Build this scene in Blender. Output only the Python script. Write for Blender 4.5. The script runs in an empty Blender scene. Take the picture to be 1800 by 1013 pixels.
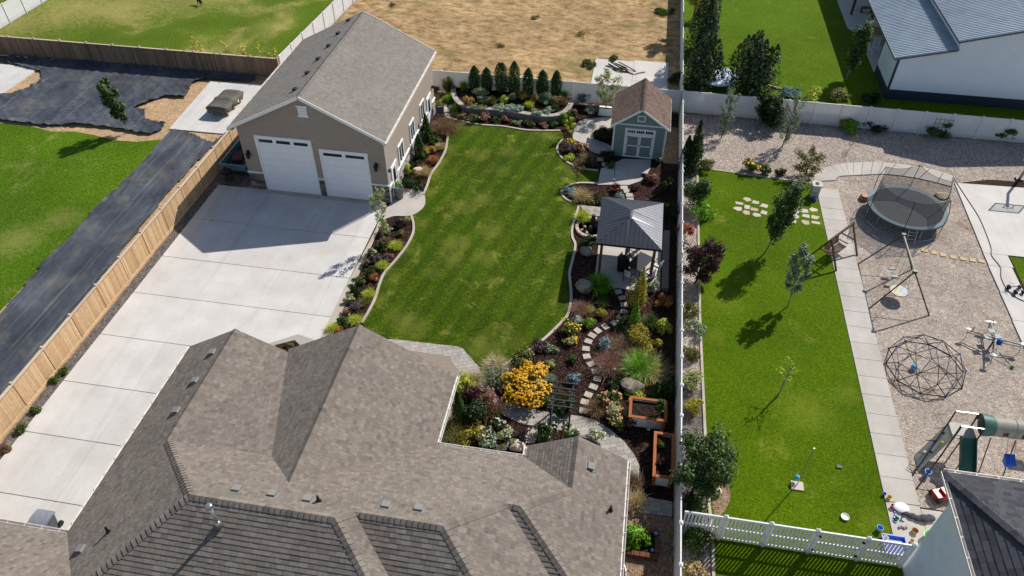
import bpy, math, random
import numpy as np
from mathutils import Vector, Matrix

# ------------------------------------------------------------------ camera, sky, sun, exposure
SC = bpy.context.scene
COL = SC.collection
cam = bpy.data.cameras.new('camera')
cam.sensor_width = 36.0
cam.lens = 26.32
cam.clip_start = 0.5
cam.clip_end = 2000
camo = bpy.data.objects.new('camera', cam)
COL.objects.link(camo)
camo.matrix_world = Matrix.Translation((0, 0, 30)) @ Matrix.Rotation(math.radians(9.52), 4, 'Z') \
    @ Matrix.Rotation(math.radians(90 - 42.775), 4, 'X') @ Matrix.Rotation(math.radians(0.21), 4, 'Z')
SC.camera = camo
SUN_AZ, SUN_EL = 36.5, 42.0
W = bpy.data.worlds.new('World')
SC.world = W
W.use_nodes = True
wn = W.node_tree.nodes
sky = wn.new('ShaderNodeTexSky')
sky.sky_type = 'NISHITA'
sky.sun_disc = False
sky.sun_elevation = math.radians(SUN_EL)
sky.sun_rotation = math.radians(SUN_AZ)
sky.air_density = 1.0
sky.dust_density = 0.6
bg = wn['Background']
bg.inputs['Strength'].default_value = 0.095
W.node_tree.links.new(sky.outputs[0], bg.inputs['Color'])
sl = bpy.data.lights.new('sun', 'SUN')
sl.energy = 4.8
sl.angle = math.radians(0.5)
sl.color = (1.0, 0.955, 0.89)
slo = bpy.data.objects.new('sun', sl)
COL.objects.link(slo)
az, el = math.radians(SUN_AZ), math.radians(SUN_EL)
slo.rotation_euler = Vector((-math.sin(az) * math.cos(el), -math.cos(az) * math.cos(el), -math.sin(el))).to_track_quat('-Z', 'Y').to_euler()
slo.location = (30, 40, 60)
vs = SC.view_settings
vs.view_transform = 'Standard'
vs.look = 'None'
vs.gamma = 1.0
vs.exposure = 0.2
vs.use_curve_mapping = False

# ------------------------------------------------------------------ helpers
rnd = random.Random(7)
def lin(h):
    h = h.lstrip('#')
    o = []
    for i in (0, 2, 4):
        c = int(h[i:i + 2], 16) / 255.0
        o.append(c / 12.92 if c <= 0.04045 else ((c + 0.055) / 1.055) ** 2.4)
    return (o[0], o[1], o[2], 1.0)

class NT:
    """small wrapper to wire procedural materials"""
    def __init__(s, name):
        s.m = bpy.data.materials.new(name)
        s.m.use_nodes = True
        s.t = s.m.node_tree
        s.t.nodes.clear()
        s.out = s.n('ShaderNodeOutputMaterial')
        s.b = s.n('ShaderNodeBsdfPrincipled')
        s.l(s.b.outputs[0], s.out.inputs[0])
        s.tc = s.n('ShaderNodeTexCoord').outputs['Object']
        s.geo = s.n('ShaderNodeNewGeometry')
        s.pos = s.geo.outputs['Position']
    def n(s, t): return s.t.nodes.new(t)
    def l(s, a, b): s.t.links.new(a, b)
    def noise(s, scale, detail=4, rough=.55, vec=None, dist=0):
        n = s.n('ShaderNodeTexNoise')
        n.inputs['Scale'].default_value = scale
        n.inputs['Detail'].default_value = detail
        n.inputs['Roughness'].default_value = rough
        n.inputs['Distortion'].default_value = dist
        s.l(vec or s.pos, n.inputs['Vector'])
        return n.outputs[0]
    def voro(s, scale, vec=None, out='Color', feat='F1'):
        n = s.n('ShaderNodeTexVoronoi')
        n.feature = feat
        n.inputs['Scale'].default_value = scale
        s.l(vec or s.pos, n.inputs['Vector'])
        return n.outputs[out]
    def ramp(s, fac, stops, interp='LINEAR'):
        r = s.n('ShaderNodeValToRGB')
        r.color_ramp.interpolation = interp
        e = r.color_ramp.elements
        while len(e) < len(stops): e.new(0.5)
        for el_, (p, c) in zip(e, stops):
            el_.position = p
            el_.color = lin(c) if isinstance(c, str) else c
        s.l(fac, r.inputs[0])
        return r.outputs[0]
    def mix(s, fac, a, b, mode='MIX'):
        n = s.n('ShaderNodeMix')
        n.data_type = 'RGBA'
        n.blend_type = mode
        for i, v in ((0, fac), (6, a), (7, b)):
            if isinstance(v, str): n.inputs[i].default_value = lin(v)
            elif isinstance(v, (int, float)): n.inputs[i].default_value = v
            elif isinstance(v, tuple): n.inputs[i].default_value = v
            else: s.l(v, n.inputs[i])
        return n.outputs[2]
    def math(s, op, a, b=None):
        n = s.n('ShaderNodeMath')
        n.operation = op
        for i, v in ((0, a), (1, b)):
            if v is None: continue
            if isinstance(v, (int, float)): n.inputs[i].default_value = v
            else: s.l(v, n.inputs[i])
        return n.outputs[0]
    def scalev(s, v, xyz, rot=0):
        n = s.n('ShaderNodeMapping')
        n.inputs['Scale'].default_value = xyz
        n.inputs['Rotation'].default_value = (0, 0, rot)
        s.l(v, n.inputs['Vector'])
        return n.outputs[0]
    def bump(s, h, strength=.5, dist=.02):
        n = s.n('ShaderNodeBump')
        n.inputs['Strength'].default_value = strength
        n.inputs['Distance'].default_value = dist
        s.l(h, n.inputs['Height'])
        s.l(n.outputs[0], s.b.inputs['Normal'])
    def island(s):
        oi = s.n('ShaderNodeObjectInfo')
        return s.math('FRACT', s.math('ADD', s.geo.outputs['Random Per Island'], oi.outputs['Random']))
    def fin(s, col=None, rough=.85, spec=.3, metal=0):
        if col is not None:
            if isinstance(col, str): s.b.inputs['Base Color'].default_value = lin(col)
            else: s.l(col, s.b.inputs['Base Color'])
        if isinstance(rough, (int, float)): s.b.inputs['Roughness'].default_value = rough
        else: s.l(rough, s.b.inputs['Roughness'])
        s.b.inputs['Specular IOR Level'].default_value = spec
        s.b.inputs['Metallic'].default_value = metal
        return s.m

def simple(name, c, rough=.7, spec=.3, metal=0, var=.12, scale=6, bump=0, dirt=0):
    t = NT(name)
    n = t.noise(scale, 5)
    a = lin(c)
    lo = tuple(max(0, v * (1 - var)) for v in a[:3]) + (1,)
    hi = tuple(min(1, v * (1 + var)) for v in a[:3]) + (1,)
    col = t.ramp(n, [(.3, lo), (.7, hi)])
    if bump: t.bump(t.noise(scale * 8, 3), .6, bump)
    return t.fin(col, rough, spec, metal)

def islandmat(name, stops, rough=.9, var=.12, nscale=9, bump=.0, spec=.2, big=0):
    """colour differs from piece to piece, with grain on each piece"""
    t = NT(name)
    k = len(stops) - 1
    col = t.ramp(t.island(), [(i / k, c) for i, c in enumerate(stops)])
    g = t.ramp(t.noise(nscale, 5, .65), [(.25, (1 - var,) * 3 + (1,)), (.75, (1 + var,) * 3 + (1,))])
    col = t.mix(1.0, col, g, 'MULTIPLY')
    if big:
        g2 = t.ramp(t.noise(.35, 3), [(.3, (1 - big,) * 3 + (1,)), (.7, (1 + big,) * 3 + (1,))])
        col = t.mix(1.0, col, g2, 'MULTIPLY')
    if bump: t.bump(t.noise(nscale * 6, 3), .5, bump)
    return t.fin(col, rough, spec)

def grassmat(name, lo, mid, hi, dry, dryamt=.62, dryscale=.35, stripe=0, fine=9, darkamt=.0, rot=.5, blobs=(), speck=.35):
    t = NT(name)
    f1 = t.noise(fine, 6, .75)
    v2 = t.scalev(t.pos, (3, 14, 3), rot)
    f2 = t.noise(1.6, 4, .7, v2)
    f = t.math('ADD', t.math('MULTIPLY', f1, .7), t.math('MULTIPLY', f2, .3))
    col = t.ramp(f, [(.36, lo), (.5, mid), (.66, hi)])
    big = t.noise(dryscale, 4, .62, None, .6)
    fleck = t.noise(5, 5, .8)
    d = t.math('ADD', big, t.math('MULTIPLY', t.math('SUBTRACT', fleck, .5), .45))
    dm = t.ramp(d, [(dryamt - .03, (0, 0, 0, 1)), (dryamt + .13, (1, 1, 1, 1))])
    for bx, by, br, bs in blobs:   # worn patches at their places on the lawn
        sub = t.n('ShaderNodeVectorMath')
        sub.operation = 'DISTANCE'
        t.l(t.pos, sub.inputs[0])
        sub.inputs[1].default_value = (bx, by, .035)
        e = t.math('ADD', t.math('DIVIDE', sub.outputs['Value'], br), t.math('MULTIPLY', t.math('SUBTRACT', t.noise(2.3, 5, .75), .5), 2.4))
        k_ = t.ramp(e, [(.15, (bs * .72,) * 3 + (1,)), (1.0, (0, 0, 0, 1))])
        dm = t.mix(1.0, dm, k_, 'SCREEN')
    dcol = t.mix(t.math('MULTIPLY', f1, .55), dry, hi)
    col = t.mix(t.math('MULTIPLY', dm, .78), col, dcol)
    g2 = t.ramp(t.noise(.16, 3), [(.3, (.78, .8, .8, 1)), (.7, (1.15, 1.12, 1.1, 1))])
    col = t.mix(1.0, col, g2, 'MULTIPLY')
    if stripe:
        w = t.n('ShaderNodeTexWave')
        w.inputs['Scale'].default_value = .28
        w.inputs['Distortion'].default_value = 1.2
        w.inputs['Detail'].default_value = 2
        t.l(t.scalev(t.pos, (1, 1, 1), stripe), w.inputs['Vector'])
        col = t.mix(1.0, col, t.ramp(w.outputs[1], [(.2, (.84, .87, .88, 1)), (.8, (1.12, 1.09, 1.07, 1))]), 'MULTIPLY')
    col = t.mix(1.0, col, t.ramp(t.noise(34, 3, .8), [(.25, (1 - speck, 1 - speck, 1 - speck, 1)), (.5, (1, 1, 1, 1)), (.78, (1 + speck,) * 3 + (1,))]), 'MULTIPLY')
    t.bump(t.noise(26, 4, .8), 1.0, .09)
    return t.fin(col, .9, .08)

def chipmat(name, cols, scale=14, bump=.04, big=.18, spots=None, stretch=(1, 1, 1)):
    t = NT(name)
    v = t.scalev(t.pos, stretch, .6)
    r = t.voro(scale, v)
    sep = t.n('ShaderNodeSeparateColor')
    t.l(r, sep.inputs[0])
    k = len(cols) - 1
    col = t.ramp(sep.outputs[0], [(i / k, c) for i, c in enumerate(cols)])
    g = t.ramp(t.noise(3.2, 6, .7), [(.28, (.72, .72, .72, 1)), (.72, (1.2, 1.2, 1.2, 1))])
    col = t.mix(1.0, col, g, 'MULTIPLY')
    g2 = t.ramp(t.noise(.4, 4, .6), [(.3, (1 - big,) * 3 + (1,)), (.7, (1 + big,) * 3 + (1,))])
    col = t.mix(1.0, col, g2, 'MULTIPLY')
    if spots:
        col = t.mix(t.ramp(t.noise(spots[1], 5, .7), [(spots[2], (0, 0, 0, 1)), (spots[2] + .12, (.8, .8, .8, 1))]), col, spots[0])
    h = t.voro(scale, v, 'Distance')
    t.bump(t.math('ADD', h, t.noise(scale * 2, 3)), 1.0, bump)
    return t.fin(col, .95, .1)

def concmat(name, a, b, stain='8a8378', stainamt=.62, grain=.06):
    t = NT(name)
    col = t.ramp(t.noise(.55, 6, .62), [(.3, a), (.7, b)])
    isl = t.ramp(t.island(), [(0, (.955, .955, .955, 1)), (1, (1.03, 1.03, 1.03, 1))])
    col = t.mix(1.0, col, isl, 'MULTIPLY')
    col = t.mix(t.ramp(t.noise(1.3, 7, .7, None, .8), [(stainamt, (0, 0, 0, 1)), (stainamt + .2, (.35, .35, .35, 1))]), col, stain)
    col = t.mix(t.ramp(t.noise(.8, 5, .6, t.scalev(t.pos, (1.6, .12, 1), 0), .3), [(.52, (0, 0, 0, 1)), (.72, (.16, .16, .16, 1))]), col, '7a736a')
    col = t.mix(t.ramp(t.noise(2.2, 3, .4, None, .2), [(.74, (0, 0, 0, 1)), (.8, (.3, .3, .3, 1))]), col, '6a655e')
    col = t.mix(1.0, col, t.ramp(t.noise(22, 4, .8), [(.3, (1 - grain,) * 3 + (1,)), (.7, (1 + grain,) * 3 + (1,))]), 'MULTIPLY')
    t.bump(t.noise(40, 3), .3, .004)
    return t.fin(col, .85, .25)

def leafmat(name, stops, trans=.3, rough=.55):
    t = NT(name)
    k = len(stops) - 1
    col = t.ramp(t.geo.outputs['Random Per Island'], [(i / k, c) for i, c in enumerate(stops)])
    t.fin(col, rough, .25)
    tr = t.n('ShaderNodeBsdfTranslucent')
    t.l(t.mix(1.0, col, (1.0, 1.0, .55, 1), 'MULTIPLY'), tr.inputs[0])
    mx = t.n('ShaderNodeMixShader')
    mx.inputs[0].default_value = trans
    t.l(t.b.outputs[0], mx.inputs[1])
    t.l(tr.outputs[0], mx.inputs[2])
    t.l(mx.outputs[0], t.out.inputs[0])
    return t.m

class MB:
    """collects faces and links them as one mesh object"""
    def __init__(s): s.v = []; s.f = []
    def add(s, vs, fs):
        k = len(s.v)
        s.v += [tuple(p) for p in vs]
        s.f += [tuple(i + k for i in f) for f in fs]
        return s
    def poly(s, pts): return s.add(pts, [tuple(range(len(pts)))])
    BF = [(0, 3, 2, 1), (4, 5, 6, 7), (0, 1, 5, 4), (1, 2, 6, 5), (2, 3, 7, 6), (3, 0, 4, 7)]
    def box(s, x0, y0, z0, x1, y1, z1):
        return s.add([(x0, y0, z0), (x1, y0, z0), (x1, y1, z0), (x0, y1, z0), (x0, y0, z1), (x1, y0, z1), (x1, y1, z1), (x0, y1, z1)], MB.BF)
    def obox(s, c, d, rz=0, rx=0, ry=0):
        m = Matrix.Translation(c) @ Matrix.Rotation(rz, 4, 'Z') @ Matrix.Rotation(ry, 4, 'Y') @ Matrix.Rotation(rx, 4, 'X')
        a, b, e = d[0] / 2, d[1] / 2, d[2] / 2
        return s.add([m @ Vector(p) for p in [(-a, -b, -e), (a, -b, -e), (a, b, -e), (-a, b, -e), (-a, -b, e), (a, -b, e), (a, b, e), (-a, b, e)]], MB.BF)
    def beam(s, p, q, w, h, up=(0, 0, 1)):
        p, q = Vector(p), Vector(q)
        d = (q - p).normalized()
        u = d.cross(Vector(up))
        if u.length < 1e-4: u = d.cross(Vector((0, 1, 0)))
        u.normalize()
        n = u.cross(d)
        u *= w / 2
        n *= h / 2
        return s.add([p - u - n, p + u - n, p + u + n, p - u + n, q - u - n, q + u - n, q + u + n, q - u + n], [(0, 1, 2, 3), (7, 6, 5, 4), (0, 4, 5, 1), (1, 5, 6, 2), (2, 6, 7, 3), (3, 7, 4, 0)])
    def tube(s, p, q, r0, r1=None, n=6, cap=True):
        if r1 is None: r1 = r0
        p, q = Vector(p), Vector(q)
        d = (q - p).normalized()
        u = d.cross(Vector((0, 0, 1)))
        if u.length < 1e-3: u = d.cross(Vector((0, 1, 0)))
        u.normalize()
        w = d.cross(u)
        vs = []
        for c, r in ((p, r0), (q, r1)):
            for i in range(n):
                a = 2 * math.pi * i / n
                vs.append(c + (u * math.cos(a) + w * math.sin(a)) * r)
        fs = [(i, (i + 1) % n, n + (i + 1) % n, n + i) for i in range(n)]
        if cap: fs += [tuple(range(n - 1, -1, -1)), tuple(range(n, 2 * n))]
        return s.add(vs, fs)
    def path(s, pts, r, n=6):
        for a, b in zip(pts, pts[1:]): s.tube(a, b, r if not isinstance(r, list) else r[0], None, n)
        return s
    def prism(s, poly, z0, z1):
        n = len(poly)
        A = sum(poly[i][0] * poly[(i + 1) % n][1] - poly[(i + 1) % n][0] * poly[i][1] for i in range(n))
        if A < 0: poly = poly[::-1]
        return s.add([(x, y, z0) for x, y in poly] + [(x, y, z1) for x, y in poly], [tuple(range(n - 1, -1, -1)), tuple(range(n, 2 * n))] + [(i, (i + 1) % n, n + (i + 1) % n, n + i) for i in range(n)])
    def lathe(s, prof, c, n=16, sx=1, sy=1):
        k = len(prof)
        vs = []
        for r, z in prof:
            for i in range(n):
                a = 2 * math.pi * i / n
                vs.append((c[0] + r * sx * math.cos(a), c[1] + r * sy * math.sin(a), c[2] + z))
        fs = [(j * n + i, j * n + (i + 1) % n, (j + 1) * n + (i + 1) % n, (j + 1) * n + i) for j in range(k - 1) for i in range(n)]
        fs += [tuple(range(n - 1, -1, -1)), tuple(range((k - 1) * n, k * n))]
        return s.add(vs, fs)
    def ball(s, c, r, seg=10, sc=(1, 1, 1)):
        prof = []
        k = max(4, seg // 2 + 1)
        for j in range(k + 1):
            a = -math.pi / 2 + math.pi * j / k
            prof.append((max(.004, math.cos(a) * r), math.sin(a) * r * sc[2]))
        return s.lathe(prof, c, seg, sc[0], sc[1])
    def build(s, name, mat, parent=None, smooth=False, org=None, kind=None):
        o_ = Vector((0, 0, 0))
        p = parent
        while p is not None:
            o_ += p.location
            p = p.parent
        if parent is None and org is not None: o_ = Vector(org)
        me = bpy.data.meshes.new(name)
        me.from_pydata([(x - o_.x, y - o_.y, z - o_.z) for x, y, z in s.v], [], s.f)
        if smooth:
            me.polygons.foreach_set('use_smooth', [True] * len(me.polygons))
        me.materials.append(mat)
        ob = bpy.data.objects.new(name, me)
        COL.objects.link(ob)
        if parent is not None: ob.parent = parent
        elif org is not None: ob.location = org
        if kind: ob['kind'] = kind
        return ob

def thing(name, label, cat, loc=(0, 0, 0), group=None):
    o = bpy.data.objects.new(name, None)
    o.empty_display_size = .2
    COL.objects.link(o)
    o.location = (loc[0], loc[1], loc[2] if len(loc) > 2 else 0)
    return tag(o, label, cat, group)
def tag(o, label, cat, group=None):
    o['label'] = label
    o['category'] = cat
    if group: o['group'] = group
    return o
def piece(name, mesh, parent, loc, rot=(0, 0, 0), sc=(1, 1, 1)):
    """one more individual that shares its mesh data with alike pieces (loc in world space)"""
    o = bpy.data.objects.new(name, mesh)
    COL.objects.link(o)
    off = Vector((0, 0, 0))
    p = parent
    while p is not None:
        off += p.location
        p = p.parent
    o.parent = parent
    o.location = Vector(loc) - off
    o.rotation_euler = rot
    o.scale = sc
    return o
def meshof(mb, name, mat, smooth=False):
    me = bpy.data.meshes.new(name)
    me.from_pydata(mb.v, [], mb.f)
    if smooth: me.polygons.foreach_set('use_smooth', [True] * len(me.polygons))
    me.materials.append(mat)
    return me
def sheet(name, poly, z, mat, parent=None):
    n = len(poly)
    A = sum(poly[i][0] * poly[(i + 1) % n][1] - poly[(i + 1) % n][0] * poly[i][1] for i in range(n))
    if A < 0: poly = poly[::-1]
    o = MB().poly([(x, y, z) for x, y in poly]).build(name, mat, parent)
    if parent is None: o['kind'] = 'structure'
    return o
def smoothline(pts, k=4, closed=False):
    """Catmull-Rom through surveyed points"""
    out = []
    n = len(pts)
    rng = range(n if closed else n - 1)
    for i in rng:
        p0 = pts[(i - 1) % n] if closed or i > 0 else pts[i]
        p1 = pts[i]
        p2 = pts[(i + 1) % n]
        p3 = pts[(i + 2) % n] if closed or i + 2 < n else pts[(i + 1) % n]
        for j in range(k):
            t = j / k
            out.append(tuple(.5 * (2 * p1[d] + (p2[d] - p0[d]) * t + (2 * p0[d] - 5 * p1[d] + 4 * p2[d] - p3[d]) * t * t + (3 * p1[d] - p0[d] - 3 * p2[d] + p3[d]) * t ** 3) for d in range(2)))
    if not closed: out.append(tuple(pts[-1]))
    return out
def ribbon(mb, line, w, z0, z1):
    """kerb-like strip with square section along a line"""
    L, Rr = [], []
    for i, p in enumerate(line):
        a = Vector(line[max(0, i - 1)])
        b = Vector(line[min(len(line) - 1, i + 1)])
        d = (b - a)
        if d.length < 1e-6: d = Vector((1, 0))
        d.normalize()
        nrm = Vector((-d.y, d.x)) * w / 2
        L.append(Vector(p) + nrm)
        Rr.append(Vector(p) - nrm)
    k = len(line)
    vs = [(p.x, p.y, z0) for p in Rr] + [(p.x, p.y, z0) for p in L] + [(p.x, p.y, z1) for p in Rr] + [(p.x, p.y, z1) for p in L]
    fs = []
    for i in range(k - 1):
        fs += [(2 * k + i, 2 * k + i + 1, 3 * k + i + 1, 3 * k + i), (i, i + 1, 2 * k + i + 1, 2 * k + i), (k + i + 1, k + i, 3 * k + i, 3 * k + i + 1)]
    fs += [(0, 2 * k, 3 * k, k), (k - 1, 2 * k - 1, 4 * k - 1, 3 * k - 1)]
    return mb.add(vs, fs)
def clip_rect(poly, u0, u1, v0, v1):
    """part of a 2-D polygon inside an axis-aligned rectangle"""
    for ax, lim, keep in ((0, u0, 1), (0, u1, -1), (1, v0, 1), (1, v1, -1)):
        out = []
        n = len(poly)
        for i in range(n):
            a, b = poly[i], poly[(i + 1) % n]
            da, db = (a[ax] - lim) * keep, (b[ax] - lim) * keep
            if da >= 0: out.append(a)
            if (da >= 0) != (db >= 0):
                t = da / (da - db)
                out.append((a[0] + (b[0] - a[0]) * t, a[1] + (b[1] - a[1]) * t))
        poly = out
        if len(poly) < 3: return []
    return poly
def pip(poly, x, y):
    c = False
    n = len(poly)
    for i in range(n):
        (x1, y1), (x2, y2) = poly[i], poly[(i + 1) % n]
        if (y1 > y) != (y2 > y) and x < (x2 - x1) * (y - y1) / (y2 - y1) + x1: c = not c
    return c

def plane_frame(pts):
    p = [Vector(q) for q in pts]
    n = Vector((0, 0, 0))
    for i in range(len(p)):
        n += p[i].cross(p[(i + 1) % len(p)])
    n.normalize()
    if n.z < 0: n = -n
    u = Vector((0, 0, 1)).cross(n).normalized()
    v = n.cross(u)
    return p[0], u, v, n
def shingle_tabs(pts, row=.2, wid=(.15, .4), t=.016, seed=1, lift=.0):
    """list of (outline points, butt edge) for every shingle tab on a roof plane"""
    r = random.Random(seed)
    o, u, v, n = plane_frame(pts)
    P2 = [((Vector(q) - o).dot(u), (Vector(q) - o).dot(v)) for q in pts]
    u0, u1 = min(p[0] for p in P2), max(p[0] for p in P2)
    v0, v1 = min(p[1] for p in P2), max(p[1] for p in P2)
    res = []
    j = 0
    vv = v0
    while vv < v1:
        uu = u0 - r.random() * .3
        while uu < u1:
            w = r.uniform(*wid)
            c = clip_rect(P2, uu + .003, uu + w - .003, vv, vv + row)
            if len(c) >= 3:
                hh = t * r.uniform(.7, 1.25)
                top = [o + u * a + v * b + n * (lift + .004 + hh * (1 - (b - vv) / row)) for a, b in c]
                butt = [i for i in range(len(c)) if c[i][1] < vv + 1e-4 and c[(i + 1) % len(c)][1] < vv + 1e-4]
                vs = [tuple(q) for q in top]
                fs = [tuple(range(len(top)))]
                for i in butt:
                    a, b = c[i], c[(i + 1) % len(c)]
                    k = len(vs)
                    vs += [tuple(o + u * q[0] + v * q[1] + n * (lift - .004)) for q in (a, b)]
                    fs.append((i, (i + 1) % len(c), k + 1, k))
                res.append((vs, fs, vv))
            uu += w
        vv += row
        j += 1
    return res
def ridge_caps(p, q, w=.32, step=.2, h=.05, seed=1):
    """overlapping cap shingles along a ridge or hip"""
    p, q = Vector(p), Vector(q)
    d = q - p
    L = d.length
    d.normalize()
    side = d.cross(Vector((0, 0, 1))).normalized()
    out = []
    k = max(1, int(L / step))
    for i in range(k):
        a = p + d * (L * i / k)
        b = p + d * (L * (i + 1) / k + .02)
        dz = .6 * w / 2 * (1 if abs(d.z) < .05 else .72)
        m = MB()
        hi, lo = Vector((0, 0, h)), Vector((0, 0, h * .35))
        vs = [a - side * w / 2 - Vector((0, 0, dz)) + hi, a + hi * 1.35, a + side * w / 2 - Vector((0, 0, dz)) + hi,
              b - side * w / 2 - Vector((0, 0, dz)) + lo, b + lo * 1.5, b + side * w / 2 - Vector((0, 0, dz)) + lo]
        vs += [vs[0] - Vector((0, 0, h + .02)), vs[1] - Vector((0, 0, h + .02)), vs[2] - Vector((0, 0, h + .02))]
        m.add(vs, [(0, 1, 4, 3), (1, 2, 5, 4), (0, 6, 7, 1), (1, 7, 8, 2)])
        out.append(m)
    return out

# ------------------------------------------------------------------ materials
MT = {}
MT['field'] = None
def field_material():
    t = NT('dry_field')
    f = t.noise(7, 6, .75)
    v = t.scalev(t.pos, (1.0, 1.7, 1), .2)
    col = t.ramp(t.noise(.9, 12, .76, v, .3), [(.3, '58452e'), (.42, '957a56'), (.54, 'b99d76'), (.68, 'd2ba90')])
    col = t.mix(1.0, col, t.ramp(f, [(.25, (.7, .69, .66, 1)), (.75, (1.22, 1.22, 1.22, 1))]), 'MULTIPLY')
    col = t.mix(1.0, col, t.ramp(t.noise(.16, 5, .65, None, .6), [(.34, (.66, .66, .64, 1)), (.62, (1.08, 1.06, 1.02, 1))]), 'MULTIPLY')
    gm = t.math('ADD', t.noise(.22, 4, .6, None, .8), t.math('MULTIPLY', t.math('SUBTRACT', f, .5), .35))
    col = t.mix(t.ramp(gm, [(.56, (0, 0, 0, 1)), (.72, (.7, .7, .7, 1))]), col, '66683a')
    t.bump(t.noise(14, 5, .75), 1.0, .06)
    return t.fin(col, .95, .05)
MT['field'] = field_material()
MAIN_WORN = [(x, y, r, s) for (x, y), r, s in zip([(-10.13, 45.64), (-7.95, 46.41), (-8.22, 43.96), (-8.80, 40.26), (-9.96, 39.08), (-7.66, 36.96), (-9.57, 35.34), (-9.41, 33.87), (-7.54, 34.30), (-10.30, 27.87), (-12.62, 46.06), (-12.58, 44.31), (-12.71, 42.96), (-12.66, 40.52), (-12.32, 37.11), (-12.17, 34.33), (-12.54, 31.57), (-12.69, 29.55), (-6.08, 26.98), (-4.49, 27.77), (-3.32, 44.81), (-2.91, 40.12), (-5.26, 25.96), (-2.47, 31.81), (-5.92, 42.24), (-10.32, 32.48), (-11.27, 28.39), (-5.71, 49.45), (-11.39, 49.21)], [1.1, 1.0, .9, 1.1, 1.0, 1.2, 1.2, 1.0, 1.0, 1.3, .8, .8, .8, .8, .8, .8, .7, .7, 1.4, .9, .9, .8, .9, .7, .9, .8, 1.0, 1.2, 1.0], [.8, .7, .5, .75, .7, .7, .8, .7, .6, .7, .7, .7, .7, .7, .6, .6, .5, .5, .8, .4, .6, .5, .6, .4, .4, .5, .6, .5, .4])]
MT['lawn'] = grassmat('lawn', '1e3004', '445c08', '6e861e', '999248', .6, .7, stripe=.25, fine=12, blobs=MAIN_WORN)
MT['lawn_lush'] = grassmat('lawn_lush', '2f4802', '557204', '7c980c', '9c9a40', .64, .35, fine=15, speck=.22, blobs=[(10.6, 25.5, 1.8, .55), (13.2, 19.6, 1.2, .6), (7.0, 33.0, 1.3, .5), (12.9, 27.0, .9, .5), (6.2, 22.5, 1.0, .6), (6.4, 30.0, .8, .5)])
MT['lawn_left'] = grassmat('lawn_left', '2a4604', '52740c', '80a030', 'b09c66', .6, .2, fine=10, blobs=[(-37, 31, 2.2, .8), (-35.5, 33.5, 1.6, .7), (-38.5, 28, 2.0, .6)])
MT['rough'] = grassmat('rough_grass', '34480e', '5c7418', '869a38', 'bfa470', .55, .16, blobs=[(-55, 64.5, 6, 1), (-50, 66, 5, 1), (-45, 68, 4.5, .9), (-41, 70, 4, .7), (-34, 64, 2.5, .6), (-36, 60, 2, .4), (-58, 60, 4, 1)], fine=8)
MT['mulch'] = chipmat('mulch', ['120b09', '2c1c17', '4e372e', '221612', '6e5348'], 15, .06, .2)
MT['gravel_pink'] = chipmat('pink_gravel', ['90847a', 'ae9f92', 'c6b6a8', '7c7068', 'd6c8ba'], 15, .05, .12)
MT['woodchip'] = chipmat('wood_chips', ['a8968a', 'c6b4a6', 'dccebf', '8a7868', 'e8dccf'], 16, .06, .2, ('94755a', .45, .58), (1, 2.2, 1))
MT['gravel_tan'] = chipmat('tan_gravel', ['6e5846', '8f765f', 'ad937a', '7d6753'], 15, .04, .1)
MT['gravel_grey'] = chipmat('grey_gravel', ['4a4648', '68625f', '8a827c', '5a5350'], 16, .04, .1)
MT['sand'] = chipmat('sandy_soil', ['a98a66', 'b99a76', 'c4a784', 'a08260'], 14, .03, .16, ('7a6246', .8, .66))
MT['soil'] = chipmat('soil', ['2a1e17', '3a2a21', '4a372c', '211712'], 14, .04, .2)
MT['drive'] = concmat('driveway_concrete', 'bbb6b0', 'cdc9c3', 'a39c92')
MT['walk'] = concmat('walk_concrete', 'aaa39a', 'beb7ae', '9a9186', .6)
MT['court'] = concmat('court_concrete', 'bcb7b0', 'cbc6bf', 'a8a198')
MT['kerb'] = concmat('kerb_concrete', 'a89c8c', 'beb3a4', '7a7064', .55, .12)
MT['paver'] = islandmat('pavers', ['8f8a82', 'a39d95', 'aea79c', '98928a'], .9, .1, 12, .004)
MT['stone_step'] = islandmat('stepping_stone', ['a29a8c', 'b6ad9f', 'aaa193'], .9, .1, 7, .004)
MT['flag'] = islandmat('flagstone', ['b5ad9e', 'c9bfae', 'b39a80'], .9, .1, 5, .004)
MT['rock'] = None
def rock_material():
    t = NT('boulder')
    col = t.ramp(t.noise(2.2, 7, .7), [(.3, '5d5348'), (.48, '8a7d6e'), (.66, 'b1a594')])
    t.bump(t.noise(5, 6, .7), 1.0, .08)
    return t.fin(col, .9, .15)
MT['rock'] = rock_material()
MT['rock_pale'] = simple('pale_boulder', 'c9b7a0', .9, .15, 0, .3, 3, .05)
MT['rock_dark'] = simple('dark_stone', '2e2d30', .7, .3, 0, .4, 5, .03)
MT['shingle'] = islandmat('taupe_shingles', ['69615a', '7c736a', '877e75', '746b63', '80776d', '786f66', '706860'], .95, .16, 26, .008, .1, .07)
MT['shingle_grey'] = islandmat('grey_shingles', ['76706a', '807a73', '868079', '7a746d', '837d76'], .95, .16, 16, .006, .1, .05)
MT['shingle_brown'] = islandmat('brown_shingles', ['5c4d46', '6a5950', '726158', '635249'], .95, .12, 16, .006, .1, .05)
MT['shingle_dark'] = islandmat('charcoal_shingles', ['3c3c40', '47474c', '525257', '424247'], .92, .12, 16, .006, .15, .05)
MT['deck_dark'] = simple('roof_underlay', '2c2825', .95, .1)
MT['stucco'] = simple('taupe_stucco', 'a09387', .92, .1, 0, .06, 3, .01)
MT['stucco_grey'] = simple('grey_stucco', 'dde2e9', .92, .1, 0, .05, 2, .006)
MT['white'] = simple('white_paint', 'ececea', .5, .4, 0, .03, 3)
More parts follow.
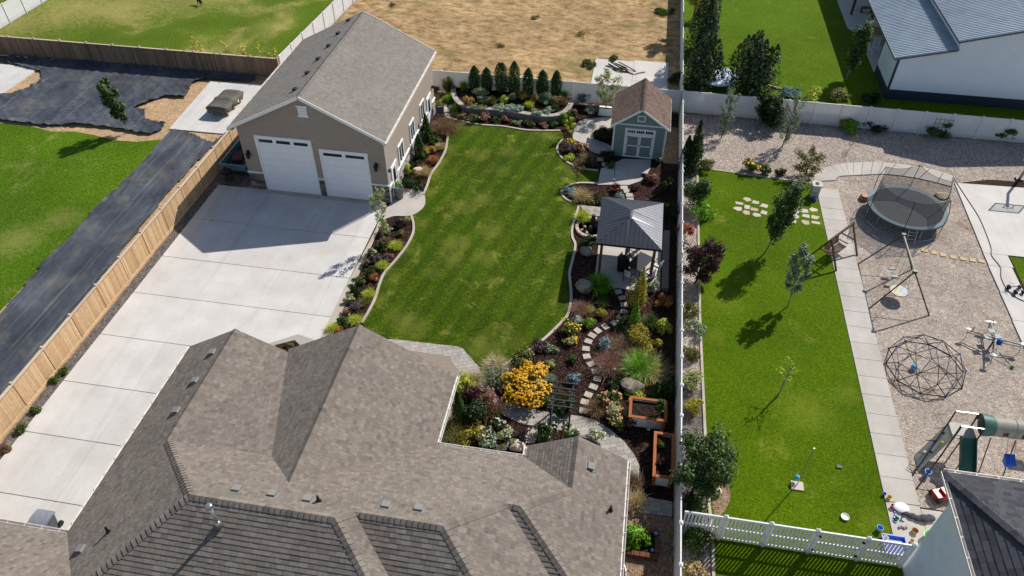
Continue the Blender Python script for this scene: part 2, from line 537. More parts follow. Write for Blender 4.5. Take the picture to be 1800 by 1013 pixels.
def vinyl_material():
    """thin white PVC: some sun glows through the panels, dirt splashed near the ground"""
    t = NT('white_vinyl')
    col = t.ramp(t.noise(1.5, 4), [(.3, 'e4e5e6'), (.7, 'efefef')])
    sep = t.n('ShaderNodeSeparateXYZ')
    t.l(t.pos, sep.inputs[0])
    hgt = t.math('ADD', t.math('DIVIDE', sep.outputs[2], .6), t.math('MULTIPLY', t.math('SUBTRACT', t.noise(3.5, 5, .7), .5), 1.1))
    col = t.mix(t.ramp(hgt, [(.1, (.45, .45, .45, 1)), (.8, (0, 0, 0, 1))]), col, 'a3978a')
    t.fin(col, .42, .45)
    tr = t.n('ShaderNodeBsdfTranslucent')
    tr.inputs[0].default_value = lin('f2efe8')
    mx = t.n('ShaderNodeMixShader')
    mx.inputs[0].default_value = .2
    t.l(t.b.outputs[0], mx.inputs[1])
    t.l(tr.outputs[0], mx.inputs[2])
    t.l(mx.outputs[0], t.out.inputs[0])
    return t.m
MT['white_vinyl'] = vinyl_material()
MT['door_white'] = simple('door_panel_white', 'eef0f2', .45, .4, 0, .03, 2)
MT['gutter'] = simple('gutter_white', 'd6d0c8', .45, .4, 0, .08, 4)
MT['vent_metal'] = simple('vent_metal', '807f7a', .75, .3, 0, .1, 5)
MT['galv'] = simple('galvanised_steel', 'b8bcc0', .32, .5, .85, .12, 5)
MT['black'] = simple('black_metal', '131316', .5, .4, .0, .2, 6)
MT['blackplastic'] = simple('black_plastic', '1b1b1e', .55, .4, 0, .2, 6)
MT['wood_fence'] = islandmat('cedar_pickets', ['b08c64', 'c8a67e', 'd6b892', 'bc9a72', 'ceae88'], .85, .16, 5, .004)
MT['wood_fence_old'] = islandmat('weathered_pickets', ['6b594a', '7d6a59', '8c7866', '745f50'], .9, .16, 5, .004)
MT['wood_rail'] = islandmat('fence_rail', ['b3a08c', 'c5b29c', 'bca891'], .88, .12, 6, .003)
MT['cedar'] = islandmat('stained_cedar', ['94542e', 'a86236', '9c5a30'], .7, .14, 7, .003)
MT['brownwood'] = islandmat('brown_wood', ['4c3628', '5d4534', '6b5240'], .8, .15, 7, .003)
MT['postwood'] = islandmat('gazebo_post', ['5a3a26', '6b4830'], .7, .12, 6, .002)
MT['siding'] = simple('sage_siding', '7c8c86', .75, .25, 0, .05, 2)
MT['sagedoor'] = simple('sage_door', '76847f', .7, .25, 0, .05, 2)
MT['block'] = islandmat('retaining_block', ['6e6b68', '7f7b77', '8c8781'], .92, .14, 9, .01)
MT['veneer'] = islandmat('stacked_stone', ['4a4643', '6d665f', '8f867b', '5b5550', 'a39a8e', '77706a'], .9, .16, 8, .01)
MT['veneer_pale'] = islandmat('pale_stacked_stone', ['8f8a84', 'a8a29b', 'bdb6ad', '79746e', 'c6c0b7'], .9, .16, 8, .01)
def glass_material():
    t = NT('window_glass')
    return t.fin('20262c', .12, .6)
MT['glass'] = glass_material()
def metal_roof():
    t = NT('ribbed_roof')
    col = t.ramp(t.noise(.8, 4), [(.3, '8d9ba6'), (.7, 'a0adb7')])
    return t.fin(col, .45, .5, .25)
MT['barn_roof'] = metal_roof()
MT['gazebo_roof'] = simple('charcoal_panel_roof', '55565c', .33, .5, .55, .1, 2)
MT['barn_wall'] = simple('white_steel_wall', 'dde4ee', .5, .4, 0, .03, 1)
MT['barn_trim'] = simple('barn_trim', '565e6a', .5, .4, 0, .05, 1)
MT['barn_navy'] = simple('navy_steel', '27313e', .5, .4, 0, .08, 1)
def fabric_material():
    t = NT('weed_fabric')
    w = t.noise(.6, 3, .5, t.scalev(t.pos, (1.0, .6, 1), .0), .4)
    col = t.ramp(w, [(.3, '33363d'), (.55, '42464e'), (.75, '545860')])
    dust = t.ramp(t.noise(.5, 5, .6, None, .6), [(.52, (0, 0, 0, 1)), (.8, (.55, .55, .55, 1))])
    col = t.mix(dust, col, '77705f')
    streak = t.ramp(t.noise(1.0, 3, .5, t.scalev(t.pos, (7, .06, 1), 0)), [(.6, (0, 0, 0, 1)), (.68, (.4, .4, .4, 1)), (.72, (0, 0, 0, 1))])
    col = t.mix(streak, col, '8d8878')
    t.bump(t.noise(.9, 3, .5, None, .8), .6, .08)
    return t.fin(col, t.ramp(w, [(.3, (.5,) * 3 + (1,)), (.7, (.7,) * 3 + (1,))]), .4)
MT['fabric'] = fabric_material()
MT['tarp'] = simple('grey_cover', '5c5850', .7, .3, 0, .15, 4, .01)
for k, c, r in (('blue', '1c52b8', .4), ('skyblue', '5aa0d8', .4), ('teal', '2d5c62', .5), ('red', 'b3121c', .35), ('yellow', 'd2a51c', .5), ('green_p', '1f9440', .5), ('lime_p', '9ec88a', .5), ('tealpad', '33565f', .6), ('darkgreen', '14463c', .4), ('greytube', '8a857a', .6), ('beigepost', 'a89a86', .5), ('white_p', 'dcdcdc', .45), ('pinkp', 'c9606a', .5), ('tanp', 'a87c52', .6), ('navyp', '1c2030', .5)):
    MT[k] = simple('plastic_' + k, c, r, .4, 0, .08, 5)
MT['rope'] = simple('hose_rubber', '33322f', .6, .3)
MT['trailer'] = simple('trailer_paint', '5f8f98', .45, .4, 0, .12, 3)
MT['mesh_mat'] = simple('trampoline_mat', '46484d', .75, .25, 0, .1, 3)
def net_material():
    t = NT('safety_net')
    t.fin('33353a', .8, .2)
    tr = t.n('ShaderNodeBsdfTransparent')
    mx = t.n('ShaderNodeMixShader')
    mx.inputs[0].default_value = .42
    t.l(tr.outputs[0], mx.inputs[1])
    t.l(t.b.outputs[0], mx.inputs[2])
    t.l(mx.outputs[0], t.out.inputs[0])
    return t.m
MT['net'] = net_material()
def clear_material():
    t = NT('clear_acrylic')
    t.fin('dfe6ea', .1, .5)
    tr = t.n('ShaderNodeBsdfTransparent')
    mx = t.n('ShaderNodeMixShader')
    mx.inputs[0].default_value = .18
    t.l(tr.outputs[0], mx.inputs[1])
    t.l(t.b.outputs[0], mx.inputs[2])
    t.l(mx.outputs[0], t.out.inputs[0])
    return t.m
MT['clear'] = clear_material()
MT['bark'] = simple('bark', '54463a', .9, .1, 0, .3, 12, .01)
MT['bark_pale'] = simple('pale_bark', '8d8478', .9, .1, 0, .25, 12, .01)
LEAF = {
    'green': ['1f2c0c', '34461a', '4c5f28', '5e7234'],
    'dark': ['10180a', '1c2a10', '2b3c1a', '3a4d24'],
    'tree': ['1e2b12', '31441c', '465c2a', '617545'],
    'treegrey': ['3a4630', '55634a', '737f68', '8d9684'],
    'olive': ['3a3c18', '55562a', '6f6e3c', '878250'],
    'lime': ['6f7a1c', '8d9828', 'a9b13e', 'bcc05c'],
    'limegreen': ['3c5a10', '54781a', '6f9428', '8aa83c'],
    'yellow': ['66601c', '867c28', '9e9036', '7c7a30'],
    'gold': ['7c5c24', '967234', 'a88646', '846a3c'],
    'sage': ['4c5742', '67735a', '828e74', '9aa48c'],
    'silver': ['6c7a70', '8b988c', 'a6b0a2', '79877a'],
    'blue': ['3d5456', '587074', '758c90', '8fa3a6'],
    'brown': ['3f2f22', '5c4633', '7a6048', '927a5e'],
    'tan': ['7d6a48', '9c8a62', 'b5a37c', '8a7a50'],
    'pinkbrown': ['5a4038', '745448', '8a695c', '6a5040'],
    'orange': ['7c4a24', '985f34', 'a87444', '86623c'],
    'maroon': ['1c0c10', '33141a', '4a2028', '3a1e22'],
    'plum': ['1c1214', '33201f', '4a302e', '5d403c'],
    'purple': ['2a2226', '3f3438', '54484a', '6a5c5a'],
    'pinkleaf': ['6c463e', '846054', '66603e', '505a2e'],
    'varieg': ['55602e', '7a8250', 'a3a680', '8a9060'],
    'arb': ['12220a', '203810', '30501a', '3e6022'],
    'deep': ['141c0e', '26331a', '3c4a2c', '6c7860'],
    'brightgreen': ['3c5c12', '55801c', '6c9a28', '7fae3a'],
    'deadgrass': ['8a7d5c', 'a2956f', 'b8ab86', '958a60'],
}
def brighter(h, k=1.18):
    return '%02x%02x%02x' % tuple(min(255, int(int(h[i:i + 2], 16) * k)) for i in (0, 2, 4))
LM = {k: leafmat('leaf_' + k, [brighter(c) for c in v]) for k, v in LEAF.items()}
FLOWER = {'f_orange': ['cc940e', 'daa816', 'e4b624', 'ba800a'], 'f_yellow': ['d8b010', 'e2c030', 'c89a10'], 'f_pink': ['a8505c', 'bc6a74', '98424c'], 'f_peach': ['d0986a', 'dcae84', 'c88858'],
          'f_white': ['c2c0b4', 'd0cec2', 'b4b4a4'], 'f_red': ['a03020', 'b84a30', '8c2418'], 'f_purple': ['54447c', '6c5c94', '8c80a8']}
for k, v in FLOWER.items(): LM[k] = leafmat(k, v, .15)

# ------------------------------------------------------------------ the setting: ground, lawns, beds, paving
sheet('ground', [(-220, -60), (220, -60), (220, 330), (-220, 330)], 0.0, MT['field'])
sheet('rough_lawn', [(-90, 54.5), (-28.9, 54.5), (-28.6, 62), (-28.0, 85), (-90, 85)], .004, MT['rough'])
sheet('sandy_yard', [(-75, 5), (-28.0, 5), (-28.0, 54.1), (-75, 54.1)], .004, MT['sand'])
LAWN_L = [(-50.54, 43.91), (-47.42, 43.68), (-46.18, 43.64), (-44.46, 43.60), (-42.78, 43.22), (-41.08, 43.52), (-39.31, 43.33), (-37.44, 42.92), (-35.64, 42.99), (-33.92, 43.62), (-33.72, 41.37), (-33.64, 39.67), (-33.80, 37.93), (-33.98, 34.90), (-33.80, 31.60), (-33.87, 28.82), (-33.76, 27.90), (-33.74, 25.05), (-33.50, 21.08)]
sheet('neighbour_lawn', LAWN_L, .03, MT['lawn_left'])
sheet('garden_bed', [(-15.0, 14), (4.2, 14), (4.2, 54.2), (-15.0, 54.2)], .004, MT['mulch'])
LAWN = [(-12.81, 50.17), (-11.53, 49.87), (-10.62, 49.77), (-9.29, 49.84), (-8.39, 49.74), (-7.26, 49.60), (-5.97, 49.74), (-4.68, 49.97), (-4.32, 48.79), (-4.63, 47.77), (-4.41, 46.72), (-3.63, 45.72), (-2.63, 45.15), (-1.40, 45.07), (-1.27, 43.46), (-2.56, 43.31), (-3.29, 42.77), (-3.65, 42.09), (-3.37, 41.40), (-2.82, 41.04), (-2.33, 40.73), (-2.37, 39.64), (-2.48, 38.22), (-2.37, 37.29), (-2.12, 36.64), (-2.08, 35.91), (-2.13, 34.75), (-2.15, 33.69), (-1.85, 31.92), (-1.84, 30.39), (-2.22, 29.45), (-2.91, 28.18), (-3.59, 27.25), (-4.30, 26.46), (-4.99, 25.68), (-5.66, 25.17), (-6.43, 25.96), (-7.20, 26.75), (-7.47, 26.83), (-8.89, 26.80), (-10.81, 26.77), (-12.29, 26.86), (-13.15, 27.79), (-13.07, 28.49), (-13.03, 29.74), (-13.13, 30.86), (-13.14, 31.94), (-12.83, 33.06), (-12.52, 34.55), (-12.45, 35.89), (-12.69, 36.92), (-13.06, 37.72), (-12.55, 38.57), (-12.52, 39.48), (-12.89, 40.14), (-12.87, 41.17), (-12.96, 42.63), (-12.75, 43.98), (-12.67, 45.74), (-12.90, 47.45), (-13.04, 48.42), (-13.05, 49.43)]
lawn_o = sheet('lawn', smoothline(LAWN, 3, True), .035, MT['lawn'])
kb = MB()
for pts in ([(-13.70, 50.45), (-12.81, 50.17), (-11.53, 49.87), (-10.62, 49.77), (-9.29, 49.84), (-8.39, 49.74), (-7.26, 49.60), (-5.97, 49.74), (-4.68, 49.97)], [(-4.32, 48.79), (-4.63, 47.77), (-4.41, 46.72), (-3.63, 45.72), (-2.63, 45.15), (-1.40, 45.07)],
            [(-1.27, 43.46), (-2.56, 43.31), (-3.29, 42.77), (-3.65, 42.09), (-3.37, 41.40), (-2.82, 40.97)], [(-2.32, 40.61), (-2.37, 39.64), (-2.48, 38.22), (-2.37, 37.29), (-2.12, 36.64), (-2.08, 35.91), (-2.13, 34.75), (-2.15, 33.69), (-1.85, 31.92), (-1.84, 30.39), (-2.22, 29.45), (-2.91, 28.18), (-3.59, 27.25), (-4.30, 26.46), (-4.99, 25.68), (-5.63, 25.17)],
            [(-13.17, 27.65), (-13.07, 28.49), (-13.03, 29.74), (-13.13, 30.86), (-13.14, 31.94), (-12.83, 33.06), (-12.52, 34.55), (-12.45, 35.89), (-12.69, 36.92), (-13.06, 37.72)], [(-12.89, 40.14), (-12.87, 41.17), (-12.96, 42.63), (-12.75, 43.98), (-12.67, 45.74), (-12.90, 47.45), (-13.06, 48.33)]):
    m = MB()
    ribbon(m, smoothline(pts, 4), .15, .0, .1)
    m.build('kerb', MT['kerb'])['kind'] = 'structure'
# neighbour on the right
sheet('gravel_yard', [(4.3, 44), (13.6, 44), (13.6, 47), (60, 47), (60, 54.3), (4.3, 54.3)], .008, MT['gravel_pink'])
sheet('gravel_strip', [(4.3, 5), (5.9, 5), (5.75, 20), (5.55, 32), (5.55, 44), (4.3, 44)], .006, MT['gravel_pink'])
sheet('dark_mulch_strip', [(4.3, 18), (5.75, 18), (5.6, 26), (4.3, 26)], .01, MT['gravel_grey'])
sheet('play_area', [(13.6, 17), (26, 17), (26, 49), (13.6, 49)], .004, MT['woodchip'])
LAWN_R = [(5.62, 46.6), (13.62, 45.9), (13.6, 30), (13.6, 17.78), (5.95, 17.78), (5.85, 19.2), (5.72, 23.7), (5.6, 31.3), (5.6, 39.7)]
sheet('neighbour_lawn_right', LAWN_R, .035, MT['lawn_lush'])
sheet('dirt_patch', smoothline([(5.95, 20.9), (6.5, 20.8), (6.75, 20.1), (6.5, 19.2), (6.0, 18.9)], 4, True), .039, MT['gravel_tan'])
sheet('front_lawn_right', [(5.95, 17.775), (13.7, 17.775), (13.7, 6), (5.95, 6)], .03, MT['lawn_lush'])
MB().prism([(4.42, 54.62), (60, 54.4), (60, 120), (4.42, 120)], 0, 1.3).build('far_lawn', MT['lawn_lush'])['kind'] = 'structure'
kr = MB()
ribbon(kr, [(5.62, 46.7), (13.6, 46.05)], .13, 0, .07)
ribbon(kr, [(5.55, 46.7), (5.55, 39.7), (5.53, 31.3), (5.66, 23.7), (5.78, 19.2), (5.88, 17.9)], .13, 0, .09)
ribbon(kr, [(5.88, 17.5), (5.88, 6)], .13, 0, .09)
kr.build('lawn_edging', MT['kerb'])['kind'] = 'structure'

# driveway of separate slabs
dv = sheet('driveway', [(-27.2, 4), (-15.0, 4), (-15.0, 38.85), (-27.2, 38.85)], .006, MT['soil'])
YS = [38.84, 34.98, 31.12, 27.8, 24.38, 21.0, 17.75, 14.5, 11.2, 7.9]
XS = [-27.1, -23.2, -19.3, -16.05, -15.05]
for j in range(len(YS) - 1):
    for i in range(len(XS) - 1):
        if j >= 4 and i >= 2: continue
        x0, x1, y1, y0 = XS[i], XS[i + 1], YS[j], YS[j + 1]
        m = MB()
        g = .012
        h = .055 + rnd.uniform(-.003, .003)
        m.add([(x0 + .004, y0 + g, 0), (x1 - .004, y0 + g, 0), (x1 - .004, y1 - g, 0), (x0 + .004, y1 - g, 0), (x0 + .009, y0 + 1.8 * g, h), (x1 - .009, y0 + 1.8 * g, h), (x1 - .009, y1 - 1.8 * g, h), (x0 + .009, y1 - 1.8 * g, h)], MB.BF[1:])
        m.build('slab', MT['drive'], dv)
sheet('fence_gravel', [(-27.72, 5), (-27.12, 5), (-27.12, 38.8), (-25.0, 38.86), (-25.0, 51), (-27.72, 51)], .012, MT['gravel_grey'])
sheet('driveway_kerb', [(-15.04, 37.19), (-14.78, 37.49), (-14.46, 26.57), (-15.14, 26.11), (-15.08, 27.59), (-14.93, 35.87)], .05, MT['kerb'])
# small bed with a stone border where the driveway meets the house
sheet('bed_border', [(-17.75, 25.2), (-16.35, 26.2), (-15.1, 25.9), (-15.4, 24.9), (-16.4, 24.5)], .062, MT['paver'])
sheet('small_bed', [(-17.3, 25.2), (-16.35, 25.75), (-15.95, 25.45), (-16.45, 24.7)], .07, MT['mulch'])

def paver_field(name, poly, z, mat, sx=.42, sy=.28, rot=0.0, gap=.012, cap=290):
    """paving of separate stones clipped to an outline"""
    base = sheet(name, poly, z, MT['walk'])
    c, s = math.cos(-rot), math.sin(-rot)
    q = [(x * c - y * s, x * s + y * c) for x, y in poly]
    x0, x1 = min(p[0] for p in q), max(p[0] for p in q)
    y0, y1 = min(p[1] for p in q), max(p[1] for p in q)
    k = 0
    yy = y0
    row = 0
    rest = MB()
    items = []
    while yy < y1:
        xx = x0 - (sx / 2 if row % 2 else 0) - .1
        while xx < x1:
            w = sx * rnd.choice((.7, 1, 1.25))
            cl = clip_rect(q, xx + gap, xx + w - gap, yy + gap, yy + sy - gap)
            if len(cl) >= 3:
                h = z + .022 + rnd.uniform(0, .006)
                items.append([(a * c + b * s, -a * s + b * c) for a, b in cl] + [h])
            xx += w
        yy += sy
        row += 1
    for k, it in enumerate(items):
        h = it.pop()
        m = MB().prism(it, z - .01, h)
        if k < cap: m.build('paver', mat, base)
        else: rest.add(m.v, m.f)
    if rest.v: rest.build('pavers', mat, base, kind='stuff')
    return base
PATH = [(-15.20, 26.27), (-10.81, 26.77), (-8.89, 26.80), (-7.47, 26.83), (-7.20, 26.75), (-6.43, 25.96), (-5.66, 25.21), (-5.22, 24.46), (-4.56, 23.63), (-4.02, 23.43), (-2.90, 23.33), (-1.68, 23.21), (-0.49, 23.28), (0.31, 23.17), (1.11, 22.71), (1.84, 22.08), (2.33, 21.44), (2.63, 20.79), (2.75, 19.94), (2.77, 19.34), (1.12, 18.03), (1.76, 19.77), (1.58, 20.61), (1.13, 21.24), (0.40, 21.84), (-0.60, 22.21), (-2.27, 22.30), (-3.20, 22.31), (-3.87, 22.55), (-4.33, 22.86), (-5.12, 23.65), (-6.44, 24.68), (-7.00, 24.08), (-8.54, 23.06), (-13.30, 24.57)]
paver_field('paved_path', PATH, .012, MT['paver'], .34, .24, .35, .006)
paver_field('side_pad', [(2.1, 19.3), (2.85, 19.25), (4.15, 19.2), (4.15, 18.45), (2.1, 18.35)], .014, MT['paver'], .3, .24, 0, .006)
sheet('side_yard', [(1.4, 5), (4.2, 5), (4.2, 18.42), (1.4, 18.32)], .01, MT['gravel_tan'])
sheet('entry_pad', smoothline([(-14.87, 36.91), (-14.94, 37.90), (-14.70, 39.23), (-14.65, 40.44), (-14.06, 40.62), (-13.05, 40.45), (-12.59, 39.60), (-12.49, 38.77), (-12.85, 37.95), (-13.34, 37.61), (-14.19, 37.46)], 3, True), .05, MT['walk'])
sheet('winding_path', smoothline([(-3.68, 50.73), (-3.30, 51.75), (-2.50, 52.24), (-0.85, 52.70), (-0.75, 51.25), (-2.08, 50.50), (-2.07, 49.35), (-0.68, 48.46), (-0.55, 47.31), (-1.80, 47.33), (-2.58, 48.05), (-3.11, 48.68), (-3.63, 49.07)], 3, True), .04, MT['walk'])
paver_field('gazebo_path', [(-2.30, 40.80), (-0.85, 40.80), (-0.81, 39.79), (-1.52, 39.79), (-1.98, 40.28)], .014, MT['paver'], .3, .2, 0, .006)
# shed apron in two slabs
ap = sheet('shed_apron', [(-1.29, 43.25), (-1.23, 45.40), (0.13, 46.98), (2.25, 47.19), (2.29, 46.01), (2.08, 45.18), (1.64, 44.25), (0.89, 43.63)], .02, MT['soil'])
MB().prism([(-1.27, 43.32), (-1.22, 45.32), (-0.31, 46.22), (-0.17, 43.52)], .0, .06).build('slab', MT['walk'], ap)
MB().prism([(-0.14, 43.52), (-0.28, 46.26), (0.26, 46.88), (2.24, 47.12), (2.25, 46.00), (2.04, 45.17), (1.60, 44.24), (0.85, 43.66)], .0, .062).build('slab', MT['walk'], ap)
# gazebo floor and the low seat wall beside it
MB().prism([(-.62, 33.35), (-.7, 38.6), (3.25, 38.6), (3.25, 33.2), (2.3, 32.85), (1.0, 33.0)], 0, .07).build('gazebo_floor', MT['walk'])['kind'] = 'structure'
sheet('shed_side_strip', [(3.1, 46.9), (4.15, 46.9), (4.15, 52), (3.1, 52)], .012, MT['gravel_tan'])
sheet('dark_soil_strip', [(3.3, 19.3), (4.15, 19.3), (4.15, 46.8), (3.3, 46.8)], .012, MT['soil'])
# concrete pads of the neighbours
MB().prism([(-34.5, 52.75), (-30.3, 52.9), (-28.2, 52.9), (-28.2, 45.1), (-34.1, 45.05)], 0, .09).build('concrete_pad', MT['drive'])['kind'] = 'structure'
MB().prism([(-60, 52.4), (-50.0, 52.55), (-50.2, 47.4), (-60, 47.3)], 0, .09).build('concrete_pad', MT['drive'])['kind'] = 'structure'
fp = sheet('rear_slab', [(-3.1, 57.4), (3.3, 57.4), (3.25, 62.8), (-3.1, 62.45)], .01, MT['soil'])
for a, b, c_, d in ((-3.08, 57.45, .28, 59.0), (.3, 57.45, 3.27, 59.0), (-3.08, 59.02, .28, 62.5), (.3, 59.02, 3.25, 62.75)):
    MB().box(a, b, 0, c_, d, .08).build('slab', MT['court'], fp)
# right-hand walk: a straight run of slabs, the bend, then the court
wk = sheet('garden_walk', [(13.62, 20.7), (15.1, 20.7), (15.1, 45.4), (13.62, 45.4)], .02, MT['soil'])
jy = [20.85, 22.17, 23.45, 24.66, 25.88, 27.13, 28.37, 29.6, 30.82, 32.05, 33.3, 34.55, 35.8, 37.1, 38.4, 39.6, 40.8, 42.0, 43.22, 44.45, 45.6]
for a, b in zip(jy, jy[1:]):
    MB().prism([(13.62, a + .012), (15.08, a + .012), (15.08, b - .012), (13.62, b - .012)], 0, .07 + rnd.uniform(-.003, .003)).build('slab', MT['walk'], wk)
OUT = smoothline([(13.55, 46.32), (13.66, 46.98), (13.83, 47.37), (14.43, 48.13), (15.59, 48.85), (16.67, 49.26), (18.06, 49.54), (19.64, 49.63), (21.92, 49.36), (23.30, 48.73)], 4)
INN = smoothline([(15.10, 46.73), (15.13, 46.85), (15.22, 47.04), (15.48, 47.30), (15.93, 47.45), (16.41, 47.57), (17.62, 47.89), (18.82, 48.13), (20.88, 47.95), (22.88, 47.33)], 4)
bend = sheet('curved_walk', OUT + INN[::-1], .02, MT['soil'])
for i in range(0, len(OUT) - 2, 2):
    a0, a1 = Vector(OUT[i]), Vector(OUT[min(i + 2, len(OUT) - 1)])
    b0, b1 = Vector(INN[i]), Vector(INN[min(i + 2, len(INN) - 1)])
    am, bm = Vector(OUT[i + 1]), Vector(INN[i + 1])
    e = .022
    pts = [a0.lerp(a1, e), am, a1.lerp(a0, e), b1.lerp(b0, e), bm, b0.lerp(b1, e)]
    MB().prism([tuple(p) for p in pts], 0, .07).build('slab', MT['walk'], bend)
ct = sheet('court', [(23.0, 5), (23.25, 47.8), (25.7, 48.7), (60, 50), (60, 5)], .03, MT['soil'])
for a, b, c_, d in ((23.0, 40.1, 60, 49.2), (22.98, 38.9, 24.4, 40.07), (22.95, 36.5, 24.3, 38.87), (22.93, 34.1, 24.25, 36.47), (22.9, 31.5, 24.2, 34.07), (22.85, 28, 24.2, 31.47)):
    MB().prism([(a, b), (c_, b), (c_, d), (a + .2 if d > 45 else a, d - (1.4 if d > 45 else 0))], 0, .075).build('slab', MT['court'], ct)
sheet('court_lawn', [(24.42, 5), (60, 5), (60, 40.0), (24.5, 40.0)], .05, MT['lawn_lush'])
pt = sheet('patio_right', [(13.6, 17.8), (18, 17.8), (18, 20.75), (13.65, 20.85)], .03, MT['soil'])
MB().box(13.62, 17.82, 0, 15.08, 20.82, .07).build('slab', MT['walk'], pt)
MB().box(15.1, 17.82, 0, 18, 20.7, .068).build('slab', MT['walk'], pt)
# steps of the back door
MT['step_stone'] = simple('step_stone', '8d8074', .9, .15, 0, .1, 8)
for k, (o_, zz) in enumerate(((0, .15), (.32, .3), (.64, .45))):
    MB().prism([(-12, 21.9), (-12, 26.08 - o_), (-7.8 - o_ * .4, 25.95 - o_), (-6.75 - o_, 24.75 - o_ * .5), (-6.3 - o_, 23.2), (-6.4 - o_, 21.2)], 0, zz).build('patio_step', MT['step_stone'])['kind'] = 'structure'
# (steps end)
# weed fabric: crumpled sheet, really folded
def crumple(name, poly, z, mat, step=.22, amp=.05, seed=1, stretch=(1, 1)):
    r = np.random.RandomState(seed)
    xs = [p[0] for p in poly]
    ys = [p[1] for p in poly]
    step *= .55
    nx, ny = int((max(xs) - min(xs)) / step) + 1, int((max(ys) - min(ys)) / step) + 1
    gx, gy = min(xs) + np.arange(nx) * step, min(ys) + np.arange(ny) * step
    X, Y = np.meshgrid(gx, gy, indexing='ij')
    Z = np.zeros_like(X)
    for k in range(26):
        a = r.uniform(0, math.pi)
        w = r.uniform(1.2, 7.5)
        p_ = r.uniform(0, 6.28)
        s_ = np.sin((X * math.cos(a) * stretch[0] + Y * math.sin(a) * stretch[1]) * w + p_ + 1.5 * np.sin(X * .7 + Y * .9 + k))
        Z += np.maximum(0, np.abs(s_) ** 6) * r.uniform(.2, 1.0) / (1 + .25 * w)
    dist = np.full(X.shape, 1e9)
    for k in range(len(poly)):
        (x1, y1), (x2, y2) = poly[k], poly[(k + 1) % len(poly)]
        L2 = (x2 - x1) ** 2 + (y2 - y1) ** 2 + 1e-9
        tt = np.clip(((X - x1) * (x2 - x1) + (Y - y1) * (y2 - y1)) / L2, 0, 1)
        dist = np.minimum(dist, np.hypot(X - x1 - tt * (x2 - x1), Y - y1 - tt * (y2 - y1)))
    Z = Z * (.6 + 1.2 * np.exp(-dist / .5))
    Z = z + amp * Z / Z.max() * 2.2 + .012
    m = MB()
    idx = {}
    for i in range(nx):
        for j in range(ny):
            idx[i, j] = len(m.v)
            m.v.append((X[i, j], Y[i, j], Z[i, j]))
    CX, CY = X + step / 2, Y + step / 2
    ins = np.zeros(X.shape, bool)
    for k in range(len(poly)):
        (x1, y1), (x2, y2) = poly[k], poly[(k + 1) % len(poly)]
        if y1 == y2: continue
        ins ^= ((y1 > CY) != (y2 > CY)) & (CX < (x2 - x1) * (CY - y1) / (y2 - y1) + x1)
    for i in range(nx - 1):
        for j in range(ny - 1):
            if ins[i, j]: m.f.append((idx[i, j], idx[i + 1, j], idx[i + 1, j + 1], idx[i, j + 1]))
    o = m.build(name, mat, None, True)
    return o
FS = [(-33.72, 41.37), (-33.82, 44.70), (-33.09, 44.91), (-31.64, 44.51), (-29.94, 43.83), (-29.54, 45.87), (-29.71, 43.08), (-29.97, 37.04), (-29.55, 27.37), (-29.49, 19.26), (-29.46, 15.97), (-33.36, 20.91), (-33.50, 24.72), (-33.77, 28.67), (-33.94, 28.91), (-33.74, 31.49), (-33.91, 34.79), (-33.73, 37.81)]
FS = [(max(min(x, -27.95), -75), y) for x, y in FS]
f1 = crumple('weed_fabric', smoothline(FS, 2, True), .03, MT['fabric'], .2, .08, 3, (1.6, .5))
tag(f1, 'long strip of black weed fabric between the green lawn and the cedar fence', 'weed fabric')
FU = [(-58.10, 53.66), (-54.84, 53.78), (-48.41, 54.02), (-42.05, 54.16), (-35.53, 54.24), (-31.36, 54.14), (-31.18, 53.15), (-34.73, 52.93), (-35.76, 52.14), (-35.21, 49.80), (-36.79, 49.71), (-37.94, 48.19), (-38.44, 47.37), (-37.29, 47.30), (-36.52, 45.93), (-34.66, 45.65), (-35.01, 44.08), (-37.60, 44.29), (-40.84, 44.40), (-43.53, 43.85), (-44.98, 43.85), (-47.59, 43.91), (-50.54, 43.91), (-52.78, 46.81), (-50.19, 47.45), (-48.63, 49.09), (-49.45, 51.79)]
f2 = crumple('weed_fabric', smoothline(FU, 2, True), .03, MT['fabric'], .2, .15, 5, (.8, .9))
tag(f2, 'wide crumpled sheet of black weed fabric under the young tree', 'weed fabric')

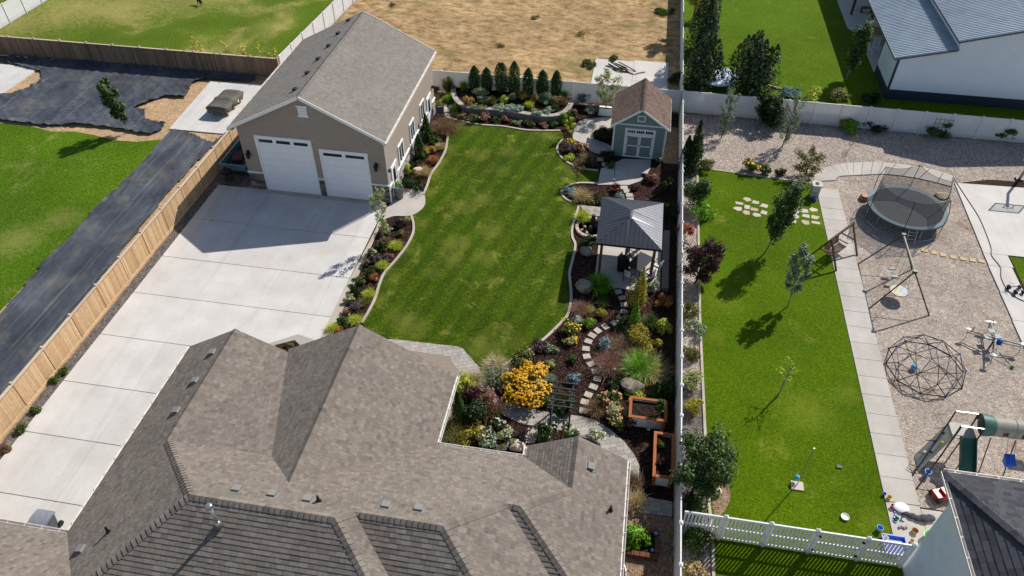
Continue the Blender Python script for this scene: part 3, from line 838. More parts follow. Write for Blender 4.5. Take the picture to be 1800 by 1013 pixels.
# ------------------------------------------------------------------ house with the large taupe roof
E_ = 2.7
hs = thing('house', 'big taupe shingled hip roof house filling the bottom of the picture', 'house', (-9, 14, 0))
PLANES = {
    'left': [(-19.84, 22.2, 2.7), (-19.84, 12.0, 2.7), (-17.05, 9.2, 4.37), (-13.757, 12.5, 6.35), (-17.0, 15.75, 4.404), (-17.0, 22.2, 4.404)],
    'wing_d': [(-19.84, 12.0, 2.7), (-32, 12.0, 2.7), (-32, 9.2, 4.37), (-17.05, 9.2, 4.37)],
    'front': [(-13.757, 12.5, 6.35), (-8.33, 12.5, 6.35), (-2.25, 6.42, 2.7), (-32, 6.42, 2.7), (-32, 9.2, 4.37), (-17.05, 9.2, 4.37)],
    'face0': [(-8.33, 12.5, 6.35), (-7.83, 13.0, 6.05), (-2.25, 7.42, 2.7), (-2.25, 6.42, 2.7)],
    'front2': [(-7.83, 13.0, 6.05), (-4.6, 13.0, 6.05), (.98, 7.42, 2.7), (-2.25, 7.42, 2.7)],
    'face1': [(-4.6, 13.0, 6.05), (-2.683, 14.917, 4.9), (.984, 11.25, 2.7), (.984, 7.42, 2.7)],
    'front3': [(-2.683, 14.917, 4.9), (-2.15, 14.917, 4.9), (1.85, 11.25, 2.7), (.984, 11.25, 2.7)],
    'face2': [(1.85, 11.25, 2.7), (1.85, 19.2, 2.7), (-.33, 19.2, 3.899), (-.33, 16.585, 3.899), (-2.15, 14.917, 4.9)],
    'wing_c': [(-2.51, 19.2, 2.7), (-.33, 19.2, 3.899), (-.33, 16.585, 3.899), (-2.51, 18.583, 2.7)],
    'back': [(-13.757, 12.5, 6.35), (-17.0, 15.75, 4.404), (-12.47, 15.75, 4.404), (-10.87, 14.15, 5.36), (-6.44, 18.583, 2.7), (-2.51, 18.583, 2.7), (-.33, 16.585, 3.899), (-2.15, 14.917, 4.9), (-2.683, 14.917, 4.9), (-4.6, 13.0, 6.05), (-7.83, 13.0, 6.05), (-8.33, 12.5, 6.35)],
    'wing_b_right': [(-6.44, 22.6, 2.7), (-6.44, 18.583, 2.7), (-10.87, 14.15, 5.36), (-10.87, 22.6, 5.36)],
    'wing_b_left': [(-10.87, 22.6, 5.36), (-10.87, 14.15, 5.36), (-12.47, 15.75, 4.404), (-14.72, 22.35, 3.05), (-14.8, 22.6, 3.0)],
    'porch': [(-17.0, 15.75, 4.404), (-12.47, 15.75, 4.404), (-14.72, 22.35, 3.05)],
    'wing_a_right': [(-17.0, 22.2, 4.404), (-17.0, 15.75, 4.404), (-14.72, 22.35, 3.05)],
}
rf = MB()
for k, pl in PLANES.items():
    o, u, v, n = plane_frame(pl)
    rf.poly([tuple(Vector(q) - n * .012) for q in pl])
roof = rf.build('roof', MT['deck_dark'], hs)
CAMV = Vector((0, 0, 30))
def put_shingles(planes, roof_o, mat, singles=0, near=None, row=.2, wid=(.15, .4), seed=3, t=.016):
    allt = []
    for k, pl in planes.items():
        seed += 1
        lit = singles and not k.startswith('front')
        for vs_, fs_, vv in shingle_tabs(pl, .165 if lit else row, (.1, .25) if lit else wid, .014 if lit else .018, seed):
            allt.append((k, vs_, fs_))
    if singles:
        cand = [i for i, a in enumerate(allt) if a[0] == near and Vector(a[1][0]).y > 9.3 and -14.6 < a[1][0][0] < -6]
        cand.sort(key=lambda i: -allt[i][1][0][1])
        sel = set(cand[:singles])
    else: sel = set()
    mb = {}
    for i, (k, vs_, fs_) in enumerate(allt):
        if i in sel:
            MB().add(vs_, fs_).build('shingle', mat, roof_o)
        else:
            mb.setdefault(k, MB()).add(vs_, fs_)
    for k, m in mb.items(): m.build('shingles', mat, roof_o, kind='stuff')
put_shingles(PLANES, roof, MT['shingle'], 280, 'front', .178)
RIDGES = [((-17.0, 22.2, 4.404), (-17.0, 15.75, 4.404)), ((-13.757, 12.5, 6.35), (-17.0, 15.75, 4.404)), ((-17.05, 9.2, 4.37), (-13.757, 12.5, 6.35)), ((-13.757, 12.5, 6.35), (-8.33, 12.5, 6.35)), ((-7.83, 13.0, 6.05), (-8.33, 12.5, 6.35)), ((-7.6, 13.0, 6.05), (-4.6, 13.0, 6.05)), ((-2.683, 14.917, 4.9), (-4.6, 13.0, 6.05)), ((-2.25, 6.42, 2.7), (-8.33, 12.5, 6.35)), ((.98, 7.42, 2.7), (-4.6, 13.0, 6.05)), ((1.85, 11.25, 2.7), (-2.15, 14.917, 4.9)), ((-2.7, 14.917, 4.9), (-2.15, 14.917, 4.9)), ((-.33, 16.585, 3.899), (-2.15, 14.917, 4.9)), ((-.33, 19.2, 3.899), (-.33, 16.585, 3.899)), ((-10.87, 22.6, 5.36), (-10.87, 14.15, 5.36))]
for a, b in RIDGES:
    for m in ridge_caps(a, b, .34, .21): m.build('ridge_cap', MT['shingle'], roof)
def gutter(mb, p, q, inward):
    p, q, w = Vector(p), Vector(q), Vector(inward)
    for off, h, wd in ((w * -.13, .11, .018), (w * -.01, .11, .018)):
        mb.beam(p + off + Vector((0, 0, -.04)), q + off + Vector((0, 0, -.04)), wd, h)
    mb.beam(p - w * .07 + Vector((0, 0, -.09)), q - w * .07 + Vector((0, 0, -.09)), .12, .015)
    d = (q - p)
    k = max(2, int(d.length / .75))
    for i in range(k):
        c = p + d * ((i + .5) / k) - w * .07 + Vector((0, 0, -.005))
        mb.obox(c, (.13, .025, .02) if abs(w.x) > .5 else (.025, .13, .02))
for a, b, w in (((-19.84, 22.2, 2.7), (-19.84, 12.1, 2.7), (1, 0, 0)), ((-32, 12.0, 2.7), (-19.84, 12.0, 2.7), (0, -1, 0)), ((-6.44, 22.6, 2.7), (-6.44, 18.65, 2.7), (-1, 0, 0)), ((-6.44, 18.583, 2.7), (-2.51, 18.583, 2.7), (0, -1, 0)), ((-2.51, 18.65, 2.7), (-2.51, 19.2, 2.7), (1, 0, 0)), ((1.85, 7, 2.7), (1.85, 19.2, 2.7), (-1, 0, 0))):
    m = MB()
    gutter(m, a, b, w)
    m.build('gutter', MT['gutter'], hs)
wl = MB()
for b in ((-19.4, 12, 0, -14.9, 21.8, 2.66), (-14.88, 15, 0, -6.95, 22.15, 2.64), (-19.38, 7, 0, 1.4, 18.15, 2.62), (-2.1, 17, 0, 1.38, 18.8, 2.63), (-31.6, 6.9, 0, -19.41, 11.6, 2.62)): wl.box(*b)
wl.poly([(-19.4, 21.79, 2.66), (-17, 21.79, 4.2), (-14.9, 21.79, 2.9)])
wl.poly([(-14.88, 22.14, 2.64), (-10.87, 22.14, 5.2), (-6.95, 22.14, 2.64)])
wl.poly([(-2.1, 18.79, 2.63), (-.33, 18.79, 3.7), (1.38, 18.79, 2.63)])
wl.build('wall', MT['stucco'], hs)
def roof_z(k, x, y):
    o, u, v, n = plane_frame(PLANES[k])
    return o.z - (n.x * (x - o.x) + n.y * (y - o.y)) / n.z
def box_vent(x, y, k, parent, w=.3, mat='vent_metal'):
    z = roof_z(k, x, y)
    o, u, v, n = plane_frame(PLANES[k])
    m = MB()
    C = Vector((x, y, z))
    a = u * w / 2
    b = v * w / 2
    # hood: low towards the ridge, open and tall down-slope
    m.add([C - a - b, C + a - b, C + a + b, C - a + b, C - a - b + n * .16, C + a - b + n * .16, C + a + b * .9 + n * .1, C - a + b * .9 + n * .1], MB.BF)
    fl = 1.35
    m.add([C - a * fl - b * fl + n * .02, C + a * fl - b * fl + n * .02, C + a * fl + b * fl + n * .02, C - a * fl + b * fl + n * .02], [(0, 1, 2, 3)])
    return m.build('roof_vent', MT[mat], parent)
for q in ((-17.64, 20.94, 4.10), (-17.61, 19.19, 4.10), (-17.60, 17.47, 4.10), (-18.17, 11.06, 3.60)): box_vent(q[0], q[1], 'left', roof)
for q in ((-12.40, 13.17, 6.00), (-11.05, 13.21, 6.00), (-9.70, 13.23, 6.00), (-6.90, 13.59, 5.90), (-5.71, 13.71, 5.80)): box_vent(q[0], q[1], 'back', roof)
for q in ((0.27, 18.00, 3.30),): box_vent(q[0], q[1], 'face2', roof)
def pipe(x, y, k, r=.05, h=.35):
    z = roof_z(k, x, y)
    m = MB().tube((x, y, z - .1), (x, y, z + h), r, None, 10)
    m.lathe([(r * 2.2, 0), (r * 1.3, .1)], (x, y, z + .02), 10)
    m.build('vent_pipe', MT['blackplastic'], roof)
for q, k in (((-9.30, 13.29, 6.05), 'back'), ((-17.16, 11.59, 3.90), 'left'), ((1.29, 16.47, 3.20), 'face2')): pipe(q[0], q[1], k)
# tall metal flue
x, y = -12.4, 11.75  # flue
z = roof_z('front', x, y)
fl = MB().tube((x, y, z - .2), (x, y, z + 1.25), .062, None, 14)
flo = fl.build('flue', MT['galv'], roof, True)
MB().lathe([(.17, 0), (.09, .2), (.066, .24)], (x, y, z + .05), 14).build('flue_flashing', MT['galv'], hs, True)
MB().lathe([(.066, 0), (.115, .02), (.115, .14), (.066, .17)], (x, y, z + 1.22), 14).build('flue_cap', MT['galv'], hs, True)
# window well beside the house
ww = tag(MB().lathe([(.6, 0), (.6, .25), (.55, .25), (.55, .02)], (1.75, 15.3, 0), 20, .9, 1.2).build('window_well', MT['galv'], None, True), 'half round metal window well beside the right house wall', 'window well')

# ------------------------------------------------------------------ garage
gr = thing('garage', 'tall taupe garage with two white doors and grey gable roof', 'garage', (-19.7, 45, 0))
GX0, GX1, GY0, GY1, GE, GA = -24.6, -14.8, 38.9, 51.2, 4.85, 7.28
m = MB()
m.poly([(GX0, GY0, 0), (GX1, GY0, 0), (GX1, GY0, GE), (-19.7, GY0, GA), (GX0, GY0, GE)])
m.poly([(GX0, GY1, 0), (GX0, GY1, GE), (-19.7, GY1, GA), (GX1, GY1, GE), (GX1, GY1, 0)])
m.poly([(GX1, GY0, 0), (GX1, GY1, 0), (GX1, GY1, GE), (GX1, GY0, GE)])
m.poly([(GX0, GY0, 0), (GX0, GY0, GE), (GX0, GY1, GE), (GX0, GY1, 0)])
m.build('wall', MT['stucco'], gr)
GR = {'gl': [(-25.0, 38.55, 4.92), (-19.75, 38.55, 7.56), (-19.75, 51.5, 7.56), (-25.0, 51.5, 4.92)],
      'gr': [(-14.55, 38.55, 4.92), (-14.55, 51.5, 4.92), (-19.75, 51.5, 7.56), (-19.75, 38.55, 7.56)]}
m = MB()
for pl in GR.values():
    o, u, v, n = plane_frame(pl)
    m.poly([tuple(Vector(q) - n * .012) for q in pl])
    m.poly([tuple(Vector(q) - n * .12) for q in pl][::-1])
groof = m.build('roof', MT['deck_dark'], gr)
put_shingles(GR, groof, MT['shingle_grey'], row=.19, wid=(.14, .34), seed=40, t=.016)
for m in ridge_caps((-19.75, 38.55, 7.56), (-19.75, 51.5, 7.56), .34, .22): m.build('ridge_cap', MT['shingle_grey'], groof)
for a, b in (((-25.0, 38.53, 4.86), (-19.75, 38.53, 7.5)), ((-14.55, 38.53, 4.86), (-19.75, 38.53, 7.5)), ((-25.0, 51.52, 4.86), (-19.75, 51.52, 7.5)), ((-14.55, 51.52, 4.86), (-19.75, 51.52, 7.5))):
    MB().beam(a, b, .03, .2).build('rake_board', MT['white'], gr)
for x, w in ((-25.0, (1, 0, 0)), (-14.55, (-1, 0, 0))):
    m = MB()
    gutter(m, (x, 38.5, 4.92), (x, 51.55, 4.92), w)
    m.build('gutter', MT['gutter'], gr)
    MB().box(x + (.03 if x < -20 else -.3), 38.6, 4.72, x + (.3 if x < -20 else -.03), 51.45, 4.75).build('soffit', MT['white'], gr)
PLANES['gl'] = GR['gl']
for q in ((-20.57, 40.11, 7.20), (-20.64, 42.42, 7.20), (-20.67, 44.49, 7.20), (-20.68, 46.51, 7.20), (-20.70, 48.55, 7.20), (-20.71, 50.82, 7.20)): box_vent(q[0], q[1], 'gl', groof, .28, 'blackplastic')
def overhead_door(x0, x1, h, nwin):
    y = GY0
    for a, b, c_, d in ((x0 - .14, 0, x0, h + .14), (x1, 0, x1 + .14, h + .14), (x0, h, x1, h + .14)):
        MB().box(a, y - .05, b, c_, y + .02, d).build('door_trim', MT['white'], gr)
    dr = MB().box(x0, y - .012, .0, x1, y + .05, h).build('garage_door', MT['door_white'], gr)
    k = int(round(h / .53))
    for i in range(k):
        z0, z1 = h * i / k, h * (i + 1) / k
        if i < k - 1: MB().box(x0 + .01, y - .03, z0 + .012, x1 - .01, y - .013, z1 - .012).build('door_panel', MT['door_white'], dr)
        else:
            MB().box(x0 + .01, y - .03, z0 + .012, x1 - .01, y - .013, z0 + .17).build('door_panel', MT['door_white'], dr)
            MB().box(x0 + .01, y - .03, z1 - .12, x1 - .01, y - .013, z1 - .012).build('door_panel', MT['door_white'], dr)
            w = (x1 - x0) / nwin
            for q in range(nwin):
                MB().box(x0 + w * q + .12, y - .02, z0 + .17, x0 + w * (q + 1) - .12, y - .014, z1 - .12).build('window', MT['glass'], dr)
            for q in range(nwin + 1):
                a = max(x0 + .01, x0 + w * q - .12)
                MB().box(a, y - .03, z0 + .17, min(x1 - .01, x0 + w * q + .12), y - .0135, z1 - .12).build('door_panel', MT['door_white'], dr)
    MB().box(x0 - .1, y - .45, .0, x1 + .1, y, .068).build('threshold', MT['kerb'], gr)
overhead_door(-23.38, -19.78, 4.2, 3)
overhead_door(-19.08, -16.08, 3.62, 2)
def veneer(x0, x1, z1, face, y, mat, parent, xf=None, gx=None):
    """courses of ledge stone on a wall: along X (front) or along Y (side)"""
    z = .02
    while z < z1 - .05:
        h = rnd.choice((.11, .14, .18))
        h = min(h, z1 - z)
        a = x0
        while a < x1 - .02:
            w = rnd.uniform(.28, .7)
            b = min(a + w, x1)
            d = rnd.uniform(.03, .075)
            if face == 'f': MB().box(a + .006, y - d, z + .006, b - .006, y + .01, z + h - .006).build('stone', mat, parent)
            else: MB().box(y - .01, a + .006, z + .006, y + d, b - .006, z + h - .006).build('stone', mat, parent)
            a = b
        z += h
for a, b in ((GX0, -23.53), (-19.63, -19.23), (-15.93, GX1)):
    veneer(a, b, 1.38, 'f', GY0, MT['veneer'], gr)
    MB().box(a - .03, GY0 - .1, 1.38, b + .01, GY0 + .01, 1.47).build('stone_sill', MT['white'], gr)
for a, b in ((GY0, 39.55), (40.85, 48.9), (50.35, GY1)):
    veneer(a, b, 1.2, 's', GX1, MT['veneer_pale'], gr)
    MB().box(GX1 - .01, a, 1.2, GX1 + .1, b, 1.28).build('stone_sill', MT['white'], gr)
for y0 in (41.45, 44.3, 47.1):
    wn_ = MB().box(GX1, y0 + .1, 1.4, GX1 + .02, y0 + 1.05, 2.65).build('window', MT['glass'], gr)
    fr = MB()
    for a, b, c_, d in ((0, 1.3, .11, 2.78), (1.04, 1.3, 1.15, 2.78), (.11, 2.66, 1.04, 2.78), (.11, 1.3, 1.04, 1.41), (.54, 1.41, .6, 2.66)): fr.box(GX1, y0 + a, b, GX1 + .07, y0 + c_, d)
    fr.build('window_frame', MT['white'], wn_)
for y0 in (39.65, 48.98):
    d = MB().box(GX1, y0 + .12, .05, GX1 + .03, y0 + 1.05, 2.15).build('door', MT['door_white'], gr)
    fr = MB()
    for a, b, c_, e in ((0, .02, .12, 2.28), (1.05, .02, 1.17, 2.28), (.12, 2.16, 1.05, 2.28)): fr.box(GX1, y0 + a, b, GX1 + .07, y0 + c_, e)
    fr.build('door_frame', MT['white'], d)
    MB().box(GX1 + .031, y0 + .32, .9, GX1 + .036, y0 + .85, 1.95).build('window', MT['glass'], d)
    MB().ball((GX1 + .07, y0 + .95, 1.0), .035, 8).build('door_handle', MT['black'], d)
for y0 in (39.1, 50.6):
    MB().box(GX1, y0, 2.3, GX1 + .14, y0 + .12, 2.5).build('wall_lamp', MT['black'], gr)
for x in (-24.2, -15.45):
    lm = MB().lathe([(.03, 0), (.1, .04), (.13, .36), (.16, .38), (.04, .5), (.02, .56)], (x, GY0 - .2, 2.55), 8).build('wall_lamp', MT['black'], gr)
    MB().box(x - .05, GY0 - .2, 3.02, x + .05, GY0, 3.1).box(x - .07, GY0 - .03, 2.7, x + .07, GY0, 3.1).build('lamp_bracket', MT['black'], lm)
vt = MB().box(-20.08, GY0 - .04, 6.08, -19.5, GY0, 6.7).build('gable_vent', MT['white'], gr)
for k in range(5): MB().obox((-19.79, GY0 - .05, 6.2 + .1 * k), (.42, .05, .02), 0, .5).build('louvre', MT['white'], vt)
MB().box(-20.16, GY0 - .05, 6.7, -19.42, GY0, 6.78).box(-20.16, GY0 - .05, 6.0, -19.42, GY0, 6.08).build('vent_frame', MT['white'], vt)
MB().tube((GX1 + .07, GY0 - .06, 4.8), (GX1 + .07, GY0 - .06, .1), .04, None, 8).build('downspout', MT['white'], gr)

# ------------------------------------------------------------------ fences
def privacy_fence(label, p, q, step, name='privacy_fence', group=None, h=1.83):
    p, q = Vector(p), Vector(q)
    f = thing(name, label, 'fence', (p.x, p.y, 0), group)
    d = q - p
    L = d.length
    ang = math.atan2(d.y, d.x)
    k = max(1, int(round(L / step)))
    s = L / k
    post = meshof(MB().box(-.065, -.065, 0, .065, .065, h + .04), 'post', MT['white_vinyl'])
    cap = meshof(MB().add([(-.085, -.085, 0), (.085, -.085, 0), (.085, .085, 0), (-.085, .085, 0), (-.085, -.085, .03), (.085, -.085, .03), (.085, .085, .03), (-.085, .085, .03), (0, 0, .09)], [(0, 1, 5, 4), (1, 2, 6, 5), (2, 3, 7, 6), (3, 0, 4, 7), (4, 5, 8), (5, 6, 8), (6, 7, 8), (7, 4, 8)]), 'post_cap', MT['white_vinyl'])
    pm = MB()
    w = s - .14
    nb = max(4, int(w / .28))
    for i in range(nb): pm.box(-w / 2 + w * i / nb + .003, -.012, .16, -w / 2 + w * (i + 1) / nb - .003, .012, h - .08)
    panel = meshof(pm, 'panel', MT['white_vinyl'])
    rail = meshof(MB().box(-w / 2, -.03, 0, w / 2, .03, .14), 'rail', MT['white_vinyl'])
    for i in range(k + 1):
        c = p + d * (i / k)
        po = piece('post', post, f, (c.x, c.y, 0), (0, 0, ang))
        piece('post_cap', cap, po, (c.x, c.y, h + .045)).location = (0, 0, h + .045)
        if i < k:
            c = p + d * ((i + .5) / k)
            piece('panel', panel, f, (c.x, c.y, 0), (0, 0, ang))
            piece('rail', rail, f, (c.x, c.y, h - .09), (0, 0, ang))
            piece('rail', rail, f, (c.x, c.y, .06), (0, 0, ang))
    return f
privacy_fence('white vinyl fence running from the house past the gazebo, dividing the two back yards', (4.26, 11.5), (4.26, 54.4), 1.83)
privacy_fence('white vinyl fence behind the seven columnar evergreens and the shed', (-17.1, 54.4), (4.2, 54.4), 2.13)
privacy_fence('white vinyl fence behind the pink gravel, in front of the barn', (4.34, 54.4), (40, 54.1), 1.94)
privacy_fence('white vinyl fence running away beside the dry field at the top', (4.26, 54.5), (4.26, 80), 2.1)
privacy_fence('white vinyl fence behind the garage, between rough grass and dry field', (-28.9, 54.7), (-27.3, 84), 2.3)
privacy_fence('white vinyl fence in the top left corner', (-58.6, 58.0), (-58.0, 84), 2.3)
def picket_fence(label, p, q, mat, step, picket=.15, railside=1):
    p, q = Vector(p), Vector(q)
    f = thing('wood_fence', label, 'fence', (p.x, p.y, 0))
    d = q - p
    L = d.length
    ang = math.atan2(d.y, d.x)
    n_ = Vector((-d.y, d.x)).normalized() * railside
    kk = int(L / picket)
    pk = [meshof(MB().box(-picket / 2 + .004, -.009, .08, picket / 2 - .004, .009, 1.76), 'picket', mat) for _ in range(3)]
    for i in range(kk):
        c = p + d * ((i + .5) / kk) + n_ * rnd.uniform(-.004, .004)
        piece('picket', rnd.choice(pk), f, (c.x, c.y, 0), (0, 0, ang), (1, 1, rnd.uniform(.985, 1.01)))
    k = int(round(L / step))
    post = meshof(MB().box(-.055, -.055, 0, .055, .055, 1.84), 'post', MT['wood_rail'])
    cap = meshof(MB().box(-.08, -.08, 0, .08, .08, .025).box(-.06, -.06, .025, .06, .06, .05), 'post_cap', MT['wood_rail'])
    trim = meshof(MB().box(-.045, -.012, .06, .045, .012, 1.78), 'batten', mat)
    for i in range(k + 1):
        c = p + d * (i / k)
        cc = c + n_ * .07
        po = piece('post', post, f, (cc.x, cc.y, 0), (0, 0, ang))
        piece('post_cap', cap, po, (0, 0, 0)).location = (0, 0, 1.84)
        cc = c - n_ * .022
        piece('batten', trim, f, (cc.x, cc.y, 0), (0, 0, ang))
        if i < k:
            a, b = p + d * (i / k), p + d * ((i + 1) / k)
            MB().beam((a.x, a.y, 1.8), (b.x, b.y, 1.8), .16, .035).build('cap_rail', MT['wood_rail'], f)
            for z in (.25, .95, 1.6):
                MB().beam((a.x + n_.x * .03, a.y + n_.y * .03, z), (b.x + n_.x * .03, b.y + n_.y * .03, z), .035, .09).build('rail', MT['wood_rail'], f)
            MB().beam((a.x - n_.x * .02, a.y - n_.y * .02, .1), (b.x - n_.x * .02, b.y - n_.y * .02, .1), .03, .16).build('kick_board', mat, f)
    return f
picket_fence('honey coloured cedar picket fence between the driveway and the black weed fabric', (-27.82, 12.0), (-27.82, 47.8), MT['wood_fence'], 2.46)
picket_fence('weathered brown wooden fence behind the concrete pad at upper left', (-56.0, 54.2), (-28.95, 54.3), MT['wood_fence_old'], 2.46)
# slatted fence with gaps
sf = thing('slatted_fence', 'white slatted fence with open gaps across the bottom of the bright lawn', 'fence', (4.4, 17.7, 0))
px_ = [4.36, 6.13, 7.98, 9.84, 11.84, 13.6]
for i, x in enumerate(px_):
    if i: 
        po = MB().box(x - .065, 17.635, 0, x + .065, 17.765, 1.86).build('post', MT['white_vinyl'], sf)
        MB().add([(x - .09, 17.61, 1.86), (x + .09, 17.61, 1.86), (x + .09, 17.79, 1.86), (x - .09, 17.79, 1.86), (x, 17.7, 1.95)], [(0, 1, 4), (1, 2, 4), (2, 3, 4), (3, 0, 4)]).build('post_cap', MT['white_vinyl'], po)
    if i < len(px_) - 1:
        a, b = x + .07, px_[i + 1] - .07
        for z0, z1 in ((.08, .2), (.88, .98), (1.68, 1.82)): MB().box(a, 17.67, z0, b, 17.73, z1).build('rail', MT['white_vinyl'], sf)
        k = int((b - a) / .145)
        for j in range(k):
            c = a + (b - a) * (j + .5) / k
            MB().box(c - .045, 17.688, .2, c + .045, 17.712, .88).build('slat', MT['white_vinyl'], sf)
            MB().box(c - .045, 17.688, .98, c + .045, 17.712, 1.68).build('slat', MT['white_vinyl'], sf)
for x in (9.98, 11.7):
    for z in (.4, 1.5): MB().box(x - .06, 17.6, z, x + .06, 17.66, z + .07).build('hinge', MT['black'], sf)

# ------------------------------------------------------------------ shed
sd = thing('garden_shed', 'sage green shed with double doors and brown gable roof', 'shed', (1.2, 49, 0))
SX0, SX1, SY0, SY1 = -.6, 3.03, 47.2, 51.3
SR = {'sl': [(-.86, 46.95, 2.62), (1.21, 46.95, 4.08), (1.21, 51.6, 4.08), (-.86, 51.6, 2.62)], 'sr': [(3.28, 46.95, 2.62), (3.28, 51.6, 2.62), (1.21, 51.6, 4.08), (1.21, 46.95, 4.08)]}
m = MB()
for y, fl_ in ((SY0, 0), (SY1, 1)):
    pts = [(SX0, y, .05), (SX1, y, .05), (SX1, y, 2.72), (1.21, y, 3.95), (SX0, y, 2.72)]
    m.poly(pts[::-1] if fl_ else pts)
m.poly([(SX1, SY0, .05), (SX1, SY1, .05), (SX1, SY1, 2.72), (SX1, SY0, 2.72)])
m.poly([(SX0, SY0, .05), (SX0, SY0, 2.72), (SX0, SY1, 2.72), (SX0, SY1, .05)])
m.build('wall', MT['siding'], sd)
for k in range(1, 9):
    x = SX0 + (SX1 - SX0) * k / 9
    MB().box(x - .012, SY0 - .012, .1, x + .012, SY0, 2.6).build('batten', MT['siding'], sd)
m = MB()
for pl in SR.values():
    o, u, v, n = plane_frame(pl)
    m.poly([tuple(Vector(q) - n * .012) for q in pl])
    m.poly([tuple(Vector(q) - n * .08) for q in pl][::-1])
sroof = m.build('roof', MT['deck_dark'], sd)
put_shingles(SR, sroof, MT['shingle_brown'], row=.18, wid=(.25, .45), seed=60, t=.014)
for m in ridge_caps((1.21, 46.95, 4.08), (1.21, 51.6, 4.08), .3, .2): m.build('ridge_cap', MT['shingle_brown'], sroof)
for x in (-.86, 3.28): MB().beam((x, 46.93, 2.56), (1.21, 46.93, 4.02), .03, .13).build('rake_board', MT['white'], sd)
for x in (-.87, 3.29): MB().box(x - .015, 46.95, 2.5, x + .015, 51.6, 2.62).build('fascia', MT['white'], sd)
for x in (SX0, SX1): MB().box(x - .06, SY0 - .03, .05, x + .06, SY0 + .06, 2.72).build('corner_board', MT['white'], sd)
MB().box(SX0 + .06, SY0 - .035, 2.66, SX1 - .06, SY0, 2.76).build('band_board', MT['white'], sd)
gv = MB().box(1.0, SY0 - .03, 3.08, 1.42, SY0, 3.4).build('gable_window', MT['siding'], sd)
MB().box(.93, SY0 - .04, 3.0, 1.0, SY0, 3.47).box(1.42, SY0 - .04, 3.0, 1.49, SY0, 3.47).box(1.0, SY0 - .04, 3.4, 1.42, SY0, 3.47).box(1.0, SY0 - .04, 3.0, 1.42, SY0, 3.08).build('window_frame', MT['white'], gv)
DX0, DX1 = .3, 2.2
for a, b, c_, d in ((DX0 - .12, .08, DX0, 2.42), (DX1, .08, DX1 + .12, 2.42), (DX0, 2.32, DX1, 2.42), (DX0, 1.95, DX1, 2.03)): MB().box(a, SY0 - .05, b, c_, SY0, d).build('door_trim', MT['white'], sd)
for k in range(3):
    a = DX0 + (DX1 - DX0) * k / 3
    b = DX0 + (DX1 - DX0) * (k + 1) / 3
    tw = MB().box(a + .05, SY0 - .02, 2.07, b - .05, SY0, 2.29).build('transom_window', MT['glass'], sd)
    mm = MB().box(a, SY0 - .045, 2.03, a + .05, SY0, 2.32).box(b - .05, SY0 - .045, 2.03, b, SY0, 2.32).box(a + .05, SY0 - .045, 2.29, b - .05, SY0, 2.32).box(a + .05, SY0 - .045, 2.03, b - .05, SY0, 2.07)
    for j in range(1, 4): mm.box(a + .05 + (b - a - .1) * j / 4 - .008, SY0 - .03, 2.07, a + .05 + (b - a - .1) * j / 4 + .008, SY0 - .02, 2.29)
    mm.build('window_frame', MT['white'], tw)
for k in range(2):
    a = DX0 + .95 * k
    b = a + .95
    d = MB().box(a + .005, SY0 - .03, .09, b - .005, SY0, 1.94).build('door', MT['sagedoor'], sd)
    fr = MB()
    for x0, z0, x1, z1 in ((a + .01, .1, a + .1, 1.93), (b - .1, .1, b - .01, 1.93), (a + .1, .1, b - .1, .2), (a + .1, 1.0, b - .1, 1.09), (a + .1, 1.8, b - .1, 1.93)): fr.box(x0, SY0 - .05, z0, x1, SY0 - .028, z1)
    fr.build('door_frame', MT['white'], d)
    for z in (.3, 1.05, 1.75): MB().box(a + (.02 if k == 0 else .8), SY0 - .065, z, a + (.15 if k == 0 else .93), SY0 - .05, z + .05).build('hinge', MT['black'], d)
    MB().box(b - .07 if k == 0 else a + .03, SY0 - .08, 1.02, b - .03 if k == 0 else a + .07, SY0 - .05, 1.12).build('door_handle', MT['black'], d)

# ------------------------------------------------------------------ gazebo
gz = thing('gazebo', 'charcoal hip roofed gazebo on wooden posts beside the white fence', 'gazebo', (1.1, 35.8, 0))
AX0, AX1, AY0, AY1, AE = -.75, 2.95, 33.62, 38.15, 2.72
R0, R1 = (1.05, 35.3, 3.52), (1.05, 36.0, 3.52)
hp = {'front': [(AX0, AY0, AE), (AX1, AY0, AE), R0], 'right': [(AX1, AY0, AE), (AX1, AY1, AE), R1, R0], 'rear': [(AX1, AY1, AE), (AX0, AY1, AE), R1], 'left': [(AX0, AY1, AE), (AX0, AY0, AE), R0, R1]}
m = MB()
for pl in hp.values():
    o, u, v, n = plane_frame(pl)
    m.poly([tuple(Vector(q) - n * .006) for q in pl])
    m.poly([tuple(Vector(q) - n * .05) for q in pl][::-1])
zr = m.build('roof', MT['gazebo_roof'], gz)
for k, pl in hp.items():
    o, u, v, n = plane_frame(pl)
    P2 = [((Vector(q) - o).dot(u), (Vector(q) - o).dot(v)) for q in pl]
    a, b = min(p[0] for p in P2), max(p[0] for p in P2)
    nb = int((b - a) / .26)
    for i in range(nb):
        cl = clip_rect(P2, a + (b - a) * i / nb + .006, a + (b - a) * (i + 1) / nb - .006, -9, 9)
        if len(cl) < 3: continue
        mid = a + (b - a) * (i + .5) / nb
        hw = (b - a) / nb / 2
        vs_ = [o + u * x + v * y + n * (.004 + .05 * (abs(x - mid) / hw) ** 2) for x, y in cl]
        MB().poly([tuple(q) for q in vs_]).build('roof_panel', MT['gazebo_roof'], zr)
MT['seam'] = simple('roof_seam', '26272b', .5, .4)
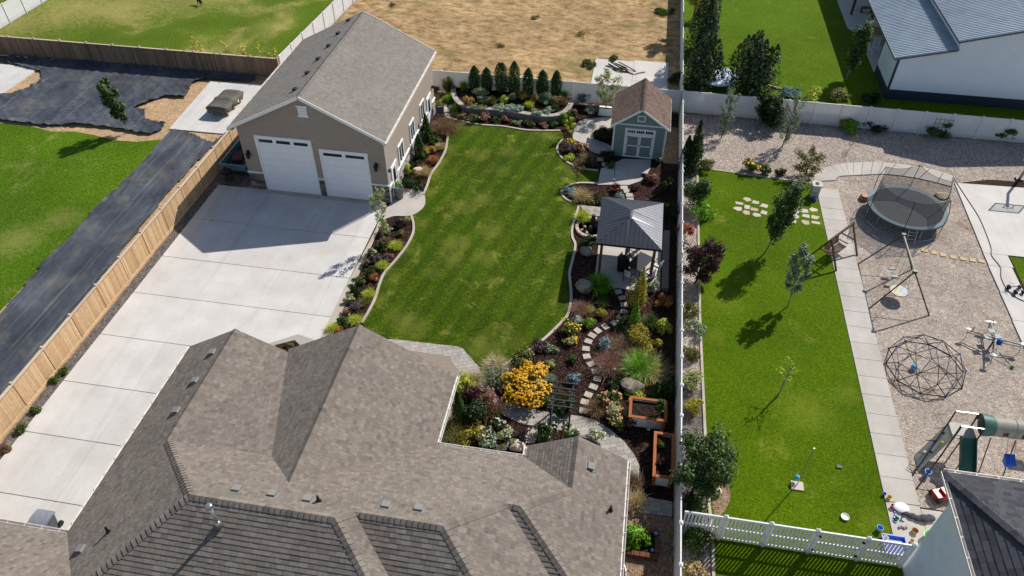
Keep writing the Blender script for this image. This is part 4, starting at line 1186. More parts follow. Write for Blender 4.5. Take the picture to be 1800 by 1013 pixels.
for k, pl in hp.items():
    o, u, v, n = plane_frame(pl)
    P2 = [((Vector(q) - o).dot(u), (Vector(q) - o).dot(v)) for q in pl]
    a, b = min(p[0] for p in P2), max(p[0] for p in P2)
    nb = int((b - a) / .26)
    for i in range(1, nb):
        cl = clip_rect(P2, a + (b - a) * i / nb - .012, a + (b - a) * i / nb + .012, -9, 9)
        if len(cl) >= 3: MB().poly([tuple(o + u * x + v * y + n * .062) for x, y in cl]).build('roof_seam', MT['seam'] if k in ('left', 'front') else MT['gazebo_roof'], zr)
for a in ((AX0, AY0, AE), (AX1, AY0, AE)): MB().tube(a, R0, .035, None, 6).build('hip_trim', MT['gazebo_roof'], zr)
for a in ((AX0, AY1, AE), (AX1, AY1, AE)): MB().tube(a, R1, .035, None, 6).build('hip_trim', MT['gazebo_roof'], zr)
MB().beam(R0, R1, .18, .07).build('ridge_trim', MT['gazebo_roof'], zr)
for a, b in (((AX0, AY0), (AX1, AY0)), ((AX1, AY0), (AX1, AY1)), ((AX1, AY1), (AX0, AY1)), ((AX0, AY1), (AX0, AY0))): MB().beam((a[0], a[1], AE - .05), (b[0], b[1], AE - .05), .03, .1).build('fascia', MT['black'], zr)
for x in (-.42, 2.62):
    for y in (33.95, 37.8):
        MB().box(x - .08, y - .08, .06, x + .08, y + .08, 2.66).build('post', MT['postwood'], gz)
        MB().box(x - .11, y - .11, .06, x + .11, y + .11, .22).build('post_base', MT['postwood'], gz)
for y in (33.95, 37.8): MB().box(-.42, y - .05, 2.48, 2.62, y + .05, 2.66).build('beam', MT['postwood'], gz)
for x in (-.42, 2.62): MB().box(x - .05, 34.04, 2.47, x + .05, 37.71, 2.65).build('beam', MT['postwood'], gz)

# ------------------------------------------------------------------ barn at the top right
bn = thing('barn', 'white metal barn with ribbed silver roof and dark base at top right', 'barn', (27, 70, 1.3))
BY0, BY1, BX0, BX1, BXR, BX2, BPY = 57.0, 85.0, 19.8, 23.6, 28.1, 32.7, 61.3
ZE, ZL, ZM, ZR, ZW = 4.78, 5.72, 6.36, 7.62, 2.1
TZ = 1.3   # this yard lies higher than the gardens in front of its fence
m = MB()
m.poly([(BX0, BY0, ZW), (BX1, BY0, ZW), (BX1, BY0, ZL), (BX0, BY0, ZE)])
m.poly([(BX1, BY0, ZW), (BX2, BY0, ZW), (BX2, BY0, ZM), (BXR, BY0, ZR), (BX1, BY0, ZM)])
m.poly([(BX0, BY0, ZW), (BX0, BY0, ZE), (BX0, BPY, ZE), (BX0, BPY, ZW)])
m.poly([(BX0, BPY, 0), (BX0, BPY, ZE), (22.6, BPY, 5.4), (22.6, BPY, 0)])
m.poly([(22.6, BPY, 0), (22.6, BPY, 5.4), (22.6, BY1, 5.4), (22.6, BY1, 0)])
m.poly([(BX1, BY0, ZL - .05), (BX1, BY0, ZM), (BX1, BY1, ZM), (BX1, BY1, ZL - .05)])
m.poly([(BX2, BY0, 0), (BX2, BY1, 0), (BX2, BY1, ZM), (BX2, BY0, ZM)])
m.poly([(22.6, BY1, 0), (22.6, BY1, ZM), (BXR, BY1, ZR), (BX2, BY1, ZM), (BX2, BY1, 0)])
m.build('wall', MT['barn_wall'], bn)
m = MB()
m.poly([(BX0 - .005, BY0 - .004, 0), (BX2, BY0 - .004, 0), (BX2, BY0 - .004, ZW), (BX0 - .005, BY0 - .004, ZW)])
m.poly([(BX0 - .005, BY0, 0), (BX0 - .005, BY0, ZW), (BX0 - .005, BPY, ZW), (BX0 - .005, BPY, 0)])
m.build('wainscot', MT['barn_navy'], bn)
rib = MB()
for i in range(55):
    x = BX0 + .15 + i * .245
    zt = ZE + (x - BX0) * .2474 if x < BX1 else (ZM + (x - BX1) * .28 if x < BXR else ZR - (x - BXR) * .274)
    rib.box(x - .02, BY0 - .014, ZW + .02, x + .02, BY0, zt - .03)
rib.build('wall_ribs', MT['barn_wall'], bn, kind='stuff')
MB().box(BX0 - .05, BY0 - .05, 0, BX0 + .09, BY0 + .09, ZE).build('corner_trim', MT['barn_navy'], bn)
BR = {'lean': [(19.45, 56.7, 4.7), (23.57, 56.7, 5.74), (23.57, BY1, 5.74), (19.45, BY1, 4.7)], 'main_l': [(23.35, 56.7, 6.34), (BXR, 56.7, 7.67), (BXR, BY1, 7.67), (23.35, BY1, 6.34)], 'main_r': [(33.1, 56.7, 6.34), (33.1, BY1, 6.34), (BXR, BY1, 7.67), (BXR, 56.7, 7.67)]}
m = MB()
for pl in BR.values():
    o, u, v, n = plane_frame(pl)
    m.poly([tuple(q) for q in pl])
    m.poly([tuple(Vector(q) - n * .06) for q in pl][::-1])
broof = m.build('roof', MT['barn_roof'], bn)
for k, pl in BR.items():
    o, u, v, n = plane_frame(pl)
    lo = pl[0]
    hi = pl[1] if k != 'main_r' else pl[3]
    y = 56.85
    while y < BY1:
        A, B = Vector((lo[0], y, lo[2])), Vector((hi[0], y, hi[2]))
        d = Vector((0, .028, 0))
        MB().add([A - d * 1.6, A + d * 1.6, B + d * 1.6, B - d * 1.6, A - d * .6 + n * .045, A + d * .6 + n * .045, B + d * .6 + n * .045, B - d * .6 + n * .045], [(4, 5, 6, 7), (0, 4, 7, 3), (1, 2, 6, 5), (0, 1, 5, 4)]).build('roof_rib', MT['barn_roof'], broof)
        y += .27
for a, b in (((19.45, 56.68, 4.66), (23.5, 56.68, 5.68)), ((23.35, 56.68, 6.29), (BXR, 56.68, 7.62)), ((33.1, 56.68, 6.29), (BXR, 56.68, 7.62))): MB().beam(a, b, .04, .16).build('rake_trim', MT['barn_trim'], bn)
MB().box(19.4, 56.66, 4.56, 19.46, BY1, 4.72).build('eave_trim', MT['barn_trim'], bn)
MB().box(23.32, 56.66, 6.2, 23.37, BY1, 6.36).build('eave_trim', MT['barn_trim'], bn)
for y in (66.5, 73.0, 80): MB().box(19.65, y - .1, TZ, 19.85, y + .1, 4.75).build('porch_post', MT['brownwood'], bn)
MB().prism([(19.8, BPY), (22.6, BPY), (22.6, 85), (19.5, 85), (19.0, 76), (19.0, 70), (19.8, 68.5)], TZ - .1, TZ + .08).build('porch_floor', MT['court'])['kind'] = 'structure'

# ------------------------------------------------------------------ dark-roofed house at the lower right
rh = thing('neighbour_house', 'pale grey house with charcoal shingle roof in the lower right corner', 'house', (20, 14, 0))
MB().box(13.75, 3, 0, 28, 17.75, 5.8).build('wall', MT['stucco_grey'], rh)
NR = {'nl': [(13.4, 18.45, 5.9), (17.2, 9.7, 8.92), (17.2, 3, 8.92), (13.4, 3, 5.9)], 'nb': [(13.4, 18.45, 5.9), (28, 18.45, 5.9), (28, 9.7, 8.92), (17.2, 9.7, 8.92)]}
m = MB()
for pl in NR.values():
    o, u, v, n = plane_frame(pl)
    m.poly([tuple(Vector(q) - n * .012) for q in pl])
nroof = m.build('roof', MT['deck_dark'], rh)
put_shingles({'nl': NR['nl']}, nroof, MT['shingle_dark'], row=.24, wid=(.25, .42), seed=80, t=.035)
put_shingles({'nb': NR['nb']}, nroof, MT['shingle_dark'], row=.2, wid=(.25, .45), seed=81, t=.012)
for m in ridge_caps((13.4, 18.45, 5.9), (17.2, 9.7, 8.92), .4, .24): m.build('ridge_cap', MT['shingle_dark'], nroof)
for a, b, w in (((13.4, 3, 5.9), (13.4, 18.45, 5.9), (1, 0, 0)), ((13.4, 18.45, 5.9), (28, 18.45, 5.9), (0, -1, 0))):
    m = MB()
    gutter(m, a, b, w)
    m.build('gutter', MT['gutter'], rh)
MB().box(13.42, 3, 5.76, 13.75, 18.4, 5.79).box(13.76, 17.75, 5.76, 28, 18.4, 5.79).build('soffit', MT['white'], rh)

# ------------------------------------------------------------------ vegetation
NR_ = np.random.RandomState(11)
def npmesh(name, V, F, mat, parent=None, off=None, kind=None):
    """mesh of quads from arrays (V in world space)"""
    me = bpy.data.meshes.new(name)
    V = np.asarray(V, dtype=np.float32)
    F = np.asarray(F, dtype=np.int32)
    if off is not None: V = V - np.asarray(off, dtype=np.float32)
    me.vertices.add(len(V))
    me.vertices.foreach_set('co', V.ravel())
    me.loops.add(F.size)
    me.loops.foreach_set('vertex_index', F.ravel())
    me.polygons.add(len(F))
    me.polygons.foreach_set('loop_start', np.arange(0, F.size, F.shape[1], dtype=np.int32))
    me.update(calc_edges=True)
    me.materials.append(mat)
    o = bpy.data.objects.new(name, me)
    COL.objects.link(o)
    if parent is not None: o.parent = parent
    if kind: o['kind'] = kind
    return o
def unit(a): return a / (np.linalg.norm(a, axis=1, keepdims=True) + 1e-9)
def leaf_cards(P, N, s, aspect=.55):
    k = len(P)
    N = unit(N)
    U = unit(np.cross(N, unit(NR_.normal(size=(k, 3)))))
    Wv = np.cross(N, U)
    s = (np.ones(k) * s * NR_.uniform(.6, 1.35, k))[:, None]
    V = np.stack([P - U * s, P - Wv * s * aspect + N * s * .15, P + U * s, P + Wv * s * aspect + N * s * .15], 1).reshape(-1, 3)
    F = np.arange(4 * k).reshape(-1, 4)
    return V, F
def cloud(c, r, h, n, clumps=9, tight=.36, shell=.62, low=.0):
    """leaf positions gathered in uneven clumps filling an ellipsoid of radius r, height h"""
    c = np.asarray(c, float)
    d = unit(NR_.normal(size=(clumps, 3)))
    rad = NR_.uniform(shell - .2, shell + .22, clumps)[:, None]
    cc = d * rad
    wgt = NR_.uniform(.6, 1.4, clumps)
    which = NR_.choice(clumps, n, p=wgt / wgt.sum())
    sz = NR_.uniform(.7, 1.25, clumps)
    off = unit(NR_.normal(size=(n, 3))) * (NR_.uniform(0, 1, (n, 1)) ** .45) * tight * sz[which][:, None]
    q = cc[which] + off
    out = unit(q * .7 + off / tight * .8)
    P = c + q * np.array([r, r, h / 2])
    P[:, 2] = np.maximum(P[:, 2], c[2] - h / 2 + .03 + NR_.uniform(0, .05, n))
    return P, out
def shrub(name, label, cat, pos, r, h, key, flower=None, leaf=.06, n=None, group=None, z0=0., clumps=10, tight=.42, shell=.6, fl=.28, flsize=.045, stems=True):
    t = thing(name, label, cat, (pos[0], pos[1], z0), group)
    L = t.location
    if n is None: n = int(min(3600, 240 + 1050 * r * (r + h) / (leaf / .06) ** 1.4))
    r *= 1.03
    P, O = cloud((0, 0, h * .52), r, h, n, clumps, tight, shell)
    V, F = leaf_cards(P, O + NR_.normal(size=P.shape) * .55 + np.array([0, 0, .35]), leaf)
    npmesh('foliage', V, F, LM[key], t)
    if stems:
        m = MB()
        for k in range(5):
            a = k * 1.257 + .3
            m.tube((0, 0, 0), (r * .45 * math.cos(a), r * .45 * math.sin(a), h * .6), .014, .006, 5, False)
        o = m.build('stems', MT['bark'])
        o.parent = t
    if flower:
        k = int(n * fl * .16) + 8
        sel = NR_.choice(len(P), min(k, len(P)), replace=False)
        top = sel[P[sel][:, 2] > h * .42]
        Q = P[top] + O[top] * np.array([r, r, h]) * .14
        Q = np.repeat(Q, 4, 0) + NR_.normal(size=(len(Q) * 4, 3)) * flsize * .5
        V, F = leaf_cards(Q, np.repeat(O[top], 4, 0) * .6 + np.array([0, 0, .9]) + NR_.normal(size=Q.shape) * .25, flsize, .8)
        npmesh('flowers', V, F, LM[flower], t, kind='stuff')
    return t
def grass(name, label, cat, pos, r, h, key, n=260, w=.014, group=None, z0=0., arch=1.0, spread=.25, flower=None):
    t = thing(name, label, cat, (pos[0], pos[1], z0), group)
    az = NR_.uniform(0, 2 * math.pi, n)
    lean = NR_.uniform(.05, 1, n) ** .7
    ln = h * NR_.uniform(.7, 1.15, n)
    bx = NR_.normal(size=(n, 2)) * r * spread * .5
    dirx = np.stack([np.cos(az), np.sin(az)], 1)
    rows = []
    seg = 4
    for k in range(seg + 1):
        u = k / seg
        hor = r * lean * (u ** 1.5) * 1.05
        ver = ln * (u - arch * .55 * lean * u ** 2.4)
        c = np.concatenate([bx + dirx * hor[:, None], np.maximum(ver, .02)[:, None]], 1)
        side = np.stack([-np.sin(az), np.cos(az), np.zeros(n)], 1) * (w * (1 - .8 * u))
        rows.append((c - side, c + side))
    V = np.stack([x for rr in rows for x in rr], 1)
    F = []
    base = np.arange(n)[:, None] * (2 * (seg + 1))
    for k in range(seg): F.append(base + np.array([[2 * k, 2 * k + 1, 2 * k + 3, 2 * k + 2]]))
    npmesh('blades', V.reshape(-1, 3), np.concatenate(F, 0), LM[key], t)
    if flower:
        tips = V[:, -2, :][NR_.uniform(size=n) < .5]
        Q = np.repeat(tips, 3, 0) + NR_.normal(size=(len(tips) * 3, 3)) * .03
        V2, F2 = leaf_cards(Q, NR_.normal(size=Q.shape), .035, .4)
        npmesh('plumes', V2, F2, LM[flower], t)
    return t
def conifer(name, label, cat, pos, r, h, key='arb', n=None, group=None, z0=0., tip=1.5, leaf=.07, twin=0, spires=0):
    t = thing(name, label, cat, (pos[0], pos[1], z0), group)
    if n is None: n = int(900 + 2000 * r * h)
    else: n = int(n * 1.7)
    u = NR_.uniform(0.02, 1, n) ** .85
    az = NR_.uniform(0, 2 * math.pi, n)
    lob = 1 + .16 * np.sin(az * 5 + u * 9 + NR_.uniform(0, 6)) + NR_.normal(size=n) * .07
    rad = r * (1 - u ** tip) ** .8 * (.55 + .45 * np.minimum(1, u * 6)) * lob * NR_.uniform(.72, 1.02, n)
    P = np.stack([rad * np.cos(az), rad * np.sin(az), u * h], 1)
    if twin:
        P[:, 0] += np.where(NR_.uniform(size=n) < .5, -1, 1) * twin * u
    if spires:   # several uneven leaders instead of one smooth cone
        sa, sr, sh = NR_.uniform(0, 6.28, spires), NR_.uniform(.1, .8, spires) ** .7 * r, NR_.uniform(.62, 1.04, spires)
        sh[0], sr[0] = 1.08, .1
        w_ = NR_.choice(spires, n)
        q = .42 + .18 * NR_.uniform(size=spires)[w_]
        P[:, 0] = P[:, 0] * q + np.cos(sa)[w_] * sr[w_]
        P[:, 1] = P[:, 1] * q + np.sin(sa)[w_] * sr[w_]
        P[:, 2] *= sh[w_]
    O = np.stack([np.cos(az), np.sin(az), np.ones(n) * .5], 1) + NR_.normal(size=(n, 3)) * .35
    V, F = leaf_cards(P, O, leaf, .45)
    npmesh('foliage', V, F, LM[key], t)
    o = MB().tube((0, 0, 0), (0, 0, h * .85), .05, .015, 6, False).build('trunk', MT['bark'])
    o.parent = t
    return t
def tree(name, label, pos, h, cr, ch, key='tree', n=1500, leaf=.08, trunk=.06, lean=(0, 0), group=None, z0=0., bark='bark', clumps=14, tight=.3, shape=1.0, low=None, cat='tree', flower=None, limbs=9):
    """tapered trunk, limbs and a crown of leaf clumps; ch = crown height, cr = crown radius"""
    t = thing(name, label, cat, (pos[0], pos[1], z0), group)
    m = MB()
    top = Vector((lean[0], lean[1], h * .92))
    base = Vector((0, 0, 0))
    k = 5
    pts = [base.lerp(top, i / k) + Vector((rnd.uniform(-.03, .03), rnd.uniform(-.03, .03), 0)) * (i > 0) for i in range(k + 1)]
    for i in range(k): m.tube(pts[i], pts[i + 1], trunk * (1 - .8 * i / k), trunk * (1 - .8 * (i + 1) / k), 7, False)
    o = m.build('trunk', MT[bark])
    o.parent = t
    cz = h - ch / 2
    nodes = []
    lm = MB()
    for i in range(limbs):
        u = (i + .5) / limbs
        z = h - ch * (1 - u * .93)
        a = i * 2.4 + rnd.uniform(-.4, .4)
        e = cr * math.sqrt(max(.05, 1 - ((z - cz) / (ch / 2 + .05)) ** 2)) * rnd.uniform(.65, 1.05) * (1 if shape == 1 else (1 - (u - .25) * shape * .5))
        p0 = base.lerp(top, max(.1, (z - ch * .12) / h))
        p1 = Vector((lean[0] * z / h + e * math.cos(a), lean[1] * z / h + e * math.sin(a), z + ch * .08))
        lm.tube(p0, p1, trunk * .42, .008, 5, False)
        for f_ in (.55, .8, 1.0): nodes.append(p0.lerp(p1, f_))
    nodes.append(top + Vector((0, 0, h * .06)))
    nodes.append(top)
    lo = lm.build('limbs', MT[bark])
    lo.parent = t
    nodes = np.array([tuple(q) for q in nodes])
    extra = []
    for i in range(max(0, clumps - len(nodes) // 2)):
        d = NR_.normal(size=3)
        d /= np.linalg.norm(d)
        extra.append((lean[0] * cz / h + d[0] * cr * .75, lean[1] * cz / h + d[1] * cr * .75, cz + d[2] * ch * .42))
    if extra: nodes = np.concatenate([nodes, np.array(extra)], 0)
    n = int(n * 1.6)
    wch = NR_.choice(len(nodes), n)
    sz = NR_.uniform(.6, 1.25, len(nodes)) * tight
    off = unit(NR_.normal(size=(n, 3))) * (NR_.uniform(0, 1, (n, 1)) ** .5) * sz[wch][:, None] * np.array([cr, cr, max(cr, ch * .42)])
    P = nodes[wch] + off
    P[:, 2] = np.maximum(P[:, 2], .08)
    V, F = leaf_cards(P, unit(off) + np.array([0, 0, .5]) + NR_.normal(size=P.shape) * .5, leaf)
    npmesh('crown', V, F, LM[key], t)
    if flower:
        sel = NR_.choice(n, n // 5)
        V, F = leaf_cards(P[sel] + unit(off[sel]) * .06, NR_.normal(size=(len(sel), 3)) + np.array([0, 0, .8]), leaf)
        npmesh('blossom', V, F, LM[flower], t)
    return t
def boulder(label, pos, r, sc=(1, 1, .7), mat='rock', seed=1, group=None, name='boulder'):
    rr = np.random.RandomState(seed)
    t = MB().ball((0, 0, 0), 1, 16)
    V = np.array(t.v)
    ph = rr.uniform(0, 6, 12)
    d = np.ones(len(V))
    for i in range(4):
        k = rr.normal(size=3) * (1.2 + i * .9)
        d += .11 / (1 + .4 * i) * np.sin(V @ k + ph[i])
    for i in range(7):   # flat facets
        k = rr.normal(size=3)
        k /= np.linalg.norm(k)
        dd = (V * d[:, None]) @ k
        over = np.maximum(0, dd - .72)
        d = d * (1 - .8 * over)
    V = V * d[:, None] * np.array(sc) * r
    V[:, 2] = np.maximum(V[:, 2] + r * sc[2] * .7, 0)
    m = MB()
    m.v = [tuple(q) for q in V]
    m.f = t.f
    o = m.build(name, MT[mat])
    o.location = (pos[0], pos[1], 0)
    return tag(o, label, 'boulder', group)

S, G, C, T = shrub, grass, conifer, tree
# --- bed between the driveway and the lawn, from the garage towards the house
T('small_tree', 'slender young tree with pale leaves in the driveway bed near the garage', (-13.87, 34.48), 4.1, .62, 2.5, 'varieg', 620, .06, .03, (-.15, .15), bark='bark_pale', tight=.36)
D = 'driveway bed'
S('shrub', 'variegated rounded shrub left of the dark purple one at the garage end', 'shrub', (-14.27, 35.66, 0.30), .45, .65, 'varieg')
S('shrub', 'dark purple mounded shrub beside the paved garage entry pad', 'shrub', (-13.46, 36.64, 0.30), .52, .65, 'purple')
G('ornamental_grass', 'small lime tuft next to the dark purple shrub by the entry pad', 'grass clump', (-13.14, 37.20, 0.15), .25, .35, 'lime', 120)
S('shrub', 'small olive green shrub below the dark purple one in the driveway bed', 'shrub', (-13.23, 35.67, 0.20), .28, .35, 'olive')
S('shrub', 'reddish pink leaved shrub left of the topmost lime grass in the driveway bed', 'shrub', (-13.91, 34.57, 0.25), .4, .5, 'pinkleaf')
G('ornamental_grass', 'lime green grass mound nearest the garage in the driveway bed', 'grass clump', (-13.13, 34.42, 0.20), .5, .5, 'lime', 420, .012, spread=.5)
S('shrub', 'dark green shrub between driveway kerb and the topmost lime grass mound', 'shrub', (-14.00, 33.93, 0.25), .42, .5, 'dark')
S('shrub', 'grey green variegated shrub at the kerb above the purple one', 'shrub', (-14.41, 33.47, 0.25), .38, .5, 'varieg')
S('shrub', 'deep purple shrub in the middle of the driveway bed', 'shrub', (-13.97, 32.88, 0.30), .45, .55, 'purple')
S('shrub', 'low russet brown shrub between the two upper lime grass mounds', 'shrub', (-13.36, 33.33, 0.20), .36, .35, 'pinkbrown')
G('ornamental_grass', 'second lime green grass mound from the garage in the driveway bed', 'grass clump', (-13.42, 32.45, 0.20), .45, .5, 'lime', 380, .012, spread=.5)
S('shrub', 'pink tinged variegated shrub against the driveway kerb', 'shrub', (-14.46, 32.48, 0.25), .34, .5, 'pinkleaf')
S('shrub', 'dark green rounded shrub below the pink tinged one at the kerb', 'shrub', (-13.99, 31.71, 0.30), .48, .55, 'dark')
S('shrub', 'orange brown shrub between the second and third lime grass mounds', 'shrub', (-13.60, 31.22, 0.20), .33, .4, 'orange')
S('shrub', 'bright green shrub with pinkish tips halfway down the driveway bed', 'shrub', (-14.38, 30.82, 0.25), .42, .5, 'green')
S('shrub', 'dark shrub below the bright green one at the driveway kerb', 'shrub', (-14.23, 30.04, 0.25), .46, .5, 'dark')
G('ornamental_grass', 'third lime green grass mound from the garage in the driveway bed', 'grass clump', (-13.44, 29.94, 0.20), .42, .45, 'lime', 360, .012, spread=.5)
G('ornamental_grass', 'duller yellow green grass mound just below the third lime one', 'grass clump', (-13.48, 29.21, 0.20), .38, .45, 'olive', 320, .012, spread=.5)
S('shrub', 'pale variegated shrub at the kerb above the lowest purple shrub', 'shrub', (-14.43, 29.23, 0.25), .34, .45, 'varieg')
S('shrub', 'lowest deep purple shrub in the driveway bed', 'shrub', (-13.91, 28.60, 0.30), .5, .55, 'purple')
S('shrub', 'salmon and cream variegated shrub near the roof peak in the driveway bed', 'shrub', (-14.26, 28.03, 0.25), .4, .5, 'pinkleaf', 'f_peach')
S('shrub', 'green shrub below the salmon coloured one near the roof', 'shrub', (-14.13, 27.46, 0.25), .4, .45, 'green')
G('ornamental_grass', 'lime grass mound touching the kerb beside the roof peak', 'grass clump', (-13.52, 27.70, 0.20), .45, .45, 'lime', 380, .012, spread=.5)
G('ornamental_grass', 'lowest lime grass mound at the corner of the driveway bed', 'grass clump', (-14.60, 26.89, 0.20), .4, .45, 'lime', 340, .012, spread=.5)
S('shrub', 'small orange leaved shrub beside the lowest lime grass mound', 'shrub', (-14.19, 26.83, 0.15), .24, .3, 'orange')
S('perennial', 'tiny green plant alone in the small bordered bed by the house', 'plant', (-16.45, 25.25), .2, .25, 'olive')
# --- bed along the side of the garage
G('ornamental_grass', 'large feathery brown grass at the far corner of the garage bed', 'grass clump', (-13.37, 48.43, 0.45), 1.15, 1.1, 'brown', 900, .01, flower='pinkbrown', spread=.7)
C('columnar_conifer', 'taller dark conifer against the garage wall below the middle window', 'conifer', (-14.38, 47.03), .42, 2.2, 'arb', leaf=.06)
C('columnar_conifer', 'second dark conifer against the garage wall, nearer the doors', 'conifer', (-14.29, 44.54), .45, 2.0, 'arb', leaf=.06)
S('shrub', 'golden yellow shrub between the conifers and the kerb by the garage', 'shrub', (-13.68, 45.40, 0.30), .45, .55, 'gold')
G('ornamental_grass', 'bright orange tufted grass in the garage bed', 'grass clump', (-13.20, 44.34, 0.20), .42, .45, 'orange', 380, .012, spread=.5)
G('ornamental_grass', 'straw coloured grass next to the kerb in the garage bed', 'grass clump', (-13.08, 46.05, 0.20), .45, .5, 'tan', 380, .012, spread=.5)
S('shrub', 'mid green shrub below the feathery brown grass', 'shrub', (-13.57, 46.84, 0.25), .5, .5, 'green')
S('shrub', 'large dark green shrub at the near end of the garage bed', 'shrub', (-13.62, 40.93, 0.40), .95, .85, 'dark', leaf=.055)
G('ornamental_grass', 'dry straw grass above the large dark shrub by the garage', 'grass clump', (-13.42, 42.60, 0.30), .6, .6, 'tan', 420, .01, spread=.6)
S('shrub', 'upright yellow green shrub beside the side door of the garage', 'shrub', (-14.56, 42.40, 0.35), .3, .8, 'lime')
S('shrub', 'dark green low shrub beside the second conifer at the garage wall', 'shrub', (-14.44, 43.45, 0.25), .5, .5, 'dark')
S('shrub', 'yellowish shrub between the two garage conifers', 'shrub', (-14.01, 44.87, 0.30), .35, .6, 'yellow')
S('perennial', 'small maroon plant below the orange grass at the garage', 'plant', (-13.15, 43.75, 0.10), .25, .25, 'maroon')
boulder('pale rounded boulder in the garage bed above the large dark shrub', (-13.96, 42.67), .36, (1, .9, .75), 'rock_pale', 2)
# --- raised bed along the rear fence
RW = smoothline([(-14.14, 54.74), (-13.90, 53.82), (-13.63, 52.92), (-13.22, 52.16), (-12.73, 51.60), (-12.21, 51.34), (-11.37, 51.26), (-10.47, 51.33), (-9.57, 51.35), (-8.65, 51.29), (-7.73, 51.15), (-6.82, 51.04), (-6.01, 51.05), (-5.28, 51.23), (-4.76, 51.67), (-4.43, 52.34), (-4.27, 53.27), (-4.32, 54.18)], 3)
rw = thing('retaining_wall', 'curved grey block retaining wall of the raised bed', 'retaining wall', (RW[0][0], RW[0][1], 0))
def wall_block(a, b, z0, z1, w, name, mat):
    a, b = Vector(a), Vector(b)
    d = (b - a)
    nn = Vector((-d.y, d.x)).normalized() * w / 2
    e = d.normalized() * .006
    MB().prism([tuple(a - nn + e), tuple(b - nn - e), tuple(b + nn - e), tuple(a + nn + e)], z0, z1).build(name, mat, rw)
def resample(line, step):
    out = [Vector(line[0])]
    acc = 0
    for a, b in zip(line, line[1:]):
        a, b = Vector(a), Vector(b)
        L = (b - a).length
        while acc + L >= step:
            t_ = (step - acc) / L
            a = a.lerp(b, t_)
            out.append(a.copy())
            L = (b - a).length
            acc = 0
        acc += L
    return out
rp = resample(RW, .44)
for lay in range(3):
    for i in range(len(rp) - 1):
        a, b = rp[i], rp[i + 1]
        if lay == 1: a, b = a.lerp(b, .5), (b.lerp(rp[i + 2], .5) if i + 2 < len(rp) else b)
        wall_block(a, b, .19 * lay + .005, .19 * (lay + 1) - .003, .26 + rnd.uniform(-.012, .012), 'block', MT['block'])
for i in range(len(rp) - 1): wall_block(rp[i], rp[i + 1], .57, .65, .4, 'cap_stone', MT['paver'])
bed = [tuple(p) for p in RW] + [(RW[-1][0] + .1, 53.9), (RW[0][0], 53.9)]
MB().prism(bed, 0, .55).build('raised_bed_soil', MT['soil'])['kind'] = 'structure'
Z = .55
GA_ = 'columnar evergreens along the rear fence'
ords = ['leftmost', 'second from left', 'third from left, twin topped', 'middle, tallest', 'fifth from left', 'sixth from left', 'rightmost, slimmest']
for i, (q, hh, rr_) in enumerate((((-12.24, 54.42, 0.55), 1.75, .42), ((-11.21, 54.21, 0.55), 1.8, .42), ((-10.02, 54.13, 0.55), 2.3, .5), ((-8.97, 54.22, 0.55), 2.45, .46), ((-7.81, 53.95, 0.55), 2.15, .42), ((-6.70, 54.24, 0.55), 1.95, .45), ((-5.60, 54.24, 0.55), 2.0, .4))):
    C('columnar_evergreen', 'columnar evergreen against the rear white fence, ' + ords[i], 'evergreen', q, rr_ * 1.08, hh * 1.12, 'arb', 1600, GA_, Z, 4.5, .065, .12 if i == 2 else 0)
